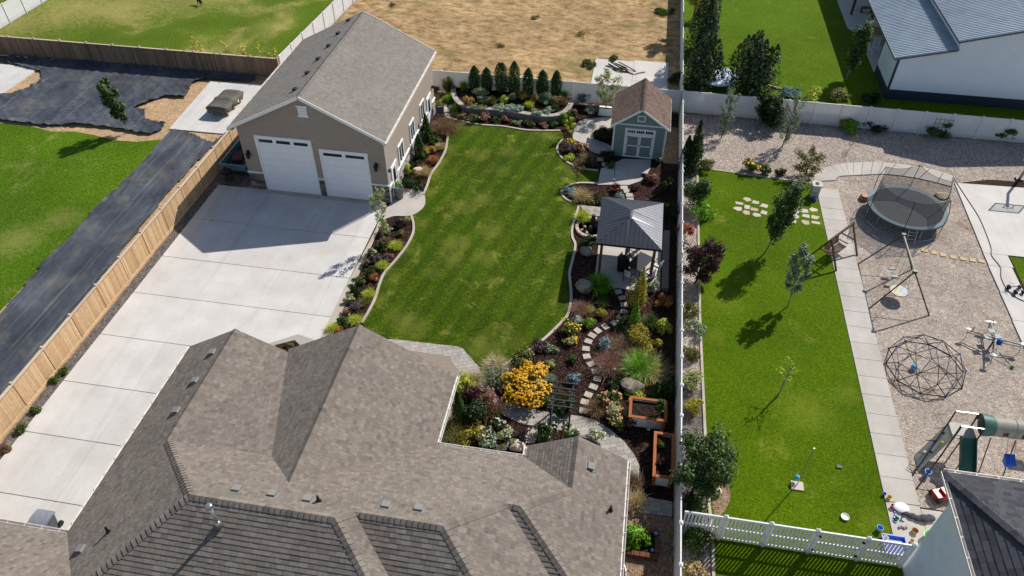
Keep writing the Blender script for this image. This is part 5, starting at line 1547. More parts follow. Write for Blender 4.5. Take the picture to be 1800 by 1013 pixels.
for kind, key, r, h, q, lab, fl in (
    ('s', 'gold', .48, .7, (-12.31, 51.76, 0.90), 'golden rounded shrub at the left end of the raised bed', None),
    ('s', 'sage', .85, 1.0, (-11.49, 52.65, 1.00), 'large sage green shrub below the second evergreen in the raised bed', None),
    ('s', 'dark', .55, .5, (-11.21, 51.96, 0.80), 'dark low shrub under the large sage one in the raised bed', None),
    ('g', 'olive', .45, .8, (-10.38, 52.10, 0.90), 'olive tufted plant right of the large sage shrub in the raised bed', None),
    ('s', 'lime', .45, .6, (-9.47, 52.63, 0.85), 'yellow green shrub left of centre in the raised bed', None),
    ('s', 'silver', .55, .4, (-9.66, 51.42, 0.70), 'leftmost silver mound spilling over the retaining wall', None),
    ('s', 'silver', .55, .4, (-8.88, 51.56, 0.70), 'silver mound in the middle of the retaining wall edge', None),
    ('s', 'silver', .5, .4, (-8.17, 51.59, 0.70), 'silver mound just right of the wall middle', None),
    ('s', 'yellow', .55, .75, (-8.21, 53.22, 0.90), 'yellow green shrub in front of the fifth evergreen', None),
    ('s', 'sage', .45, .6, (-8.96, 53.09, 0.85), 'small grey green shrub in front of the middle evergreen', None),
    ('g', 'lime', .4, .6, (-7.41, 52.17, 0.80), 'lime tufted plant below the yellow shrub in the raised bed', None),
    ('s', 'gold', .45, .75, (-7.13, 53.04, 0.90), 'golden shrub in front of the sixth evergreen', None),
    ('s', 'sage', .75, .85, (-6.37, 53.08, 0.95), 'big grey green shrub right of centre in the raised bed', None),
    ('s', 'olive', .5, .7, (-5.67, 52.93, 0.90), 'olive shrub in front of the rightmost evergreen', None),
    ('g', 'brown', .6, .8, (-4.92, 53.06, 0.90), 'brown dried grass at the right end of the raised bed', None),
    ('s', 'silver', .5, .4, (-6.69, 51.32, 0.70), 'silver mound at the wall below the golden shrub', None),
    ('s', 'silver', .45, .4, (-5.89, 51.63, 0.70), 'rightmost silver mound on the retaining wall', None),
    ('s', 'varieg', .4, .3, (-11.70, 51.42, 0.65), 'pale low plant at the wall below the golden rounded shrub', None),
    ('s', 'varieg', .4, .3, (-11.01, 51.36, 0.65), 'pale low plant at the wall left of the silver mounds', None),
    ('s', 'dark', .5, .45, (-5.47, 52.15, 0.75), 'dark green low shrub at the right curve of the raised bed', None),
    ('g', 'limegreen', .5, .8, (-4.91, 54.08, 0.90), 'green spiky clump behind the brown grass at the raised bed end', None),
    ('g', 'limegreen', .5, .9, (-13.05, 54.08, 0.90), 'spiky green clump left of the leftmost evergreen', None)):
    if kind == 's': S('shrub', lab, 'shrub', q, r, h, key, fl, z0=Z)
    else: G('ornamental_grass', lab, 'grass clump', q, r, h, key, 260, .016, z0=Z, spread=.5)
S('tall_shrub', 'tall olive green shrub against the fence beside the garage corner', 'shrub', (-14.38, 53.95, 0.90), .6, 2.0, 'olive', leaf=.07)
G('leafy_perennial', 'long leaved green clump left of the raised bed wall', 'plant', (-14.01, 52.86, 0.40), .6, .9, 'limegreen', 240, .022, spread=.5)
G('leafy_perennial', 'long leaved green clump at the stepping stones by the raised bed', 'plant', (-13.22, 51.43, 0.30), .55, .75, 'green', 240, .022, spread=.5)
S('perennial', 'reddish plant in the corner between garage and rear fence', 'plant', (-15.58, 54.21, 0.30), .5, .6, 'pinkleaf', 'f_pink')
for key, fl, r, h, q, lab in (('green', 'f_pink', .5, .6, (-12.68, 50.45, 0.30), 'pink rose leftmost along the foot of the retaining wall'), ('green', 'f_pink', .55, .6, (-11.53, 50.13, 0.30), 'brightest pink rose, second along the foot of the retaining wall'),
                              ('pinkleaf', 'f_pink', .55, .6, (-10.76, 50.53, 0.30), 'russet leaved rose third along the retaining wall'), ('green', None, .5, .45, (-9.70, 50.36, 0.25), 'low green rose without blooms at the wall middle'),
                              ('pinkleaf', 'f_pink', .45, .5, (-8.86, 50.68, 0.25), 'russet rose right of the bloomless green one'), ('sage', None, .42, .4, (-8.11, 50.47, 0.20), 'grey green low plant along the foot of the wall'),
                              ('olive', None, .45, .45, (-7.10, 50.56, 0.20), 'olive low plant right of the grey green one at the wall'), ('pinkleaf', 'f_pink', .45, .4, (-6.06, 50.40, 0.20), 'pinkish low rose towards the right end of the wall'),
                              ('green', None, .42, .4, (-5.20, 50.55, 0.20), 'small green mound rightmost along the wall foot'), ('brightgreen', None, .5, .7, (-4.56, 51.35, 0.35), 'bright green shrub at the right curve of the retaining wall'),
                              ('green', 'f_pink', .5, 1.0, (-4.05, 51.87, 0.50), 'tall green rose with a few pink blooms right of the wall')):
    S('rose_bush' if fl else 'shrub', lab, 'shrub', q, r, h, key, fl, fl=.3)
T('small_tree', 'thin yellow green sapling at the lawn corner near the winding path', (-3.93, 49.10), 1.7, .45, 1.2, 'lime', 380, .06, .02)
# --- nook left of the shed
for kind, key, fl, r, h, q, lab in (('s', 'yellow', 'f_yellow', .45, .3, (-3.86, 48.38, 0.15), 'bright yellow low plant inside the kerb nook near the shed'), ('s', 'purple', None, .7, .6, (-3.81, 47.20, 0.30), 'dark mounded shrub in the kerb nook near the shed'),
                                    ('s', 'pinkleaf', 'f_peach', .55, .65, (-2.80, 47.53, 0.30), 'salmon coloured shrub right of the dark mound in the nook'), ('s', 'lime', None, .5, .3, (-3.61, 46.24, 0.15), 'yellow green low plant along the kerb nook'),
                                    ('g', 'brown', None, .75, .9, (-2.17, 46.02, 0.40), 'large brown grass in the shade left of the shed apron'), ('s', 'dark', None, .8, .8, (-1.46, 49.44, 0.40), 'dark shrub pressed against the left wall of the shed'),
                                    ('s', 'dark', None, .6, .6, (-0.88, 46.86, 0.30), 'dark shaded shrub at the front left corner of the shed'), ('s', 'sage', None, .55, 1.1, (-3.39, 54.54, 0.60), 'pale green shrub in front of the rear fence beside the planter box'),
                                    ('s', 'silver', None, .7, .4, (-2.62, 53.38, 0.20), 'silvery ground plant in the shade below the planter box'), ('s', 'pinkbrown', None, .55, .6, (2.39, 44.43, 0.30), 'brownish shrub on the mulch right of the shed apron'),
                                    ('g', 'dark', None, .6, .7, (-2.63, 45.43, 0.30), 'dark grass behind the kerb at the nook bottom'), ('s', 'green', None, .4, .45, (-0.61, 45.57, 0.20), 'small shaded shrub beside the shed apron stepping stones')):
    if kind == 's': S('shrub', lab, 'shrub', q, r, h, key, fl)
    else: G('ornamental_grass', lab, 'grass clump', q, r, h, key, 420, .012, spread=.6)
T('small_tree', 'thin pinkish sapling standing on the lawn edge below the shed nook', (-2.76, 43.34), 1.9, .5, 1.4, 'pinkleaf', 300, .05, .02)
# --- bed between shed and gazebo
for kind, key, fl, r, h, q, lab in (('s', 'blue', None, .5, .5, (-3.10, 41.96, 0.25), 'blue green shrub in the rounded end of the bed above the gazebo'), ('g', 'tan', None, .8, .8, (-2.25, 41.57, 0.35), 'pale straw grass clump in the bed above the gazebo'),
                                    ('g', 'dark', None, .35, .5, (-1.29, 41.68, 0.20), 'small dark tuft right of the pale straw grass'), ('s', 'maroon', 'f_red', .42, .5, (0.01, 42.92, 0.20), 'red leaved plant at the edge of the shed apron'),
                                    ('s', 'blue', None, .5, .4, (0.27, 41.89, 0.20), 'blue grey low shrub just behind the gazebo roof'), ('s', 'maroon', None, .28, .35, (1.25, 43.13, 0.15), 'small red plant right of the stepping stones above the gazebo'),
                                    ('s', 'green', None, .3, .35, (-0.94, 41.22, 0.15), 'small green shrub touching the gazebo roof corner'), ('s', 'olive', None, .3, .3, (-1.51, 41.19, 0.15), 'tiny olive plant below the pale straw grass'),
                                    ('s', 'dark', None, .7, 1.2, (3.55, 43.17, 0.50), 'dark shaded shrub between the mulch and the white fence above the gazebo'), ('s', 'dark', None, .6, 1.1, (3.67, 40.46, 0.50), 'dark shaded shrub between the gazebo roof and the white fence')):
    if kind == 's': S('shrub', lab, 'shrub', q, r, h, key, fl)
    else: G('ornamental_grass', lab, 'grass clump', q, r, h, key, 420, .012, spread=.5)
# --- bed left of and below the gazebo
G('ornamental_grass', 'yellow green grass clump beside the stone ring left of the gazebo', 'grass clump', (-1.93, 39.19, 0.35), .7, .8, 'lime', 420, .016, spread=.4)
S('shrub', 'dark low shrub between the stone ring and the boulder', 'shrub', (-1.22, 36.83, 0.25), .7, .45, 'dark')
boulder('shaded pale boulder near the left gazebo post', (-1.37, 35.92), .45, (1, .9, .6), 'rock', 5)
boulder('large round boulder beside the lime fountain grass', (-1.13, 32.44), .58, (1, .9, .85), 'rock', 8)
G('ornamental_grass', 'lime green fountain grass in front of the gazebo', 'grass clump', (-0.26, 32.69, 0.50), .9, 1.25, 'limegreen', 1000, .014, spread=.35)
for kind, key, fl, r, h, q, lab in (('g', 'green', None, .4, .5, (0.02, 31.54, 0.20), 'small green tuft below the lime fountain grass'), ('g', 'pinkbrown', None, .7, .5, (-1.15, 30.77, 0.20), 'brown wispy grass below the large round boulder'),
                                    ('g', 'lime', None, .28, .35, (-0.70, 30.85, 0.15), 'small yellow tuft beside the brown wispy grass'), ('b', 'yellow', None, .34, .5, (0.00, 30.54, 0.25), 'upper small round evergreen bush left of the stepping stones'),
                                    ('b', 'limegreen', None, .36, .55, (-0.62, 29.66, 0.25), 'second small round evergreen bush down the mulch'), ('s', 'silver', None, .4, .35, (-1.27, 29.83, 0.15), 'silvery white plant near the lawn kerb'),
                                    ('s', 'green', 'f_yellow', .65, .75, (-1.68, 28.80, 0.35), 'green bush with yellow flowers beside the kerb'), ('s', 'varieg', 'f_yellow', .45, .4, (-1.48, 28.19, 0.20), 'cream and yellow low plant below the yellow flowered bush'),
                                    ('s', 'sage', None, .5, .6, (2.81, 33.29, 0.30), 'grey green shrub in front of the right gazebo post'), ('s', 'orange', None, .5, .7, (3.49, 31.98, 0.35), 'shaded reddish orange shrub beside the white fence'),
                                    ('g', 'green', None, .5, .75, (2.77, 30.33, 0.35), 'spiky green clump right of the stepping stone curve'), ('s', 'lime', None, .5, .95, (3.52, 29.95, 0.45), 'lime green bush glowing at the edge of the fence shadow'),
                                    ('s', 'yellow', None, .8, 1.1, (2.25, 28.89, 0.50), 'large yellow green bush right of the stepping stones'), ('s', 'yellow', None, .55, .8, (2.95, 28.34, 0.40), 'smaller yellow bush below the large yellow green one'),
                                    ('b', 'blue', None, .42, .7, (0.37, 28.15, 0.35), 'small blue spruce in the inner curve of the stepping stones'), ('s', 'pinkleaf', 'f_pink', .4, .4, (0.73, 28.49, 0.20), 'pinkish plant right of the small blue spruce'),
                                    ('s', 'silver', 'f_purple', .3, .35, (0.59, 27.91, 0.15), 'purple and white flowers below the small blue spruce'), ('g', 'brown', None, .95, .9, (1.53, 28.18, 0.40), 'brown tufted grass between blue spruce and yellow bush'),
                                    ('b', 'green', None, .28, .45, (-1.21, 26.85, 0.20), 'small dark round evergreen left of the stepping stones'), ('g', 'pinkbrown', None, 1.0, .9, (0.75, 26.64, 0.40), 'pinkish brown feathery grass beside the stepping stones'),
                                    ('G', 'brightgreen', None, 1.0, 1.3, (2.34, 26.66, 0.55), 'biggest green fountain grass near the white fence'), ('g', 'tan', None, 1.05, 1.1, (2.93, 26.61, 0.50), 'straw grass right of the biggest green fountain grass'),
                                    ('s', 'lime', None, .6, .35, (2.23, 24.98, 0.15), 'yellow green low plant behind the upper cedar planter'), ('s', 'green', 'f_peach', .55, .8, (0.90, 24.28, 0.40), 'rose bush with peach blooms beside the stepping stones'),
                                    ('s', 'varieg', 'f_peach', .6, .7, (1.34, 23.64, 0.35), 'pale variegated shrub below the peach rose'), ('s', 'green', 'f_peach', .55, .6, (1.50, 23.07, 0.30), 'lower green bush with a few orange blooms by the path'),
                                    ('g', 'brown', None, .65, .65, (0.32, 23.79, 0.30), 'brown grass between the last stepping stones and the roses'), ('s', 'dark', None, .6, .6, (1.04, 25.29, 0.30), 'dark shrub above the peach rose'),
                                    ('b', 'blue', None, .4, .55, (-1.00, 25.44, 0.25), 'round blue spruce above the arbor'), ('s', 'varieg', None, .3, .3, (-2.33, 26.33, 0.15), 'small pale plant alone on the mulch above the arbor'),
                                    ('g', 'sage', None, .3, .3, (-2.23, 25.39, 0.15), 'tiny grey tuft beside the pale boulder'), ('b', 'green', None, .36, .55, (-2.24, 23.68, 0.25), 'dark round evergreen between the orange flowers and the arbor'),
                                    ('s', 'olive', None, .75, .7, (-3.80, 26.39, 0.30), 'olive bush by the kerb above the orange flowers'), ('g', 'deadgrass', None, .75, .6, (-5.17, 25.67, 0.25), 'pale dry grass at the paved corner of the lawn'),
                                    ('g', 'green', 'f_white', .75, .8, (-4.98, 24.82, 0.35), 'green tufted plant left of the orange flowers'), ('s', 'purple', None, .5, .4, (-3.05, 27.58, 0.20), 'dark low plant along the kerb above the olive bush'),
                                    ('s', 'sage', None, .4, .3, (-2.41, 27.44, 0.15), 'grey low plant below the yellow flowered bush'), ('s', 'purple', 'f_purple', .45, .5, (1.88, 23.28, 0.25), 'purplish flowering plant beside the upper cedar planter'),
                                    ('s', 'dark', None, .8, .9, (1.42, 29.55, 0.40), 'dark evergreen shrub in the shade beside the stepping stones')):
    if kind == 's': S('shrub' if not fl else 'flowering_shrub', lab, 'shrub', q, r, h, key, fl)
    elif kind == 'b': S('round_shrub', lab, 'shrub', q, r, h, key, None, .045, int(700 * r / .34), clumps=16, tight=.5, shell=.5)
    elif kind == 'G': G('ornamental_grass', lab, 'grass clump', q, r, h, key, 1100, .014, spread=.45)
    else: G('ornamental_grass', lab, 'grass clump', q, r, h, key, int(300 + 400 * r), .011, spread=.55, flower=fl)
C('columnar_tree', 'narrow yellow leaved tree in front of the gazebo', 'tree', (2.01, 31.91), .62, 2.5, 'yellow', 1500, None, 0, 2.4, .06, 0, 7)
C('columnar_conifer', 'narrow weeping green conifer beside the stepping stones', 'conifer', (1.87, 30.11), .32, 1.9, 'limegreen', 700, None, 0, 1.4, .06)
C('columnar_conifer', 'small pointed evergreen behind the upper cedar planter', 'conifer', (3.19, 25.19), .3, 1.1, 'arb', 600)
C('columnar_conifer', 'small pointed evergreen beside the white fence behind the cedar planter', 'conifer', (3.85, 25.42), .38, 1.1, 'arb', 600)
boulder('white streaked boulder above the biggest fountain grass', (1.39, 27.60), .4, (1.2, .8, .6), 'rock', 11)
boulder('large flat boulder below the biggest fountain grass', (1.99, 25.48), .68, (1.1, .75, .55), 'rock', 15)
boulder('pale boulder beside the orange flowers', (-2.87, 24.87), .34, (1, .8, .7), 'rock_pale', 17)
# big orange flowering perennials
S('flowering_perennial', 'large mound of bright orange yellow flowers beside the paved path', 'flower clump', (-3.50, 24.15, 0.45), 1.18, 1.1, 'green', 'f_orange', .06, 2600, clumps=30, tight=.27, shell=.74, fl=2.6, flsize=.05)
S('flowering_perennial', 'smaller clump of orange yellow flowers behind the large mound', 'flower clump', (-3.10, 25.58, 0.40), .62, .85, 'green', 'f_orange', .06, 1100, clumps=18, tight=.3, shell=.7, fl=2.6, flsize=.05)
# --- planting in the angle of the house
for kind, key, fl, r, h, q, lab in (('s', 'lime', None, .65, 1.1, (-6.55, 23.92, 0.60), 'bright lime shrub at the corner of the roof gutter'), ('s', 'maroon', None, .6, 1.2, (-6.02, 23.25, 0.70), 'maroon leaved shrub below the bright lime one'),
                                    ('s', 'dark', None, .85, 1.3, (-5.56, 22.18, 0.65), 'big dark green shrub in the angle of the house'), ('s', 'pinkleaf', 'f_pink', .5, .9, (-5.26, 23.36, 0.45), 'pink flowering shrub by the path near the maroon one'),
                                    ('g', 'green', 'f_pink', .65, .9, (-4.83, 22.64, 0.40), 'green grassy plant with red pink plumes beside the path'), ('g', 'olive', None, .85, 1.0, (-6.37, 21.05, 0.45), 'olive feathery grass in the inner corner of the roof'),
                                    ('s', 'yellow', None, .85, .7, (-5.47, 21.01, 0.30), 'yellowish shrub above the roof gutter'), ('s', 'sage', 'f_white', .6, .55, (-4.62, 20.96, 0.25), 'white flowering plant above the gutter middle'),
                                    ('s', 'dark', 'f_white', .6, .6, (-4.49, 21.59, 0.30), 'dark plant with white blooms beside the path bed'), ('s', 'varieg', 'f_white', .55, .6, (-3.74, 21.31, 0.30), 'pale plant with white blooms right of the others above the gutter'),
                                    ('s', 'olive', 'f_purple', .45, .35, (-4.06, 20.76, 0.15), 'olive low plant touching the gutter'), ('s', 'purple', None, .45, .5, (-3.24, 21.30, 0.20), 'dark purple low plant left of the flat steps'),
                                    ('g', 'deadgrass', None, .6, .9, (-6.09, 24.40, 0.40), 'pale grass beside the paved path at the roof corner'), ('s', 'varieg', 'f_white', .4, .5, (0.50, 22.04, 0.25), 'white flowers on the path side beside the small gable'),
                                    ('g', 'brown', None, .55, .7, (2.30, 19.82, 0.30), 'brown dry grass along the right wall of the house'), ('g', 'tan', None, .55, .7, (2.48, 18.81, 0.30), 'straw grass along the house beside the side pad'),
                                    ('s', 'brightgreen', None, .7, 1.0, (2.38, 16.84, 0.50), 'bright green bush beside the brick bed at the house')):
    if kind == 's': S('shrub' if not fl else 'flowering_shrub', lab, 'shrub', q, r, h, key, fl)
    else: G('ornamental_grass', lab, 'grass clump', q, r, h, key, 520, .011, spread=.6, flower='f_pink' if fl else None)
C('columnar_conifer', 'narrow dark conifer close to the house wall below the lime shrub', 'conifer', (-6.28, 21.92), .38, 2.3, 'arb', 1300, leaf=.05)
boulder('tan boulder beside the gutter near the flat steps', (-3.22, 20.88), .34, (1.2, .8, .7), 'rock_pale', 21)
boulder('tan boulder among the yellowish shrub and white flowers', (-5.10, 21.50), .3, (1.3, .8, .7), 'rock_pale', 22)
# --- strip between the white fence and the bright lawn
C('columnar_tree', 'dark columnar tree beside the white fence next to the pink gravel', 'tree', (5.05, 46.05), .85, 3.9, 'dark', 3000, None, 0, 1.9, .09, 0, 8)
S('shrub', 'dull green round shrub right of the dark columnar tree', 'shrub', (6.30, 46.54, 0.40), .65, .9, 'olive')
S('tall_shrub', 'tall pale green shrub leaning over the white fence above the plum tree', 'shrub', (5.17, 41.66, 1.20), .95, 2.5, 'tree', leaf=.075, n=3200)
S('shrub', 'leafy green shrub hanging over the lawn edge above the plum tree', 'shrub', (5.83, 40.94, 0.70), .8, 1.2, 'brightgreen', leaf=.07)
S('flowering_shrub', 'red orange flowering shrub between fence and plum tree', 'shrub', (4.69, 38.44, 0.70), .55, 1.2, 'pinkleaf', 'f_red', fl=.7)
T('plum_tree', 'dark purple leaved plum tree leaning over the white fence', (5.30, 34.26), 3.0, 1.15, 2.6, 'plum', 4200, .07, .07, (.35, .1), clumps=34, tight=.34, limbs=14)
for key, r, h, q, lab in (('olive', .6, .8, (4.93, 31.47, 0.40), 'olive shrub below the plum tree along the fence'), ('sage', .65, .7, (5.21, 30.12, 0.35), 'sprawling grey green shrub along the fence'), ('olive', .62, .8, (5.03, 28.28, 0.40), 'rounded olive shrub in the middle of the fence strip'),
                          ('varieg', .75, .9, (5.10, 26.25, 0.45), 'cream coloured shrub along the fence strip'), ('yellow', .55, .8, (5.01, 24.63, 0.40), 'golden round shrub above the large leafy tree'), ('green', .55, .6, (4.91, 19.11, 0.30), 'green shrub above the slatted fence corner'),
                          ('varieg', .45, .5, (5.37, 18.96, 0.25), 'pale shrub right of the slatted fence corner'), ('green', .75, .9, (5.24, 17.35, 0.45), 'dark green shrub below the slatted fence'), ('tan', .6, .4, (5.10, 16.06, 0.20), 'dry tan plant at the bottom below the slatted fence')):
    S('shrub', lab, 'shrub', q, r, h, key)
T('leafy_tree', 'large leafy green tree beside the fence at the lower lawn', (4.94, 19.65), 3.3, 1.25, 2.5, 'tree', 5200, .075, .08, (.55, .5), clumps=36, tight=.42, limbs=12)
# --- pink gravel garden
T('wispy_tree', 'tall wispy upright tree nearest the fence corner on the pink gravel', (7.40, 51.08), 4.0, .72, 3.6, 'treegrey', 1300, .055, .045, (.1, 0), clumps=20, tight=.26, limbs=16)
T('broad_shrub', 'broad dark leaved fruit bush in front of the white fence', (11.14, 53.50), 2.3, 1.15, 2.1, 'dark', 1500, .11, .05, (-.35, .2), clumps=20, tight=.4, limbs=10)
T('wispy_tree', 'tall wispy upright tree right of the broad dark bush', (11.82, 50.65), 4.3, .72, 3.9, 'treegrey', 1400, .055, .045, (.15, 0), clumps=20, tight=.26, limbs=16)
for key, r, h, q, lab, fl in (('limegreen', 1.0, .8, (17.17, 54.03, 0.40), 'lime green sprawling plant at the foot of the white fence', None), ('dark', 1.0, .8, (18.79, 54.49, 0.40), 'dark sprawling plant right of the lime green one at the fence', None), ('varieg', .35, .9, (16.43, 54.50, 0.45), 'pale upright plant left of the lime green sprawler', None),
                              ('green', 1.4, 1.3, (23.53, 54.63, 0.60), 'wide dark bush at the fence left of the wire trellis', None), ('dark', .85, 1.2, (26.79, 55.29, 0.50), 'dark bush at the fence just right of the wire trellis', None), ('green', 1.5, 1.2, (28.36, 54.98, 0.60), 'wide dark bush at the right edge along the fence', None),
                              ('green', .6, 1.1, (9.29, 46.91, 0.50), 'green rose bush with large yellow blooms at the lawn edge', 'f_yellow'), ('green', .45, .7, (10.19, 46.79, 0.30), 'small bush right of the yellow roses', None), ('dark', .5, .6, (11.20, 46.82, 0.30), 'small dark bush between the yellow roses and the big olive shrub', None)):
    S('shrub', lab, 'shrub', q, r, h, key, fl, .08, fl=.2, flsize=.09)
T('olive_shrub', 'large open olive shrub beside the curved walk', (12.98, 46.79), 2.1, 1.15, 1.9, 'olive', 1300, .07, .05, (.05, 0), clumps=22, tight=.3, limbs=12)
T('bare_sapling', 'thin bare sapling alone on the pink gravel', (16.57, 50.93), 1.3, .25, .9, 'olive', 40, .05, .015, (.25, .1))
T('leafy_sapling', 'thin pale sapling touching the dark lawn tree', (11.95, 43.87), 1.9, .35, 1.5, 'varieg', 260, .05, .015, (.2, 0))
# --- trees on the bright lawn
T('lawn_tree', 'dark green lawn tree nearest the flagstones', (9.67, 37.95), 5.0, .74, 3.7, 'tree', 3000, .08, .05, (.5, -.1), bark='bark_pale', clumps=34, tight=.42, limbs=14)
T('lawn_tree', 'pale grey leaved lawn tree in the middle of the bright lawn', (10.54, 33.10), 4.1, .68, 3.0, 'treegrey', 1500, .075, .04, (-.15, .35), bark='bark_pale', clumps=26, tight=.3, limbs=12)
T('lawn_sapling', 'nearly bare lawn sapling tied to a stake', (9.38, 26.22), 2.6, .6, 1.4, 'lime', 120, .045, .032, (.1, .15), bark='bark_pale', limbs=7)
T('young_tree', 'young green tree standing between the black weed fabric and left lawn', (-36.87, 44.17), 4.1, .8, 3.0, 'tree', 2600, .09, .04, (-.7, .1), bark='bark_pale', clumps=24, tight=.34, limbs=12)
# --- trees of the yard at the top right
C('columnar_tree', 'dark columnar tree at the top edge beside the white fence', 'tree', (5.9, 63.5), 1.5, 5.2, 'deep', 3000, None, 1.3, 2.2, .13, 0, 13)
C('columnar_tree', 'dark columnar tree at the fence corner, below the topmost one', 'tree', (5.85, 56.6), 1.45, 4.3, 'deep', 3000, None, 1.3, 2.2, .13, 0, 13)
C('columnar_tree', 'broad dark pear shaped tree right of the trampoline behind the fence', 'tree', (9.4, 56.9), 1.9, 4.4, 'deep', 3600, None, 1.3, 1.7, .13, 0, 16)
T('yellow_tree', 'yellow leaved tree at the top edge behind the dark columnar one', (5.2, 69.5), 4.0, 1.5, 2.8, 'yellow', 1400, .12, .07, z0=1.3)
T('round_tree', 'slim dense tree in front of the barn porch', (17.34, 59.71), 4.4, .7, 3.3, 'tree', 2600, .09, .06, (.35, .2), z0=1.3, bark='bark_pale', clumps=26, tight=.42, limbs=12)
for key, r, h, q, lab in (('blue', .8, .9, (12.43, 55.97), 'grey blue bush behind the white fence beside the wooden edging'), ('lime', .9, .8, (14.4, 55.9), 'yellow green leafy plant behind the white fence'), ('olive', .9, .9, (16.4, 56.0), 'olive bush behind the white fence near the barn'), ('dark', .9, .7, (18.6, 56.2), 'dark bush at the foot of the barn corner')):
    S('shrub', lab, 'shrub', q, r, h, key, None, .09, z0=1.3)
for i, (x, r, h, lab) in enumerate(((-36.5, .6, 1.1, 'yellow flowering weed leftmost behind the weathered fence'), (-33.9, .6, 1.2, 'yellow flowering weed clump second behind the weathered fence'), (-32.6, .7, 1.0, 'yellow flowering weed clump third behind the weathered fence'), (-31.0, .7, 1.0, 'yellow flowering weeds fourth behind the weathered fence'), (-29.8, .6, .9, 'yellow flowering weeds nearest the garage roof'))):
    S('flowering_weed', lab, 'weed', (x, 54.95), r, 2.1 + h * .4, 'olive', 'f_yellow', .06, 300, fl=.5, flsize=.07)
for q, r, lab in (((-27.40, 21.60, 0.15), .38, 'green weed patch by the cedar fence, upper of two'), ((-27.50, 20.88, 0.15), .3, 'small weed below the upper patch at the cedar fence'), ((-27.26, 18.94, 0.10), .28, 'sparse weed on the gravel beside the cedar fence'), ((-27.22, 17.81, 0.20), .36, 'green weed tuft at the foot of the cedar fence, nearest the bottom'), ((-27.19, 16.61, 0.10), .3, 'reddish weed at the left edge below the cedar fence')):
    S('weed', lab, 'weed', q, r, .35, 'pinkleaf' if 'red' in lab else 'green', None, .045)
for q, r, h, lab in (((2.76, 74.05, 0.30), 1.1, .5, 'green weeds beside the upper white fence in the dry field'), ((-1.70, 62.70, 0.10), .7, .25, 'green weeds at the far edge of the rear slab'), ((-3.58, 61.27, 0.15), .8, .35, 'green weeds left of the rear slab')):
    S('weed', lab, 'weed', q, r, h, 'green', None, .08)
for q, r, lab in (((-9.65, 70.28, 0.10), .5, 'small green weed in the middle of the dry field near the top'), ((-24.03, 70.79, 0.10), .4, 'small weed behind the garage at the top of the dry field'), ((-4.93, 67.22, 0.10), .6, 'low olive weed patch in the dry field left of the rear slab'), ((-11.79, 63.57, 0.10), .45, 'low olive weed patch above the evergreens in the dry field')):
    S('weed', lab, 'weed', q, r, .22, 'olive', None, .07, 160)
S('shrub', 'dark evergreen branch spreading over the rear slab corner', 'shrub', (3.98, 59.55, 0.30), .8, .7, 'dark', None, .1)

# ------------------------------------------------------------------ objects of the garden
gb = bpy.data.objects['garden_bed']
def stone_slab(x, y, w, d, rz, mat, parent, z=.06, name='stepping_stone', seed=0):
    m = MB()
    pts = [(-w / 2, -d / 2), (w / 2, -d / 2), (w / 2, d / 2), (-w / 2, d / 2)]
    r = random.Random(seed)
    c, s = math.cos(rz), math.sin(rz)
    pts = [(x + (a * r.uniform(.88, 1.06)) * c - (b * r.uniform(.88, 1.06)) * s, y + a * s + b * c) for a, b in pts]
    return MB().prism(pts, 0, z).build(name, mat, parent)
ST = [(0.51, 33.68), (0.62, 33.14), (0.85, 32.68), (1.08, 32.20), (1.24, 31.65), (1.26, 31.07), (1.10, 30.57), (0.77, 30.06), (0.32, 29.69), (-0.07, 29.31), (-0.35, 28.90), (-0.52, 28.42), (-0.59, 27.85), (-0.51, 27.30), (-0.22, 26.79), (0.07, 26.34), (0.18, 25.82), (0.04, 25.26), (-0.17, 24.69), (-0.30, 24.20), (-0.30, 23.63)]
for i, (x, y) in enumerate(ST):
    a = ST[max(0, i - 1)]
    b = ST[min(len(ST) - 1, i + 1)]
    stone_slab(x, y, .42, .34, math.atan2(b[1] - a[1], b[0] - a[0]) + math.pi / 2, MT['stone_step'], gb, .06, seed=i)
for i, (x, y) in enumerate([(-1.36, 46.56), (-0.95, 45.96), (0.55, 43.30), (0.77, 42.93), (0.95, 42.49), (1.05, 41.97), (-14.31, 52.24), (-14.07, 51.82), (-13.88, 51.40), (-13.71, 50.89), (-2.64, 21.92), (-2.68, 21.47)]):
    stone_slab(x, y, .5, .42, .15, MT['stone_step'], gb, .06, seed=40 + i)
nl_ = bpy.data.objects['neighbour_lawn_right']
for i, (x, y) in enumerate([(8.84, 43.33), (9.35, 43.09), (8.28, 42.81), (8.79, 42.47), (9.92, 42.80), (8.18, 42.17), (9.25, 42.27), (8.71, 41.85), (9.83, 42.02), (9.34, 41.68), (11.97, 42.93), (12.49, 42.67), (13.12, 42.91), (11.88, 42.47), (12.54, 42.11), (13.13, 42.12), (11.87, 41.96), (12.42, 41.41), (13.11, 41.50), (11.66, 41.34)]):
    r = random.Random(i)
    k = r.choice((4, 5))
    pts = []
    for j in range(k):
        a = 2 * math.pi * (j + r.uniform(-.2, .2)) / k + .6
        pts.append((x + .32 * r.uniform(.8, 1.1) * math.cos(a), y + .27 * r.uniform(.8, 1.15) * math.sin(a)))
    MB().prism(pts, 0, .055).build('flagstone', MT['flag'], nl_)
pa = bpy.data.objects['play_area']
for i, (x, y) in enumerate(((19.46, 39.76), (19.98, 39.62), (20.5, 39.5), (21.05, 39.38), (21.62, 39.31), (22.16, 39.29), (22.68, 39.28))):
    stone_slab(x, y, .36, .3, -.15, simple('tan_paver_%d' % i, 'c4a880', .9) if i == 0 else bpy.data.materials['tan_paver_0'], pa, .05, 'paving_stone', i)
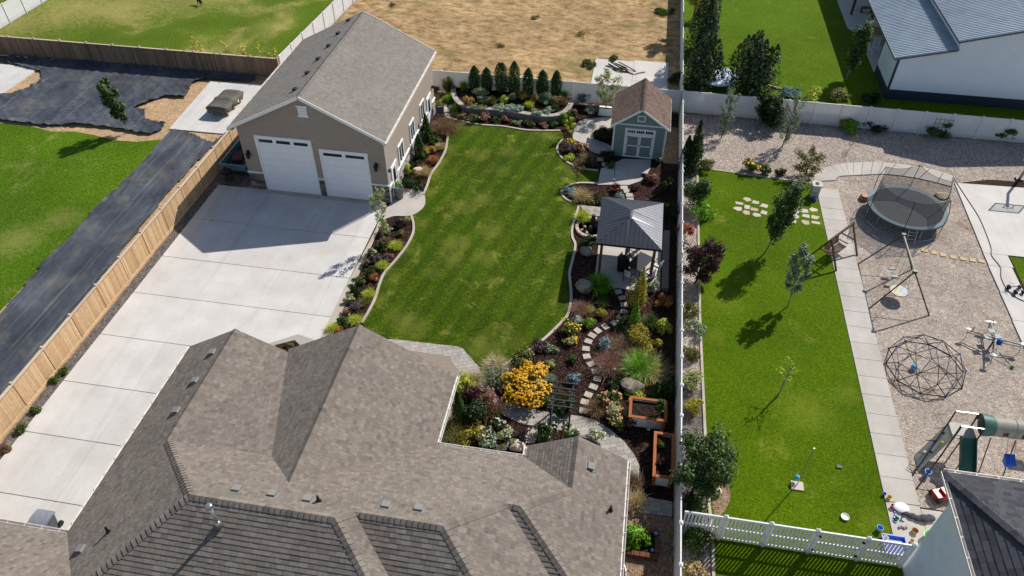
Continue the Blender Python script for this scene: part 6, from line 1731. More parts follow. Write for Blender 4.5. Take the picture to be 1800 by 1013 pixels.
# stone ring with dark basalt columns
rg = thing('stone_ring', 'ring of tan stones with gravel and dark rocks left of the gazebo', 'stone ring', (-1.3, 38.45, 0))
MB().lathe([(.02, .02), (.85, .02)], (-1.3, 38.45, 0), 20).build('gravel', MT['gravel_grey'], rg)
for k in range(18):
    a = k * .349
    MB().obox((-1.3 + .9 * math.cos(a), 38.45 + 1.0 * math.sin(a), .08), (.2, .3, .16), a).build('ring_stone', MT['rock_pale'], rg)
for k, (dx, dy, h) in enumerate(((.1, .25, .9), (.35, .05, .7), (.0, -.25, .35), (.45, .5, .5))):
    MB().lathe([(.17, 0), (.15, h * .6), (.12, h)], (-1.3 + dx, 38.45 + dy, 0), 6).build('basalt_column', MT['rock_dark'], rg)
for k in range(10): MB().ball((-1.6 + rnd.uniform(-.4, .5), 38.3 + rnd.uniform(-.5, .4), .07), rnd.uniform(.06, .12), 6).build('cobble', MT['rock_pale' if k % 2 else 'rock_dark'], rg)
# low seat wall
tag(MB().box(3.32, 33.2, 0, 3.7, 38.7, .3).build('seat_wall', simple('seat_concrete', '77726c', .9)), 'long low concrete seat wall between gazebo and white fence', 'seat wall')
# gazebo furniture
def chair(label, x, y, rz, mat, frame=MT['black']):
    t = thing('garden_chair', label, 'chair', (x, y, .07), 'chairs around the gazebo table')
    c, s = math.cos(rz), math.sin(rz)
    def W_(p): return (x + p[0] * c - p[1] * s, y + p[0] * s + p[1] * c, .07 + p[2])
    for sx in (-.24, .24):
        MB().beam(W_((sx, -.24, 0)), W_((sx, -.24, .62)), .035, .035).build('leg', frame, t)
        MB().beam(W_((sx, .24, 0)), W_((sx, .32, .98)), .035, .035).build('leg', frame, t)
        MB().beam(W_((sx, -.26, .62)), W_((sx, .29, .64)), .05, .03).build('armrest', frame, t)
    for k in range(6): MB().beam(W_((-.23, -.2 + .08 * k, .44)), W_((.23, -.2 + .08 * k, .44)), .06, .02).build('seat_slat', mat, t)
    for k in range(5): MB().beam(W_((-.18 + .09 * k, .26, .5)), W_((-.18 + .09 * k, .33, .98)), .05, .018, (0, 1, 0)).build('back_slat', mat, t)
tb = thing('garden_table', 'dark rectangular dining table under the gazebo roof', 'table', (1.95, 34.75, .07))
MB().obox((1.95, 34.75, .78), (.95, 1.6, .04), -.5).build('tabletop', MT['black'], tb)
for k in range(7): MB().obox((1.95 + (k - 3) * .13 * math.cos(-.5), 34.75 + (k - 3) * .13 * math.sin(-.5), .805), (.1, 1.56, .014), -.5).build('top_slat', MT['navyp'], tb)
for dx, dy in ((-.4, -.7), (.4, -.7), (.4, .7), (-.4, .7)):
    x, y = 1.95 + dx * math.cos(-.5) - dy * math.sin(-.5), 34.75 + dx * math.sin(-.5) + dy * math.cos(-.5)
    MB().box(x - .03, y - .03, .07, x + .03, y + .03, .77).build('leg', MT['black'], tb)
for i, (dx, dy, rz, lab) in enumerate(((.85, .45, -.5 - 1.57, 'slatted chair at the far right of the gazebo table'), (.85, -.45, -.5 - 1.57, 'slatted chair at the near right of the gazebo table'), (-.85, .4, -.5 + 1.57, 'slatted chair at the far left of the gazebo table'), (-.85, -.45, -.5 + 1.57, 'slatted chair at the near left of the gazebo table'), (0, -1.15, -.5 + 3.14, 'slatted chair at the near end of the gazebo table'))):
    x, y = 1.95 + dx * math.cos(-.5) - dy * math.sin(-.5), 34.75 + dx * math.sin(-.5) + dy * math.cos(-.5)
    chair(lab, x, y, rz, MT['white_p'] if i in (0, 1, 4) else MT['greytube'])
gl = thing('barbecue', 'black covered barbecue in the shade of the gazebo', 'barbecue', (.95, 34.7, .07))
MB().box(.65, 34.45, .1, 1.3, 35.0, .85).build('cabinet', MT['black'], gl)
MB().lathe([(.33, 0), (.3, .14), (.18, .24), (.02, .27)], (.97, 34.72, .86), 12, 1.0, .85).build('lid', MT['black'], gl)
for y in (34.45, 35.0): MB().tube((.66, y, .06), (1.29, y, .06), .03, None, 6).build('foot', MT['blackplastic'], gl)
# arbor
ab = thing('arbor', 'dark green metal arbor with ladder top over the paved path', 'arbor', (-1.35, 22.6, 0))
am = simple('arbor_metal', '1f2a26', .5, .4)
for x in (-1.8, -.9):
    for y in (21.9, 23.35): MB().box(x - .035, y - .035, 0, x + .035, y + .035, 2.25).build('post', am, ab)
    MB().box(x - .03, 21.75, 2.2, x + .03, 23.5, 2.28).build('side_rail', am, ab)
for k in range(5): MB().box(-1.98, 21.88 + .36 * k, 2.29, -.72, 21.94 + .36 * k, 2.34).build('rung', am, ab)
for x in (-1.8, -.9):
    for z in (.5, 1.0, 1.5): MB().box(x - .015, 21.94, z, x + .015, 23.31, z + .03).build('side_bar', am, ab)
S('climbing_plant', 'leafy white flowered climber at the near left foot of the arbor', 'climber', (-2.0, 21.75), .55, 1.0, 'green', 'f_white', fl=.15)
S('climbing_plant', 'leafy climber at the near right foot of the arbor', 'climber', (-.85, 21.75), .5, 1.1, 'green', 'f_white', fl=.12)
S('climbing_plant', 'dark leafy climber at the rear of the arbor', 'climber', (-1.3, 23.4), .65, .9, 'dark')
# cedar raised planters with ribbed metal sides
def cedar_planter(label, x0, y0, x1, y1, h):
    t = thing('raised_planter', label, 'planter', ((x0 + x1) / 2, (y0 + y1) / 2, 0))
    for x in (x0, x1):
        for y in (y0, y1): MB().box(x - .07, y - .07, 0, x + .07, y + .07, h).build('leg', MT['cedar'], t)
    w = .12
    for b in ((x0 - w, y0 - w, x1 + w, y0 + .02), (x0 - w, y1 - .02, x1 + w, y1 + w), (x0 - w, y0 + .022, x0 + .02, y1 - .022), (x1 - .02, y0 + .022, x1 + w, y1 - .022)): MB().box(b[0], b[1], h, b[2], b[3], h + .045).build('top_board', MT['cedar'], t)
    for (a, b, c_, d) in ((x0 + .07, y0, x1 - .07, y0), (x0 + .07, y1, x1 - .07, y1), (x0, y0 + .07, x0, y1 - .07), (x1, y0 + .07, x1, y1 - .07)):
        m = MB()
        L = math.hypot(c_ - a, d - b)
        k = int(h / .05)
        for i in range(k):
            z0_, z1_ = .04 + (h - .06) * i / k, .04 + (h - .06) * (i + 1) / k
            o_ = .012 if i % 2 else -.012
            dx, dy = (0, o_) if abs(d - b) < .01 else (o_, 0)
            m.poly([(a + dx, b + dy, z0_), (c_ + dx, d + dy, z0_), (c_ - dx, d - dy, z1_), (a - dx, b - dy, z1_)])
        m.build('metal_panel', MT['galv'], t)
    MB().box(x0 + .02, y0 + .02, 0, x1 - .02, y1 - .02, h - .12).build('soil', MT['soil'], t)
    return t
cedar_planter('upper cedar planter box with galvanised sides near the white fence', 2.0, 23.12, 3.6, 24.2, .8)
cedar_planter('lower long cedar planter box with galvanised sides beside the white fence', 3.25, 19.95, 3.98, 22.25, .8)
hs_ = MB()
pr = None
for k in range(40):
    a = k * .28
    q = (2.65 + (.42 - .004 * k) * math.cos(a), 23.65 + (.3 - .003 * k) * math.sin(a), .71)
    if pr: hs_.tube(pr, q, .012, None, 5, False)
    pr = q
tag(hs_.build('drip_hose', MT['rope']), 'coiled drip hose on the soil of the upper cedar planter', 'hose')
S('tomato_plant', 'tall green vegetable plant in the upper cedar planter', 'plant', (3.3, 23.5), .28, 1.3, 'green', z0=.68)
S('vegetable', 'purplish leafy plant in the lower cedar planter', 'plant', (3.55, 20.6), .22, .35, 'maroon', z0=.68)
S('vegetable', 'green leafy plant at the far end of the lower cedar planter', 'plant', (3.5, 21.6), .18, .3, 'green', z0=.68)
# brick raised bed at the house side
bb = thing('brick_bed', 'low brick edged bed with dark soil beside the house wall', 'raised bed', (2.85, 16.85, 0))
bm = simple('brick_edge', '6a4a3a', .9, .1, 0, .25, 8, .01)
for b in ((2.0, 16.2, 3.6, 16.4), (2.0, 17.35, 3.6, 17.55), (3.4, 16.42, 3.6, 17.33)):
    n_ = int(max(b[2] - b[0], b[3] - b[1]) / .26)
    for k in range(n_):
        if b[2] - b[0] > b[3] - b[1]: MB().box(b[0] + .26 * k + .01, b[1], 0, b[0] + .26 * (k + 1) - .01, b[3], .3).build('brick', bm, bb)
        else: MB().box(b[0], b[1] + .26 * k + .01, 0, b[2], b[1] + .26 * (k + 1) - .01, .3).build('brick', bm, bb)
MB().box(2.0, 16.41, 0, 3.39, 17.34, .2).build('soil', MT['soil'], bb)
for i, (x, y, k, lab) in enumerate(((3.42, 17.3, 'skyblue', 'pale blue cap at the far corner of the brick bed'), (3.3, 16.55, 'skyblue', 'pale blue cap at the near corner of the brick bed'))):
    tag(MB().lathe([(.06, 0), (.08, .05), (.07, .12), (.02, .14)], (x, y, .2 if x < 3.4 else .3), 8).build('stake_cap', MT[k]), lab, 'stake cap')
S('vegetable', 'small green plant in the middle of the brick bed', 'plant', (3.1, 16.85), .18, .25, 'brightgreen', z0=.2)
# planters
def tall_planter(label, x, y, r, h, key):
    t = thing('tall_planter', label, 'planter', (x, y, .05))
    MB().lathe([(r * .8, 0), (r, h), (r * 1.04, h), (r * 1.04, h - .06), (r * .85, h - .06), (r * .85, h - .1)], (x, y, .05), 18).build('pot', simple('pot_grey', '6f7478', .6, .3) if 'pot_grey' not in bpy.data.materials else bpy.data.materials['pot_grey'], t, True)
    n = 260
    P, O = cloud((0, 0, h + .2), r * 1.15, .5, n, 8)
    V, F = leaf_cards(P, O + np.array([0, 0, .4]), .06)
    npmesh('foliage', V, F, LM[key], t)
tall_planter('tall grey planter with green plant at the garage side door', -14.38, 39.5, .33, .85, 'brightgreen')
tall_planter('tall grey planter with straw plant at the far garage door', -14.25, 50.6, .36, .95, 'yellow')
wb = thing('planter_box', 'white planter box with wooden frame holding bamboo beside the shed', 'planter', (-1.5, 52.95, 0))
MB().box(-2.05, 52.75, .05, -.95, 53.3, .68).build('panel', MT['white'], wb)
for x in (-2.08, -.92):
    for y in (52.72, 53.33): MB().box(x - .05, y - .05, 0, x + .05, y + .05, .74).build('leg', MT['brownwood'], wb)
for b in ((-2.15, 52.65, -.85, 52.78), (-2.15, 53.27, -.85, 53.4), (-2.15, 52.79, -2.02, 53.26), (-.98, 52.79, -.85, 53.26)): MB().box(b[0], b[1], .74, b[2], b[3], .78).build('top_board', MT['brownwood'], wb)
T('bamboo', 'tall pale leafy bamboo growing out of the white planter box', (-1.5, 53.0), 2.9, 1.05, 2.5, 'varieg', 1300, .07, .025, (-.1, .1), z0=.68, clumps=22, tight=.3, limbs=16, cat='bamboo')
sg = thing('garden_pot', 'dark pot with grey plant at the right corner of the shed', 'pot', (2.75, 46.75, 0))
MB().lathe([(.16, 0), (.24, .35), (.26, .35), (.26, .3), (.2, .3)], (2.75, 46.75, 0), 12).build('pot', MT['black'], sg)
P, O = cloud((0, 0, .45), .28, .3, 160, 6)
V, F = leaf_cards(P, O, .05)
npmesh('foliage', V, F, LM['silver'], sg)
boulder('dark shiny rock at the curved edge of the shed apron', (1.89, 44.93), .24, (1, .8, .7), 'rock_dark', 31)
for i, (q, lab) in enumerate((((-0.21, 43.51), 'path light at the near edge of the shed apron'), ((-13.72, 35.61), 'path light beside the small olive shrub in the driveway bed'), ((-5.28, 25.76), 'path light in the dry grass at the lawn corner'), ((0.91, 29.81), 'path light in the shade beside the stepping stones'), ((1.00, 26.24), 'path light beside the pinkish brown grass'), ((2.88, 22.70), 'path light between the two cedar planters'))):
    t = thing('path_light', lab, 'garden light', (q[0], q[1], 0))
    MB().tube((q[0], q[1], 0), (q[0], q[1], .5), .014, None, 6).build('stake', MT['black'], t)
    MB().lathe([(.1, 0), (.09, .03), (.02, .07)], (q[0], q[1], .48), 10).build('lamp_shade', MT['vent_metal'], t)
# --- left neighbour: covered furniture, trailer, barbecue, bin
cv = thing('covered_furniture', 'garden furniture under a grey sagging cover on the concrete pad', 'furniture cover', (-31.2, 48.7, .09))
m = MB()
nx, ny = 9, 15
X0, X1, Y0, Y1 = -32.05, -30.35, 47.3, 50.2
top = {}
for i in range(nx):
    for j in range(ny):
        u, v_ = i / (nx - 1), j / (ny - 1)
        z = .88 + .12 * (1 - abs(2 * u - 1) ** 3) - .13 * math.sin(math.pi * ((v_ * 2) % 1)) * (1 - abs(2 * u - 1)) ** .5 + (.1 if .44 < v_ < .56 else 0)
        if i in (0, nx - 1) or j in (0, ny - 1): z -= .05
        top[i, j] = len(m.v)
        m.v.append((X0 + (X1 - X0) * u + (.16 * v_), Y0 + (Y1 - Y0) * v_, z))
for i in range(nx - 1):
    for j in range(ny - 1): m.f.append((top[i, j], top[i + 1, j], top[i + 1, j + 1], top[i, j + 1]))
ring = [(i, 0) for i in range(nx)] + [(nx - 1, j) for j in range(1, ny)] + [(i, ny - 1) for i in range(nx - 2, -1, -1)] + [(0, j) for j in range(ny - 2, 0, -1)]
low = []
for k, q in enumerate(ring):
    x, y, z = m.v[top[q]]
    low.append(len(m.v))
    drop = .35 + .2 * math.sin(k * 1.3) if q[0] == nx - 1 else .5 + .08 * math.sin(k * 2.1)
    cx_, cy_ = -31.1, 48.75
    m.v.append((x + (cx_ - x) * .1, y + (cy_ - y) * .05, z - drop))
for k in range(len(ring)):
    k2 = (k + 1) % len(ring)
    m.f.append((top[ring[k]], low[k], low[k2], top[ring[k2]]))
m.build('cover', MT['tarp'], cv, True)
for x in (-31.7, -30.5):
    for y in (47.6, 48.7, 49.8): MB().box(x - .05, y - .05, .09, x + .05, y + .05, .8).build('leg', MT['tanp'], cv)
tr = thing('utility_trailer', 'teal open utility trailer parked between fence and garage', 'trailer', (-26.5, 41.8, 0))
TX0, TX1, TY0, TY1 = -27.45, -25.5, 40.1, 43.6
MB().box(TX0, TY0, .42, TX1, TY1, .48).build('bed', MT['navyp'], tr)
for b in ((TX0, TY0, TX0 + .06, TY1), (TX1 - .06, TY0, TX1, TY1), (TX0 + .06, TY0, TX1 - .06, TY0 + .06), (TX0 + .06, TY1 - .06, TX1 - .06, TY1)): MB().box(b[0], b[1], .4, b[2], b[3], .86).build('side_panel', MT['trailer'], tr)
for b in ((TX0 - .02, TY0 - .03, TX0 + .08, TY1), (TX1 - .08, TY0 - .03, TX1 + .02, TY1)): MB().box(b[0], b[1], .86, b[2], b[3], .92).build('top_rail', MT['trailer'], tr)
MB().box(TX0 + .09, TY0 - .04, .86, TX1 - .09, TY0 + .06, .92).build('top_rail', MT['trailer'], tr)
for x in (TX0 - .13, TX1 + .13):
    w = MB()
    for k in range(16):
        a0, a1 = k * math.pi / 8, (k + 1) * math.pi / 8
        w.add([(x - .09, 42 + .3 * math.cos(a0), .31 + .3 * math.sin(a0)), (x + .09, 42 + .3 * math.cos(a0), .31 + .3 * math.sin(a0)), (x + .09, 42 + .3 * math.cos(a1), .31 + .3 * math.sin(a1)), (x - .09, 42 + .3 * math.cos(a1), .31 + .3 * math.sin(a1)), (x - .09, 42, .31), (x + .09, 42, .31)], [(0, 1, 2, 3), (0, 3, 4), (1, 5, 2)])
    w.build('wheel', MT['blackplastic'], tr)
MB().beam((-26.5, TY1, .45), (-26.5, 45.2, .45), .1, .1).build('tongue', MT['trailer'], tr)
MB().obox((-26.8, 41.6, .6), (.7, 1.2, .25), .3).obox((-26.0, 42.6, .58), (.5, .8, .2), -.2).build('load', MT['brownwood'], tr)
kg = thing('kettle_barbecue', 'black round barbecue standing in front of the teal trailer', 'barbecue', (-26.47, 39.21))
kx, ky = kg.location.x, kg.location.y
MB().ball((kx, ky, 1.0), .38, 16, (1, 1, .85)).build('bowl', MT['black'], kg, True)
for a in (.4, 2.5, 4.6): MB().tube((kx + .2 * math.cos(a), ky + .2 * math.sin(a), .75), (kx + .38 * math.cos(a), ky + .38 * math.sin(a), .02), .02, None, 6).build('leg', MT['black'], kg)
MB().box(kx - .25, ky - .25, .3, kx + .25, ky + .25, .33).build('shelf', MT['black'], kg)
MB().tube((kx - .1, ky, 1.36), (kx + .1, ky, 1.36), .025, None, 6).build('handle', MT['black'], kg)
bi = thing('wheelie_bin', 'grey wheeled rubbish bin standing on the driveway by the roof gutter', 'bin', (-22.55, 13.15, .06))
bm_ = simple('bin_grey', '5c6068', .5, .4)
m = MB()
m.add([(-22.83, 12.9, .12), (-22.27, 12.9, .12), (-22.27, 13.42, .12), (-22.83, 13.42, .12), (-22.93, 12.78, 1.02), (-22.17, 12.78, 1.02), (-22.17, 13.5, 1.02), (-22.93, 13.5, 1.02)], MB.BF)
m.build('body', bm_, bi)
lid = MB()
for k in range(6):
    y0, y1 = 12.72 + .14 * k, 12.72 + .14 * (k + 1)
    z0, z1 = 1.03 + .09 * math.sin(math.pi * (k + .4) / 6.8), 1.03 + .09 * math.sin(math.pi * (k + 1.4) / 6.8)
    lid.poly([(-22.97, y0, z0), (-22.13, y0, z0), (-22.13, y1, z1), (-22.97, y1, z1)])
    lid.poly([(-22.97, y0, 1.02), (-22.97, y0, z0), (-22.97, y1, z1), (-22.97, y1, 1.02)])
    lid.poly([(-22.13, y0, z0), (-22.13, y0, 1.02), (-22.13, y1, 1.02), (-22.13, y1, z1)])
lid.build('lid', simple('bin_lid', '7b8089', .45, .4), bi)
for x in (-22.88, -22.22): MB().tube((x - .05, 13.5, .18), (x + .05, 13.5, .18), .13, None, 12).build('wheel', MT['blackplastic'], bi)
MB().tube((-22.85, 13.58, .98), (-22.25, 13.58, .98), .02, None, 6).build('handle', MT['blackplastic'], bi)
# dog in the rough grass
dg = thing('dog', 'small dark animal standing in the rough grass at the top edge', 'dog', (-42.89, 67.56))
dx, dy = dg.location.x, dg.location.y
me = bpy.data.meshes.new('body')
sk = [((-.32, 0, .48), .1), ((-.05, 0, .46), .125), ((.22, 0, .5), .13), ((.38, 0, .66), .08), ((.46, 0, .76), .085), ((.6, 0, .72), .045), ((-.42, 0, .52), .03), ((-.58, .03, .62), .018),
      ((-.3, .09, .3), .055), ((-.36, .1, .18), .03), ((-.32, .1, .02), .03), ((-.3, -.09, .3), .055), ((-.36, -.1, .18), .03), ((-.32, -.1, .02), .03), ((.2, .09, .28), .045), ((.2, .1, .15), .028), ((.21, .1, .02), .03), ((.2, -.09, .28), .045), ((.2, -.1, .15), .028), ((.21, -.1, .02), .03), ((.42, .06, .86), .025), ((.42, -.06, .86), .025)]
me.from_pydata([a for a, b in sk], [(0, 1), (1, 2), (2, 3), (3, 4), (4, 5), (0, 6), (6, 7), (0, 8), (8, 9), (9, 10), (0, 11), (11, 12), (12, 13), (2, 14), (14, 15), (15, 16), (2, 17), (17, 18), (18, 19), (4, 20), (4, 21)], [])
ob = bpy.data.objects.new('body', me)
COL.objects.link(ob)
ob.parent = dg
ob.modifiers.new('skin', 'SKIN')
for i, (a, r) in enumerate(sk): me.skin_vertices[0].data[i].radius = (r, r)
me.skin_vertices[0].data[1].use_root = True
ob.modifiers.new('sub', 'SUBSURF').levels = 1
me.materials.append(simple('dog_fur', '1c1816', .8, .2, 0, .3, 12))
ob.rotation_euler = (0, 0, 2.6)
# branches on the rear slab
for i in range(9):
    x, y = -.9 + rnd.uniform(-.5, .6), 60.9 + rnd.uniform(-.5, .5)
    a = -.55 + rnd.uniform(-.35, .35)
    L = rnd.uniform(.6, 1.1)
    o = MB().path([(x - L * math.cos(a), y - L * math.sin(a), .12 + .05 * (i % 3)), (x, y, .16 + .05 * (i % 3)), (x + L * math.cos(a + .2), y + L * math.sin(a + .2), .12)], .045).build('branch', MT['bark'])
    tag(o, 'cut branch lying in the loose heap on the rear slab', 'branch', 'heap of branches on the rear slab')
tag(MB().path([(.4, 60.0, .12), (.9, 60.4, .13), (1.3, 60.6, .12)], .05).build('branch', MT['tanp']), 'single pale branch lying apart right of the heap on the slab', 'branch')

# ------------------------------------------------------------------ play equipment of the right neighbour
tp = thing('trampoline', 'big round trampoline with teal padding and tall black safety net', 'trampoline', (18.8, 43.05, 0))
TCX, TCY, TR = 18.8, 43.05, 2.45
def ringpts(r, z, n, ph=0): return [(TCX + r * math.cos(ph + 2 * math.pi * i / n), TCY + r * math.sin(ph + 2 * math.pi * i / n), z) for i in range(n)]
m = MB()
n_ = 40
m.add(ringpts(TR * .895, .9, n_) + [(TCX, TCY, .86)], [(i, (i + 1) % n_, n_) for i in range(n_)])
m.build('jump_mat', MT['mesh_mat'], tp)
m = MB()
a, b, c_ = ringpts(TR * .885, .93, n_), ringpts(TR * 1.0, .95, n_), ringpts(TR * 1.01, .85, n_)
m.add(a + b + c_, [(i, (i + 1) % n_, n_ + (i + 1) % n_, n_ + i) for i in range(n_)] + [(n_ + i, n_ + (i + 1) % n_, 2 * n_ + (i + 1) % n_, 2 * n_ + i) for i in range(n_)])
m.build('padding', MT['tealpad'], tp)
m = MB()
rp_ = ringpts(TR * .99, .84, n_)
m.path(rp_ + [rp_[0]], .03)
m.build('frame', MT['galv'], tp)
for i in range(4):
    a = .4 + i * math.pi / 2
    for s_ in (-.22, .22):
        p = (TCX + TR * math.cos(a + s_), TCY + TR * math.sin(a + s_), 0)
        MB().tube((p[0], p[1], .02), (p[0], p[1], .84), .025, None, 6).build('leg', MT['galv'], tp)
    MB().path([(TCX + TR * math.cos(a + k * .11 - .22), TCY + TR * math.sin(a + k * .11 - .22), .03) for k in range(5)], .025).build('foot', MT['galv'], tp)
tops = []
for i in range(6):
    a = .25 + i * math.pi / 3
    p, q = (TCX + TR * 1.03 * math.cos(a), TCY + TR * 1.03 * math.sin(a)), (TCX + TR * .93 * math.cos(a), TCY + TR * .93 * math.sin(a))
    MB().tube((p[0], p[1], .05), (p[0], p[1], 1.9), .022, None, 6).tube((p[0], p[1], 1.9), (q[0], q[1], 2.75), .022, None, 6).build('net_pole', MT['black'], tp)
    tops.append((q[0], q[1], 2.75))
nt = MB()
tr_ = MB()
for i in range(6):
    A, B = Vector(tops[i]), Vector(tops[(i + 1) % 6])
    k = 5
    for j in range(k):
        u0, u1 = j / k, (j + 1) / k
        s0, s1 = .22 * math.sin(math.pi * u0), .22 * math.sin(math.pi * u1)
        p0, p1 = A.lerp(B, u0) - Vector((0, 0, s0)), A.lerp(B, u1) - Vector((0, 0, s1))
        aa, ab_ = math.atan2(A.y - TCY, A.x - TCX), 0
        b0 = aa + u0 * math.pi / 3
        b1 = aa + u1 * math.pi / 3
        q0, q1 = (TCX + TR * .88 * math.cos(b0), TCY + TR * .88 * math.sin(b0), .95), (TCX + TR * .88 * math.cos(b1), TCY + TR * .88 * math.sin(b1), .95)
        nt.poly([q0, q1, tuple(p1), tuple(p0)])
        tr_.tube(p0, p1, .012, None, 5, False)
nt.build('safety_net', MT['net'], tp)
tr_.build('net_rope', MT['black'], tp)
ld = MB()
for x in (18.45, 18.95): ld.tube((x, 40.35, .02), (x, 40.6, .85), .02, None, 6)
for z in (.25, .5, .7): ld.tube((18.45, 40.38 + z * .28, z), (18.95, 40.38 + z * .28, z), .02, None, 6)
ld.build('ladder', MT['galv'], tp)
t2 = thing('trampoline', 'small grey trampoline with pale rim between the dark trees', 'trampoline', (7.4, 59.3, 0))
m = MB()
m.lathe([(.02, .62), (1.45, .62)], (7.4, 59.3, 0), 24).build('jump_mat', simple('grey_mat', '8d949c', .7), t2)
MB().lathe([(1.45, .63), (1.65, .65), (1.66, .55)], (7.4, 59.3, 0), 24).build('padding', simple('pale_blue_pad', 'b5c4d4', .6), t2)
for k in range(6): MB().tube((7.4 + 1.55 * math.cos(k * 1.047), 59.3 + 1.55 * math.sin(k * 1.047), 0), (7.4 + 1.55 * math.cos(k * 1.047), 59.3 + 1.55 * math.sin(k * 1.047), .6), .03, None, 6).build('leg', MT['galv'], t2)
# swing set
sw = thing('swing_set', 'dark metal swing set with round disc swing on the wood chips', 'swing set', (16.8, 35.8, 0))
dm = simple('swing_frame', '3a342f', .5, .4)
A0, A1 = (16.78, 34.2, 2.68), (16.85, 37.5, 2.68)
MB().tube(A0, A1, .055, None, 8).build('top_bar', MT['beigepost'], sw)
for A, feet in ((A0, ((15.1, 33.72), (18.4, 33.75))), (A1, ((15.14, 37.7), (18.3, 37.75)))):
    for f in feet: MB().tube(A, (f[0], f[1], 0), .04, None, 8).build('leg', dm, sw)
    MB().tube(((A[0] + feet[0][0]) / 2 - .3, (A[1] + feet[0][1]) / 2, 1.0), ((A[0] + feet[1][0]) / 2 + .3, (A[1] + feet[1][1]) / 2, 1.0), .02, None, 6).build('cross_bar', MT['darkgreen'], sw)
    MB().obox(A, (.22, .16, .2)).build('joint', MT['darkgreen'], sw)
ds = MB().lathe([(.02, .0), (.5, .0), (.53, .03), (.5, .05), (.02, .05)], (16.8, 34.95, .55), 20).build('disc_seat', simple('disc_fabric', 'c2bda4', .7), sw)
MB().poly([(16.8, 34.95, .605), (17.15, 34.6, .605), (17.25, 34.95, .605), (17.1, 35.2, .605)]).build('disc_patch', simple('disc_blue', '9fb2c8', .6), ds)
rg_ = MB()
for k in range(12):
    a0, a1 = k * math.pi / 6, (k + 1) * math.pi / 6
    rg_.tube((16.8 + .53 * math.cos(a0), 34.95 + .53 * math.sin(a0), .58), (16.8 + .53 * math.cos(a1), 34.95 + .53 * math.sin(a1), .58), .03, None, 6, False)
rg_.build('disc_rim', MT['black'], sw)
for a in (.8, 2.3, 3.9, 5.5): MB().tube((16.8 + .5 * math.cos(a), 34.95 + .5 * math.sin(a), .6), (16.8, 34.95, 2.65), .009, None, 4, False).build('rope', MT['rope'], sw)
for y in (36.3, 37.0):
    s_ = MB().obox((16.84, y, .5), (.42, .18, .06)).build('swing_seat', MT['darkgreen'], sw)
    for o_ in (-.2, .2): MB().tube((16.84 + o_, y, .52), (16.84 + o_ * .6, y, 2.65), .008, None, 4, False).build('rope', MT['rope'], sw)
# wooden bench swing
bs = thing('bench_swing', 'brown slatted wooden bench swing in an A frame beside the walk', 'bench swing', (13.9, 38.4, 0))
B0, B1 = Vector((13.0, 37.35, 1.95)), Vector((14.5, 39.15, 1.95))
dB = (B1 - B0).normalized()
nB = Vector((dB.y, -dB.x, 0))
MB().beam(B0 - dB * .15, B1 + dB * .15, .1, .12).build('top_beam', MT['brownwood'], bs)
for Bp in (B0, B1):
    for s_ in (-1, 1):
        MB().beam(Bp, (Bp.x + nB.x * .95 * s_, Bp.y + nB.y * .95 * s_, 0), .09, .09).build('leg', MT['brownwood'], bs)
    MB().beam((Bp.x - nB.x * .5, Bp.y - nB.y * .5, .95), (Bp.x + nB.x * .5, Bp.y + nB.y * .5, .95), .07, .07).build('brace', MT['brownwood'], bs)
Cb = (B0 + B1) / 2
for k in range(14):
    u = (k - 6.5) * .115
    p = Cb + dB * u
    MB().beam((p.x - nB.x * .25, p.y - nB.y * .25, .52), (p.x + nB.x * .28, p.y + nB.y * .28, .5), .075, .022).build('seat_slat', MT['brownwood'], bs)
    MB().beam((p.x - nB.x * .28, p.y - nB.y * .28, .56), (p.x - nB.x * .45, p.y - nB.y * .45, 1.15), .075, .02, (nB.x, nB.y, .2)).build('back_slat', MT['brownwood'], bs)
for u in (-.78, .78):
    p = Cb + dB * u
    MB().beam((p.x - nB.x * .3, p.y - nB.y * .3, .75), (p.x + nB.x * .3, p.y + nB.y * .3, .75), .08, .03).build('armrest', MT['brownwood'], bs)
    for s_ in (-.25, .25): MB().tube((p.x + nB.x * s_, p.y + nB.y * s_, .5), (p.x, p.y, 1.93), .008, None, 4, False).build('chain', MT['galv'], bs)
# climbing dome
dm_ = thing('climbing_dome', 'dark geodesic climbing dome with blue connectors on the wood chips', 'climbing dome', (17.22, 29.55, 0))
def dome_nodes():
    ph = (1 + 5 ** .5) / 2
    ico = [Vector(v).normalized() for v in ((0, 1, ph), (0, -1, ph), (0, 1, -ph), (0, -1, -ph), (1, ph, 0), (-1, ph, 0), (1, -ph, 0), (-1, -ph, 0), (ph, 0, 1), (-ph, 0, 1), (ph, 0, -1), (-ph, 0, -1))]
    q = ico[0].rotation_difference(Vector((0, 0, 1)))
    ico = [q @ v for v in ico]
    el = min((a - b).length for i, a in enumerate(ico) for b in ico[:i])
    E2 = [(i, j) for i in range(12) for j in range(i) if (ico[i] - ico[j]).length < el * 1.1]
    pts = list(ico)
    mid = {}
    for i, j in E2:
        mid[i, j] = len(pts)
        pts.append(((ico[i] + ico[j]) / 2).normalized())
    ed = set()
    for (i, j), k in mid.items():
        ed.add((i, k))
        ed.add((j, k))
    ks = list(mid.values())
    for a in ks:
        for b in ks:
            if a < b and (pts[a] - pts[b]).length < .66: ed.add((a, b))
    return pts, ed
dn, de = dome_nodes()
RX, RZ = 1.95, 1.55
def dpt(v): return Vector((17.22 + RX * v.x, 29.55 + RX * v.y, RZ * max(v.z, -.02) + .03))
used_ = set()
for a, b in de:
    if dn[a].z > -.1 and dn[b].z > -.1:
        MB().tube(dpt(dn[a]), dpt(dn[b]), .022, None, 6).build('strut', dm, dm_)
        used_ |= {a, b}
for k, a in enumerate(sorted(used_)): MB().ball(dpt(dn[a]), .05 if k % 4 else .065, 8).build('connector', MT['blue'] if k % 4 == 0 else dm, dm_)
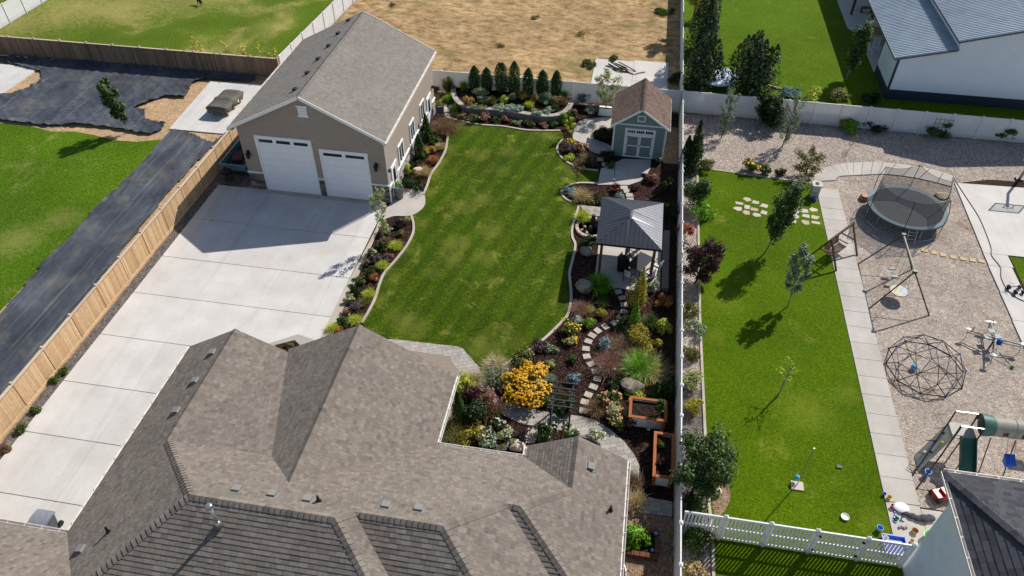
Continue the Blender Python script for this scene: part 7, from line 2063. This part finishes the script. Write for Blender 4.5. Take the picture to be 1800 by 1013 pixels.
tag(MB().ball((16.6, 29.35, .17), .17, 12).build('toy_ball', MT['skyblue'], None, True), 'blue ball lying inside the climbing dome', 'ball')
# seesaw carousel
gy = thing('seesaw_carousel', 'spindly metal seesaw carousel with white seats and blue fittings', 'seesaw', (21.05, 31.7, 0))
gx, gyy = 21.05, 31.7
MB().tube((gx, gyy, 0), (gx, gyy, .8), .05, None, 8).build('post', dm, gy)
MB().ball((gx + .15, gyy - .25, .78), .15, 10).build('hub', MT['blue'], gy)
for k, (a, L) in enumerate(((1.45, 1.35), (2.7, 1.3), (-.1, 1.35), (4.4, 1.3))):
    ex, ey = gx + L * math.cos(a), gyy + L * math.sin(a)
    MB().tube((gx, gyy, .75), (ex, ey, .6), .032, None, 6).tube((gx, gyy, .55), (ex, ey, .45), .028, None, 6).build('arm', dm, gy)
    st = MB().ball((ex, ey, .66), .17, 12, (1.1 if k else 2.0, .75, .35)).build('seat', MT['white_p'], gy)
    MB().tube((ex - .12 * math.cos(a) - .15 * math.sin(a), ey - .12 * math.sin(a) + .15 * math.cos(a), .62), (ex - .2 * math.cos(a), ey - .2 * math.sin(a), .98), .014, None, 5).tube((ex - .12 * math.cos(a) + .15 * math.sin(a), ey - .12 * math.sin(a) - .15 * math.cos(a), .62), (ex - .2 * math.cos(a), ey - .2 * math.sin(a), .98), .014, None, 5).build('handle', dm, gy)
    MB().tube((ex, ey, .55), (ex + .1, ey, .02), .016, None, 5).build('leg', dm, gy)
for dx_, dy_ in ((0, .6), (.2, .22), (-.35, .1), (.05, -.3)): MB().obox((gx + dx_, gyy + dy_, .7), (.34, .3, .04), .1).build('panel', MT['teal'], gy)
MB().tube((gx + .2, gyy - .6, .3), (gx + .75, gyy - 1.35, .05), .02, None, 5).build('arm', dm, gy)
MB().ball((gx + .75, gyy - 1.35, .08), .1, 8).build('foot_grip', MT['green_p'], gy)
# big playset
ps = thing('playset', 'large playset with green slide, beige tunnel and climbing wall', 'playset', (17.5, 24.0, 0))
gm = simple('playset_grey', 'a39d92', .6, .3)
PZ = 1.5
MB().box(16.7, 23.85, PZ - .06, 17.75, 24.75, PZ).build('platform', gm, ps)
for x, y in ((16.72, 23.87), (17.73, 23.87), (16.72, 24.73), (17.73, 24.73)): MB().tube((x, y, 0), (x, y, 2.35), .035, None, 8).build('post', dm, ps)
for a, b in (((16.72, 24.73, 2.33), (17.73, 24.73, 2.33)), ((16.72, 23.87, 2.33), (17.73, 23.87, 2.33))): MB().tube(a, b, .02, None, 6).build('rail', MT['galv'], ps)
m = MB()
k = 8
prof = []
for i in range(k + 1):
    u = i / k
    prof.append((23.85 - 1.75 * u, PZ - 1.3 * (u ** 1.12) + (.06 if i == 0 else 0)))
for i in range(k):
    (ya, za), (yb, zb) = prof[i], prof[i + 1]
    m.poly([(17.02, ya, za), (17.02, yb, zb), (17.62, yb, zb), (17.62, ya, za)][::-1])
    for x, s_ in ((17.0, -1), (17.64, 1)):
        m.beam((x, ya, za + .08), (x, yb, zb + .08), .05, .2)
m.build('slide', MT['darkgreen'], ps)
cw = MB()
cw.poly([(16.72, 24.75, PZ + .0), (16.72, 23.85, PZ + .0), (15.45, 22.75, .05), (15.45, 23.65, .05)])
cw.poly([(16.72, 24.75, PZ - .05), (15.45, 23.65, .0), (15.45, 22.75, .0), (16.72, 23.85, PZ - .05)])
cwo = cw.build('climbing_wall', gm, ps)
for i, (u, v_, c_) in enumerate(((.3, .3, 'yellow'), (.45, .7, 'navyp'), (.6, .35, 'navyp'), (.75, .65, 'white_p'), (.2, .7, 'navyp'))):
    p = Vector((16.72, 23.85, PZ)).lerp(Vector((15.45, 22.75, .05)), u) + Vector((0, .9 * v_, .03))
    MB().ball(p, .07, 8).build('hand_hold', MT[c_], cwo)
for o_ in (0, .92): MB().tube((16.75, 23.84 + o_, 2.3), (15.1, 22.4 - .7 + o_ * .78, 0), .03, None, 6).build('side_rail', dm, ps)
for u in (.25, .45, .65, .85):
    p = Vector((16.75, 24.76, 2.3)).lerp(Vector((15.1, 22.42, 0)), u)
    MB().tube(p, (p.x - .35, p.y + .15, p.z * .8), .018, None, 5).build('rung', dm, ps)
tb_ = MB()
k = 16
for i, x in enumerate((17.9, 18.4, 19.2, 20.0, 20.8, 21.6)):
    for j in range(k):
        a = 2 * math.pi * j / k
        r = .45 if i else .52
        tb_.v.append((x, 24.35 + r * math.cos(a), PZ + .55 + r * math.sin(a)))
for i in range(5):
    for j in range(k): tb_.f.append((i * k + j, i * k + (j + 1) % k, (i + 1) * k + (j + 1) % k, (i + 1) * k + j))
tbo = tb_.build('tunnel', MT['greytube'], ps, True)
for x in (19.2, 20.0, 20.8):
    q = MB()
    for j in range(20):
        a0, a1 = 2 * math.pi * j / 20, 2 * math.pi * (j + 1) / 20
        q.tube((x, 24.35 + .455 * math.cos(a0), PZ + .55 + .455 * math.sin(a0)), (x, 24.35 + .455 * math.cos(a1), PZ + .55 + .455 * math.sin(a1)), .015, None, 5, False)
    q.build('tunnel_rib', MT['greytube'], tbo)
for x in (18.75, 19.55):
    for dx_, dz in ((-.06, .06), (.06, .06), (-.06, -.06), (.06, -.06)): MB().obox((x + dx_, 24.35 - .46, PZ + .6 + dz), (.085, .02, .085)).build('porthole', MT['black'], tbo)
cl_ = MB()
for i, (x, r) in enumerate(((17.75, .52), (18.0, .52), (18.3, .47))):
    for j in range(k):
        a = math.pi * 1.25 * j / (k - 1) - .4
        cl_.v.append((x, 24.35 + r * math.cos(a), PZ + .55 + r * math.sin(a)))
for i in range(2):
    for j in range(k - 1): cl_.f.append((i * k + j, i * k + j + 1, (i + 1) * k + j + 1, (i + 1) * k + j))
cl_.build('collar', simple('collar_green', '3c6454', .5), ps, True)
for x in (18.24, 19.3, 21.0): MB().tube((x, 23.2, 0), (x, 23.9, 1.75), .03, None, 6).build('leg', dm, ps)
bu = MB()
bu.add([(19.15, 23.3, .55), (19.5, 23.3, .55), (19.5, 23.62, .55), (19.15, 23.62, .55), (19.1, 23.25, .8), (19.55, 23.25, .8), (19.55, 23.72, 1.0), (19.1, 23.72, 1.0)], MB.BF)
bu.build('baby_swing', MT['blue'], ps)
for x in (19.15, 19.5): MB().tube((x, 23.6, .95), (x, 24.2, 1.6), .008, None, 4, False).build('rope', MT['rope'], ps)
MB().box(20.6, 24.9, 1.4, 21.4, 25.5, 1.46).build('side_panel', MT['white_p'], ps)
MB().ball((20.9, 25.4, 1.6), .16, 10, (1, 1, 1.3)).build('flower_panel', MT['blue'], ps)
# basketball hoop at the right edge: post, backboard, ring
bh = thing('basketball_hoop', 'basketball hoop whose base stands at the right edge of the court', 'basketball hoop', (27.8, 49.05, 0))
MB().box(27.55, 48.85, 0, 28.05, 49.25, .14).build('base', MT['black'], bh)
MB().beam((27.8, 49.05, .1), (28.1, 49.25, 2.6), .14, .14).build('post', MT['beigepost'], bh)
MB().beam((28.1, 49.25, 2.55), (28.0, 48.2, 3.2), .14, .12).build('arm', MT['black'], bh)
fr = MB()
bx0, bx1, by, bz0, bz1 = 27.05, 28.95, 48.12, 2.75, 3.85
fr.box(bx0, by, bz0, bx1, by + .05, bz0 + .07).box(bx0, by, bz1 - .07, bx1, by + .05, bz1).box(bx0, by, bz0 + .07, bx0 + .07, by + .05, bz1 - .07).box(bx1 - .07, by, bz0 + .07, bx1, by + .05, bz1 - .07)
fr.box(27.7, by - .002, bz0 + .1, 27.76, by + .02, bz0 + .55).box(28.24, by - .002, bz0 + .1, 28.3, by + .02, bz0 + .55).box(27.76, by - .002, bz0 + .5, 28.24, by + .02, bz0 + .55)
fr.build('backboard_frame', MT['black'], bh)
MB().box(bx0 + .07, by + .02, bz0 + .07, bx1 - .07, by + .03, bz1 - .07).build('backboard', MT['clear'], bh)
q = MB()
for j in range(16):
    a0, a1 = 2 * math.pi * j / 16, 2 * math.pi * (j + 1) / 16
    q.tube((28.0 + .23 * math.cos(a0), by - .3 + .23 * math.sin(a0), 3.05), (28.0 + .23 * math.cos(a1), by - .3 + .23 * math.sin(a1), 3.05), .012, None, 5, False)
q.build('ring', MT['red'], bh)
# hose over the court
hp_ = smoothline([(23.24, 48.46), (23.53, 45.91), (23.74, 43.7), (23.62, 40.89), (23.4, 39.85), (23.6, 38.8), (23.35, 37.7), (23.46, 36.46), (24.05, 35.83), (25.5, 35.2)], 5)
tag(MB().path([(x, y, .1) for x, y in hp_], .022).build('garden_hose', MT['rope']), 'dark garden hose snaking along the court edge', 'hose')
tc = thing('tricycle', 'small dark tricycle with red grips lying on the court walk', 'tricycle', (23.8, 36.7, .08))
for dx_, dy_, r in ((-.35, .1, .15), (.3, .25, .12), (.35, -.2, .12), (-.1, -.3, .15)): MB().tube((23.8 + dx_ - .03, 36.7 + dy_, .08 + r), (23.8 + dx_ + .03, 36.7 + dy_ + .02, .08 + r), r, None, 12).build('wheel', MT['navyp'], tc)
MB().tube((23.45, 36.8, .25), (23.9, 36.75, .4), .025, None, 6).tube((23.9, 36.75, .4), (24.1, 36.9, .2), .02, None, 6).tube((23.9, 36.75, .4), (24.12, 36.5, .2), .02, None, 6).build('frame', MT['navyp'], tc)
MB().tube((23.35, 36.95, .55), (23.6, 36.72, .55), .02, None, 6).build('handlebar', MT['red'], tc)
# tether ball
sk_ = (9.52, 26.55)
tag(MB().tube((sk_[0], sk_[1], 0), (sk_[0] + .1, sk_[1] + .05, 1.9), .025, None, 6).build('tree_stake', MT['bark_pale']), 'pale wooden stake beside the nearly bare lawn sapling', 'stake')
te = thing('tetherball', 'tetherball pole with blue ball on a square stone base', 'tetherball', (9.75, 21.05, .035))
MB().box(9.5, 20.75, .03, 10.05, 21.2, .1).build('base', MT['flag'], te)
MB().tube((9.8, 21.08, .1), (9.8, 21.08, 2.85), .025, None, 8).build('pole', MT['galv'], te)
MB().tube((9.8, 21.08, 2.82), (9.72, 21.2, .5), .006, None, 4, False).build('rope', MT['rope'], te)
MB().ball((9.72, 21.22, .38), .12, 12).build('ball', MT['skyblue'], te, True)
# chimney-like pillar and the ball
pl_ = thing('stone_pillar', 'square stone pillar with capstone at the end of the flagstones', 'pillar', (13.3, 44.5, 0))
for z in range(5): MB().obox((13.3, 44.5, .1 + .19 * z), (.5 + .02 * (z % 2), .5 + .02 * (z % 2), .18), 0).build('course', MT['veneer_pale'], pl_)
MB().box(12.98, 44.18, .98, 13.62, 44.82, 1.08).build('capstone', MT['flag'], pl_)
MB().box(13.2, 44.4, 1.08, 13.4, 44.6, 1.14).build('lamp', MT['black'], pl_)
tag(MB().ball((13.3, 43.95, .16), .15, 12).build('toy_ball', MT['blue'], None, True), 'small blue ball at the foot of the stone pillar', 'ball')
tag(MB().ball((6.15, 19.95, .22), .19, 16).build('play_ball', MT['rock_pale'], None, True), 'cream ball on the bare dirt beside the leafy tree', 'ball')
bk = thing('wicker_basket', 'overturned brown basket on the wood chips near the trampoline', 'basket', (16.65, 44.8, 0))
MB().lathe([(.32, 0), (.3, .2), (.22, .32), (.02, .34)], (16.65, 44.8, 0), 14).build('shell', MT['tanp'], bk)
for z in (.06, .15, .24): MB().lathe([(.33 - z * .25, z), (.345 - z * .25, z + .02), (.33 - z * .25, z + .04)], (16.65, 44.8, 0), 14).build('band', MT['brownwood'], bk)
boulder('flat pale stone behind the right side of the trampoline', (21.95, 46.0), .5, (1.1, .8, .3), 'rock_pale', 41)
# wire trellis
tl = thing('wire_trellis', 'dark wire grid trellis leaning on the white fence', 'trellis', (23.4, 53.9, 0))
for k in range(5): MB().tube((22.9 + .3 * k, 53.85, .5), (22.9 + .3 * k, 54.0, 1.6), .014, None, 5).build('upright', dm, tl)
for k in range(4): MB().tube((22.85, 53.87 + .04 * k, .6 + .3 * k), (24.15, 53.87 + .04 * k, .6 + .3 * k), .012, None, 5).build('cross_wire', dm, tl)
# --- toys at the patio
def toy(name, label, cat, mb, mat): return tag(mb.build(name, MT[mat]), label, cat)
bt = MB()
bt.add([(13.2, 18.3, .08), (13.95, 18.3, .08), (13.95, 18.95, .08), (13.2, 18.95, .08), (13.1, 18.2, .2), (14.05, 18.2, .2), (14.05, 19.05, .2), (13.1, 19.05, .2)], [(0, 1, 2, 3), (0, 4, 5, 1), (1, 5, 6, 2), (2, 6, 7, 3), (3, 7, 4, 0)])
sx_ = toy('sand_tray', 'bright blue plastic tray against the slatted fence', 'tray', bt, 'blue')
m = MB()
for p, q in (((13.1, 18.2), (14.05, 18.2)), ((14.05, 18.2), (14.05, 19.05)), ((14.05, 19.05), (13.1, 19.05)), ((13.1, 19.05), (13.1, 18.2))): m.beam((*p, .2), (*q, .2), .06, .04)
sx_.name = 'sand_tray'
o = m.build('rim', MT['blue'])
o.parent = sx_
for name, lab, cat, x, y, r, h, mt in (('toy_bucket', 'turquoise bucket on the lawn corner beside the blue tray', 'bucket', 13.05, 19.3, .13, .22, 'skyblue'), ('toy_cup', 'white cup on the lawn next to the turquoise bucket', 'cup', 13.25, 18.9, .1, .14, 'white_p'), ('dog_bowl', 'pale blue dish lying on the bright lawn', 'dish', 11.68, 19.68, .17, .07, 'white_p'),
                                       ('toy_bucket', 'light blue bucket under the climbing wall', 'bucket', 15.75, 22.6, .14, .28, 'skyblue'), ('toy_cup', 'small yellow cup at the upper edge of the patio', 'cup', 13.78, 21.0, .1, .14, 'yellow'), ('toy_cup', 'small blue cup at the lawn edge above the pillow', 'cup', 13.6, 21.15, .08, .12, 'blue'),
                                       ('toy_cup', 'small red cup beside the white pillow', 'cup', 13.85, 20.55, .1, .16, 'red'), ('toy_cup', 'small green cup on the patio below the pillow', 'cup', 13.9, 19.95, .09, .12, 'green_p'), ('toy_cup', 'tan toy cup on the patio near the pale green bucket', 'cup', 14.55, 19.45, .14, .15, 'tanp')):
    t = thing(name, lab, cat, (x, y, .07))
    MB().lathe([(r * .75, 0), (r, h), (r * 1.08, h), (r * .9, h - .02), (r * .7, .02)], (x, y, .07), 12).build('cup', MT[mt], t)
m = MB()
m.ball((14.2, 20.55, .17), .36, 14, (1, .75, .28))
toy('pillow', 'white pillow lying on the patio among the toys', 'pillow', m, 'white_p')
bg_ = thing('grey_bag', 'crumpled dark grey bag stretched across the patio', 'bag', (14.8, 20.2, .07))
m = MB()
for k, (x, y, r) in enumerate(((14.35, 20.3, .14), (14.6, 20.2, .17), (14.85, 20.12, .17), (15.1, 20.15, .22), (15.35, 20.22, .2))): m.ball((x, y, .07 + r * .5), r, 10, (1.2, .9, .6))
m.build('body', simple('bag_grey', '45464c', .8, .2, 0, .3, 9, .02), bg_)
MB().path([(14.3, 20.3, .15), (14.15, 20.05, .1), (14.05, 19.9, .09)], .03).build('strap', MT['navyp'], bg_)
m = MB()
m.lathe([(.22, 0), (.3, .3), (.31, .3), (.26, .28), (.2, .04)], (15.1, 19.2, .07), 14)
toy('toy_basket', 'pale green basket at the foot of the grey wall', 'basket', m, 'lime_p')
m = MB()
for a in range(5): m.ball((14.35 + .09 * math.cos(a * 1.3), 18.7 + .13 * a - .2, .11), .07, 8)
toy('soft_toy', 'brown soft toy lying near the slatted fence on the patio', 'toy', m, 'tanp')
m = MB()
for a in range(4): m.ball((13.95 + .1 * a, 19.55 + .05 * (a % 2), .11), .06, 8)
toy('soft_toy', 'small grey toy on the patio edge above the blue tray', 'toy', m, 'greytube')
m = MB()
for a in range(6): m.obox((14.0 + rnd.uniform(-.25, .25), 20.15 + rnd.uniform(-.4, .2), .1), (.1, .08, .06), a)
toy('toy_blocks', 'scattered blue building blocks beside the grey bag', 'toy', m, 'blue')['kind'] = 'stuff'
rc = thing('toy_car', 'red ride on toy car beside the grey house wall', 'toy car', (16.1, 21.5, .05))
MB().obox((16.1, 21.5, .3), (.75, .45, .22), .4).build('body', MT['red'], rc)
MB().obox((16.2, 21.55, .47), (.3, .36, .14), .4).build('seat', MT['red'], rc)
for dx_, dy_ in ((-.28, -.25), (.3, -.25), (-.28, .25), (.3, .25)):
    x, y = 16.1 + dx_ * math.cos(.4) - dy_ * math.sin(.4), 21.5 + dx_ * math.sin(.4) + dy_ * math.cos(.4)
    MB().tube((x + .03, y - .06, .17), (x - .03, y + .06, .17), .15, None, 12).build('wheel', MT['blackplastic'], rc)
tag(MB().box(11.7, 22.28, .03, 11.95, 22.45, .1).build('valve_box', MT['blackplastic']), 'small black box sunk in the bright lawn', 'valve box')
# --- barn porch
pc = thing('porch_chair', 'white rocking chair on the barn porch', 'chair', (22.0, 67.4, .08))
for dx_ in (-.25, .25):
    MB().beam((22.0 + dx_, 67.1, .1), (22.0 + dx_, 67.1, .7), .05, .05).build('leg', MT['white_p'], pc)
    MB().beam((22.0 + dx_, 67.6, .1), (22.0 + dx_, 67.75, 1.2), .05, .05).build('leg', MT['white_p'], pc)
    MB().beam((22.0 + dx_, 66.85, .1), (22.0 + dx_, 67.95, .1), .05, .04).build('rocker', MT['white_p'], pc)
for k in range(5): MB().box(21.75, 67.1 + .1 * k, .5, 22.25, 67.17 + .1 * k, .53).build('seat_slat', MT['white_p'], pc)
for k in range(4): MB().box(21.75, 67.66, .62 + .15 * k, 22.25, 67.69, .7 + .15 * k).build('back_slat', MT['white_p'], pc)
pt_ = thing('porch_table', 'pale table on the barn porch behind the slim tree', 'table', (22.1, 71.0, .08))
MB().box(21.3, 70.2, .78, 23.0, 71.8, .84).build('tabletop', MT['tanp'], pt_)
for x in (21.4, 22.9):
    for y in (70.3, 71.7): MB().box(x - .05, y - .05, .08, x + .05, y + .05, .78).build('leg', MT['brownwood'], pt_)
pg = thing('porch_grill', 'dark barbecue standing on the barn porch', 'barbecue', (22.6, 69.0, .08))
MB().box(22.1, 68.6, .2, 23.2, 69.3, .95).build('cabinet', MT['black'], pg)
MB().box(22.15, 68.65, .96, 23.15, 69.25, 1.25).build('lid', MT['navyp'], pg)
pe = thing('porch_bench', 'small slatted bench at the far end of the barn porch', 'bench', (21.6, 77.2, .08))
for k in range(5): MB().box(21.1 + .2 * k, 76.9, .5, 21.24 + .2 * k, 77.5, .55).build('seat_slat', MT['brownwood'], pe)
for x in (21.1, 22.0): MB().box(x, 76.95, .08, x + .08, 77.45, .5).build('leg', MT['brownwood'], pe)
for o_, l_ in ((pc, (20.5, 65.2, 1.38)), (pt_, (21.1, 67.9, 1.38)), (pg, (21.9, 66.2, 1.38)), (pe, (21.2, 73.7, 1.38)), (t2, (6.95, 57.3, 1.3))): o_.location = l_
tag(MB().beam((11.0, 57.4, 1.36), (12.6, 56.75, 1.36), .12, .18).build('wooden_edging', MT['tanp']), 'pale wooden edging board behind the white fence', 'edging')
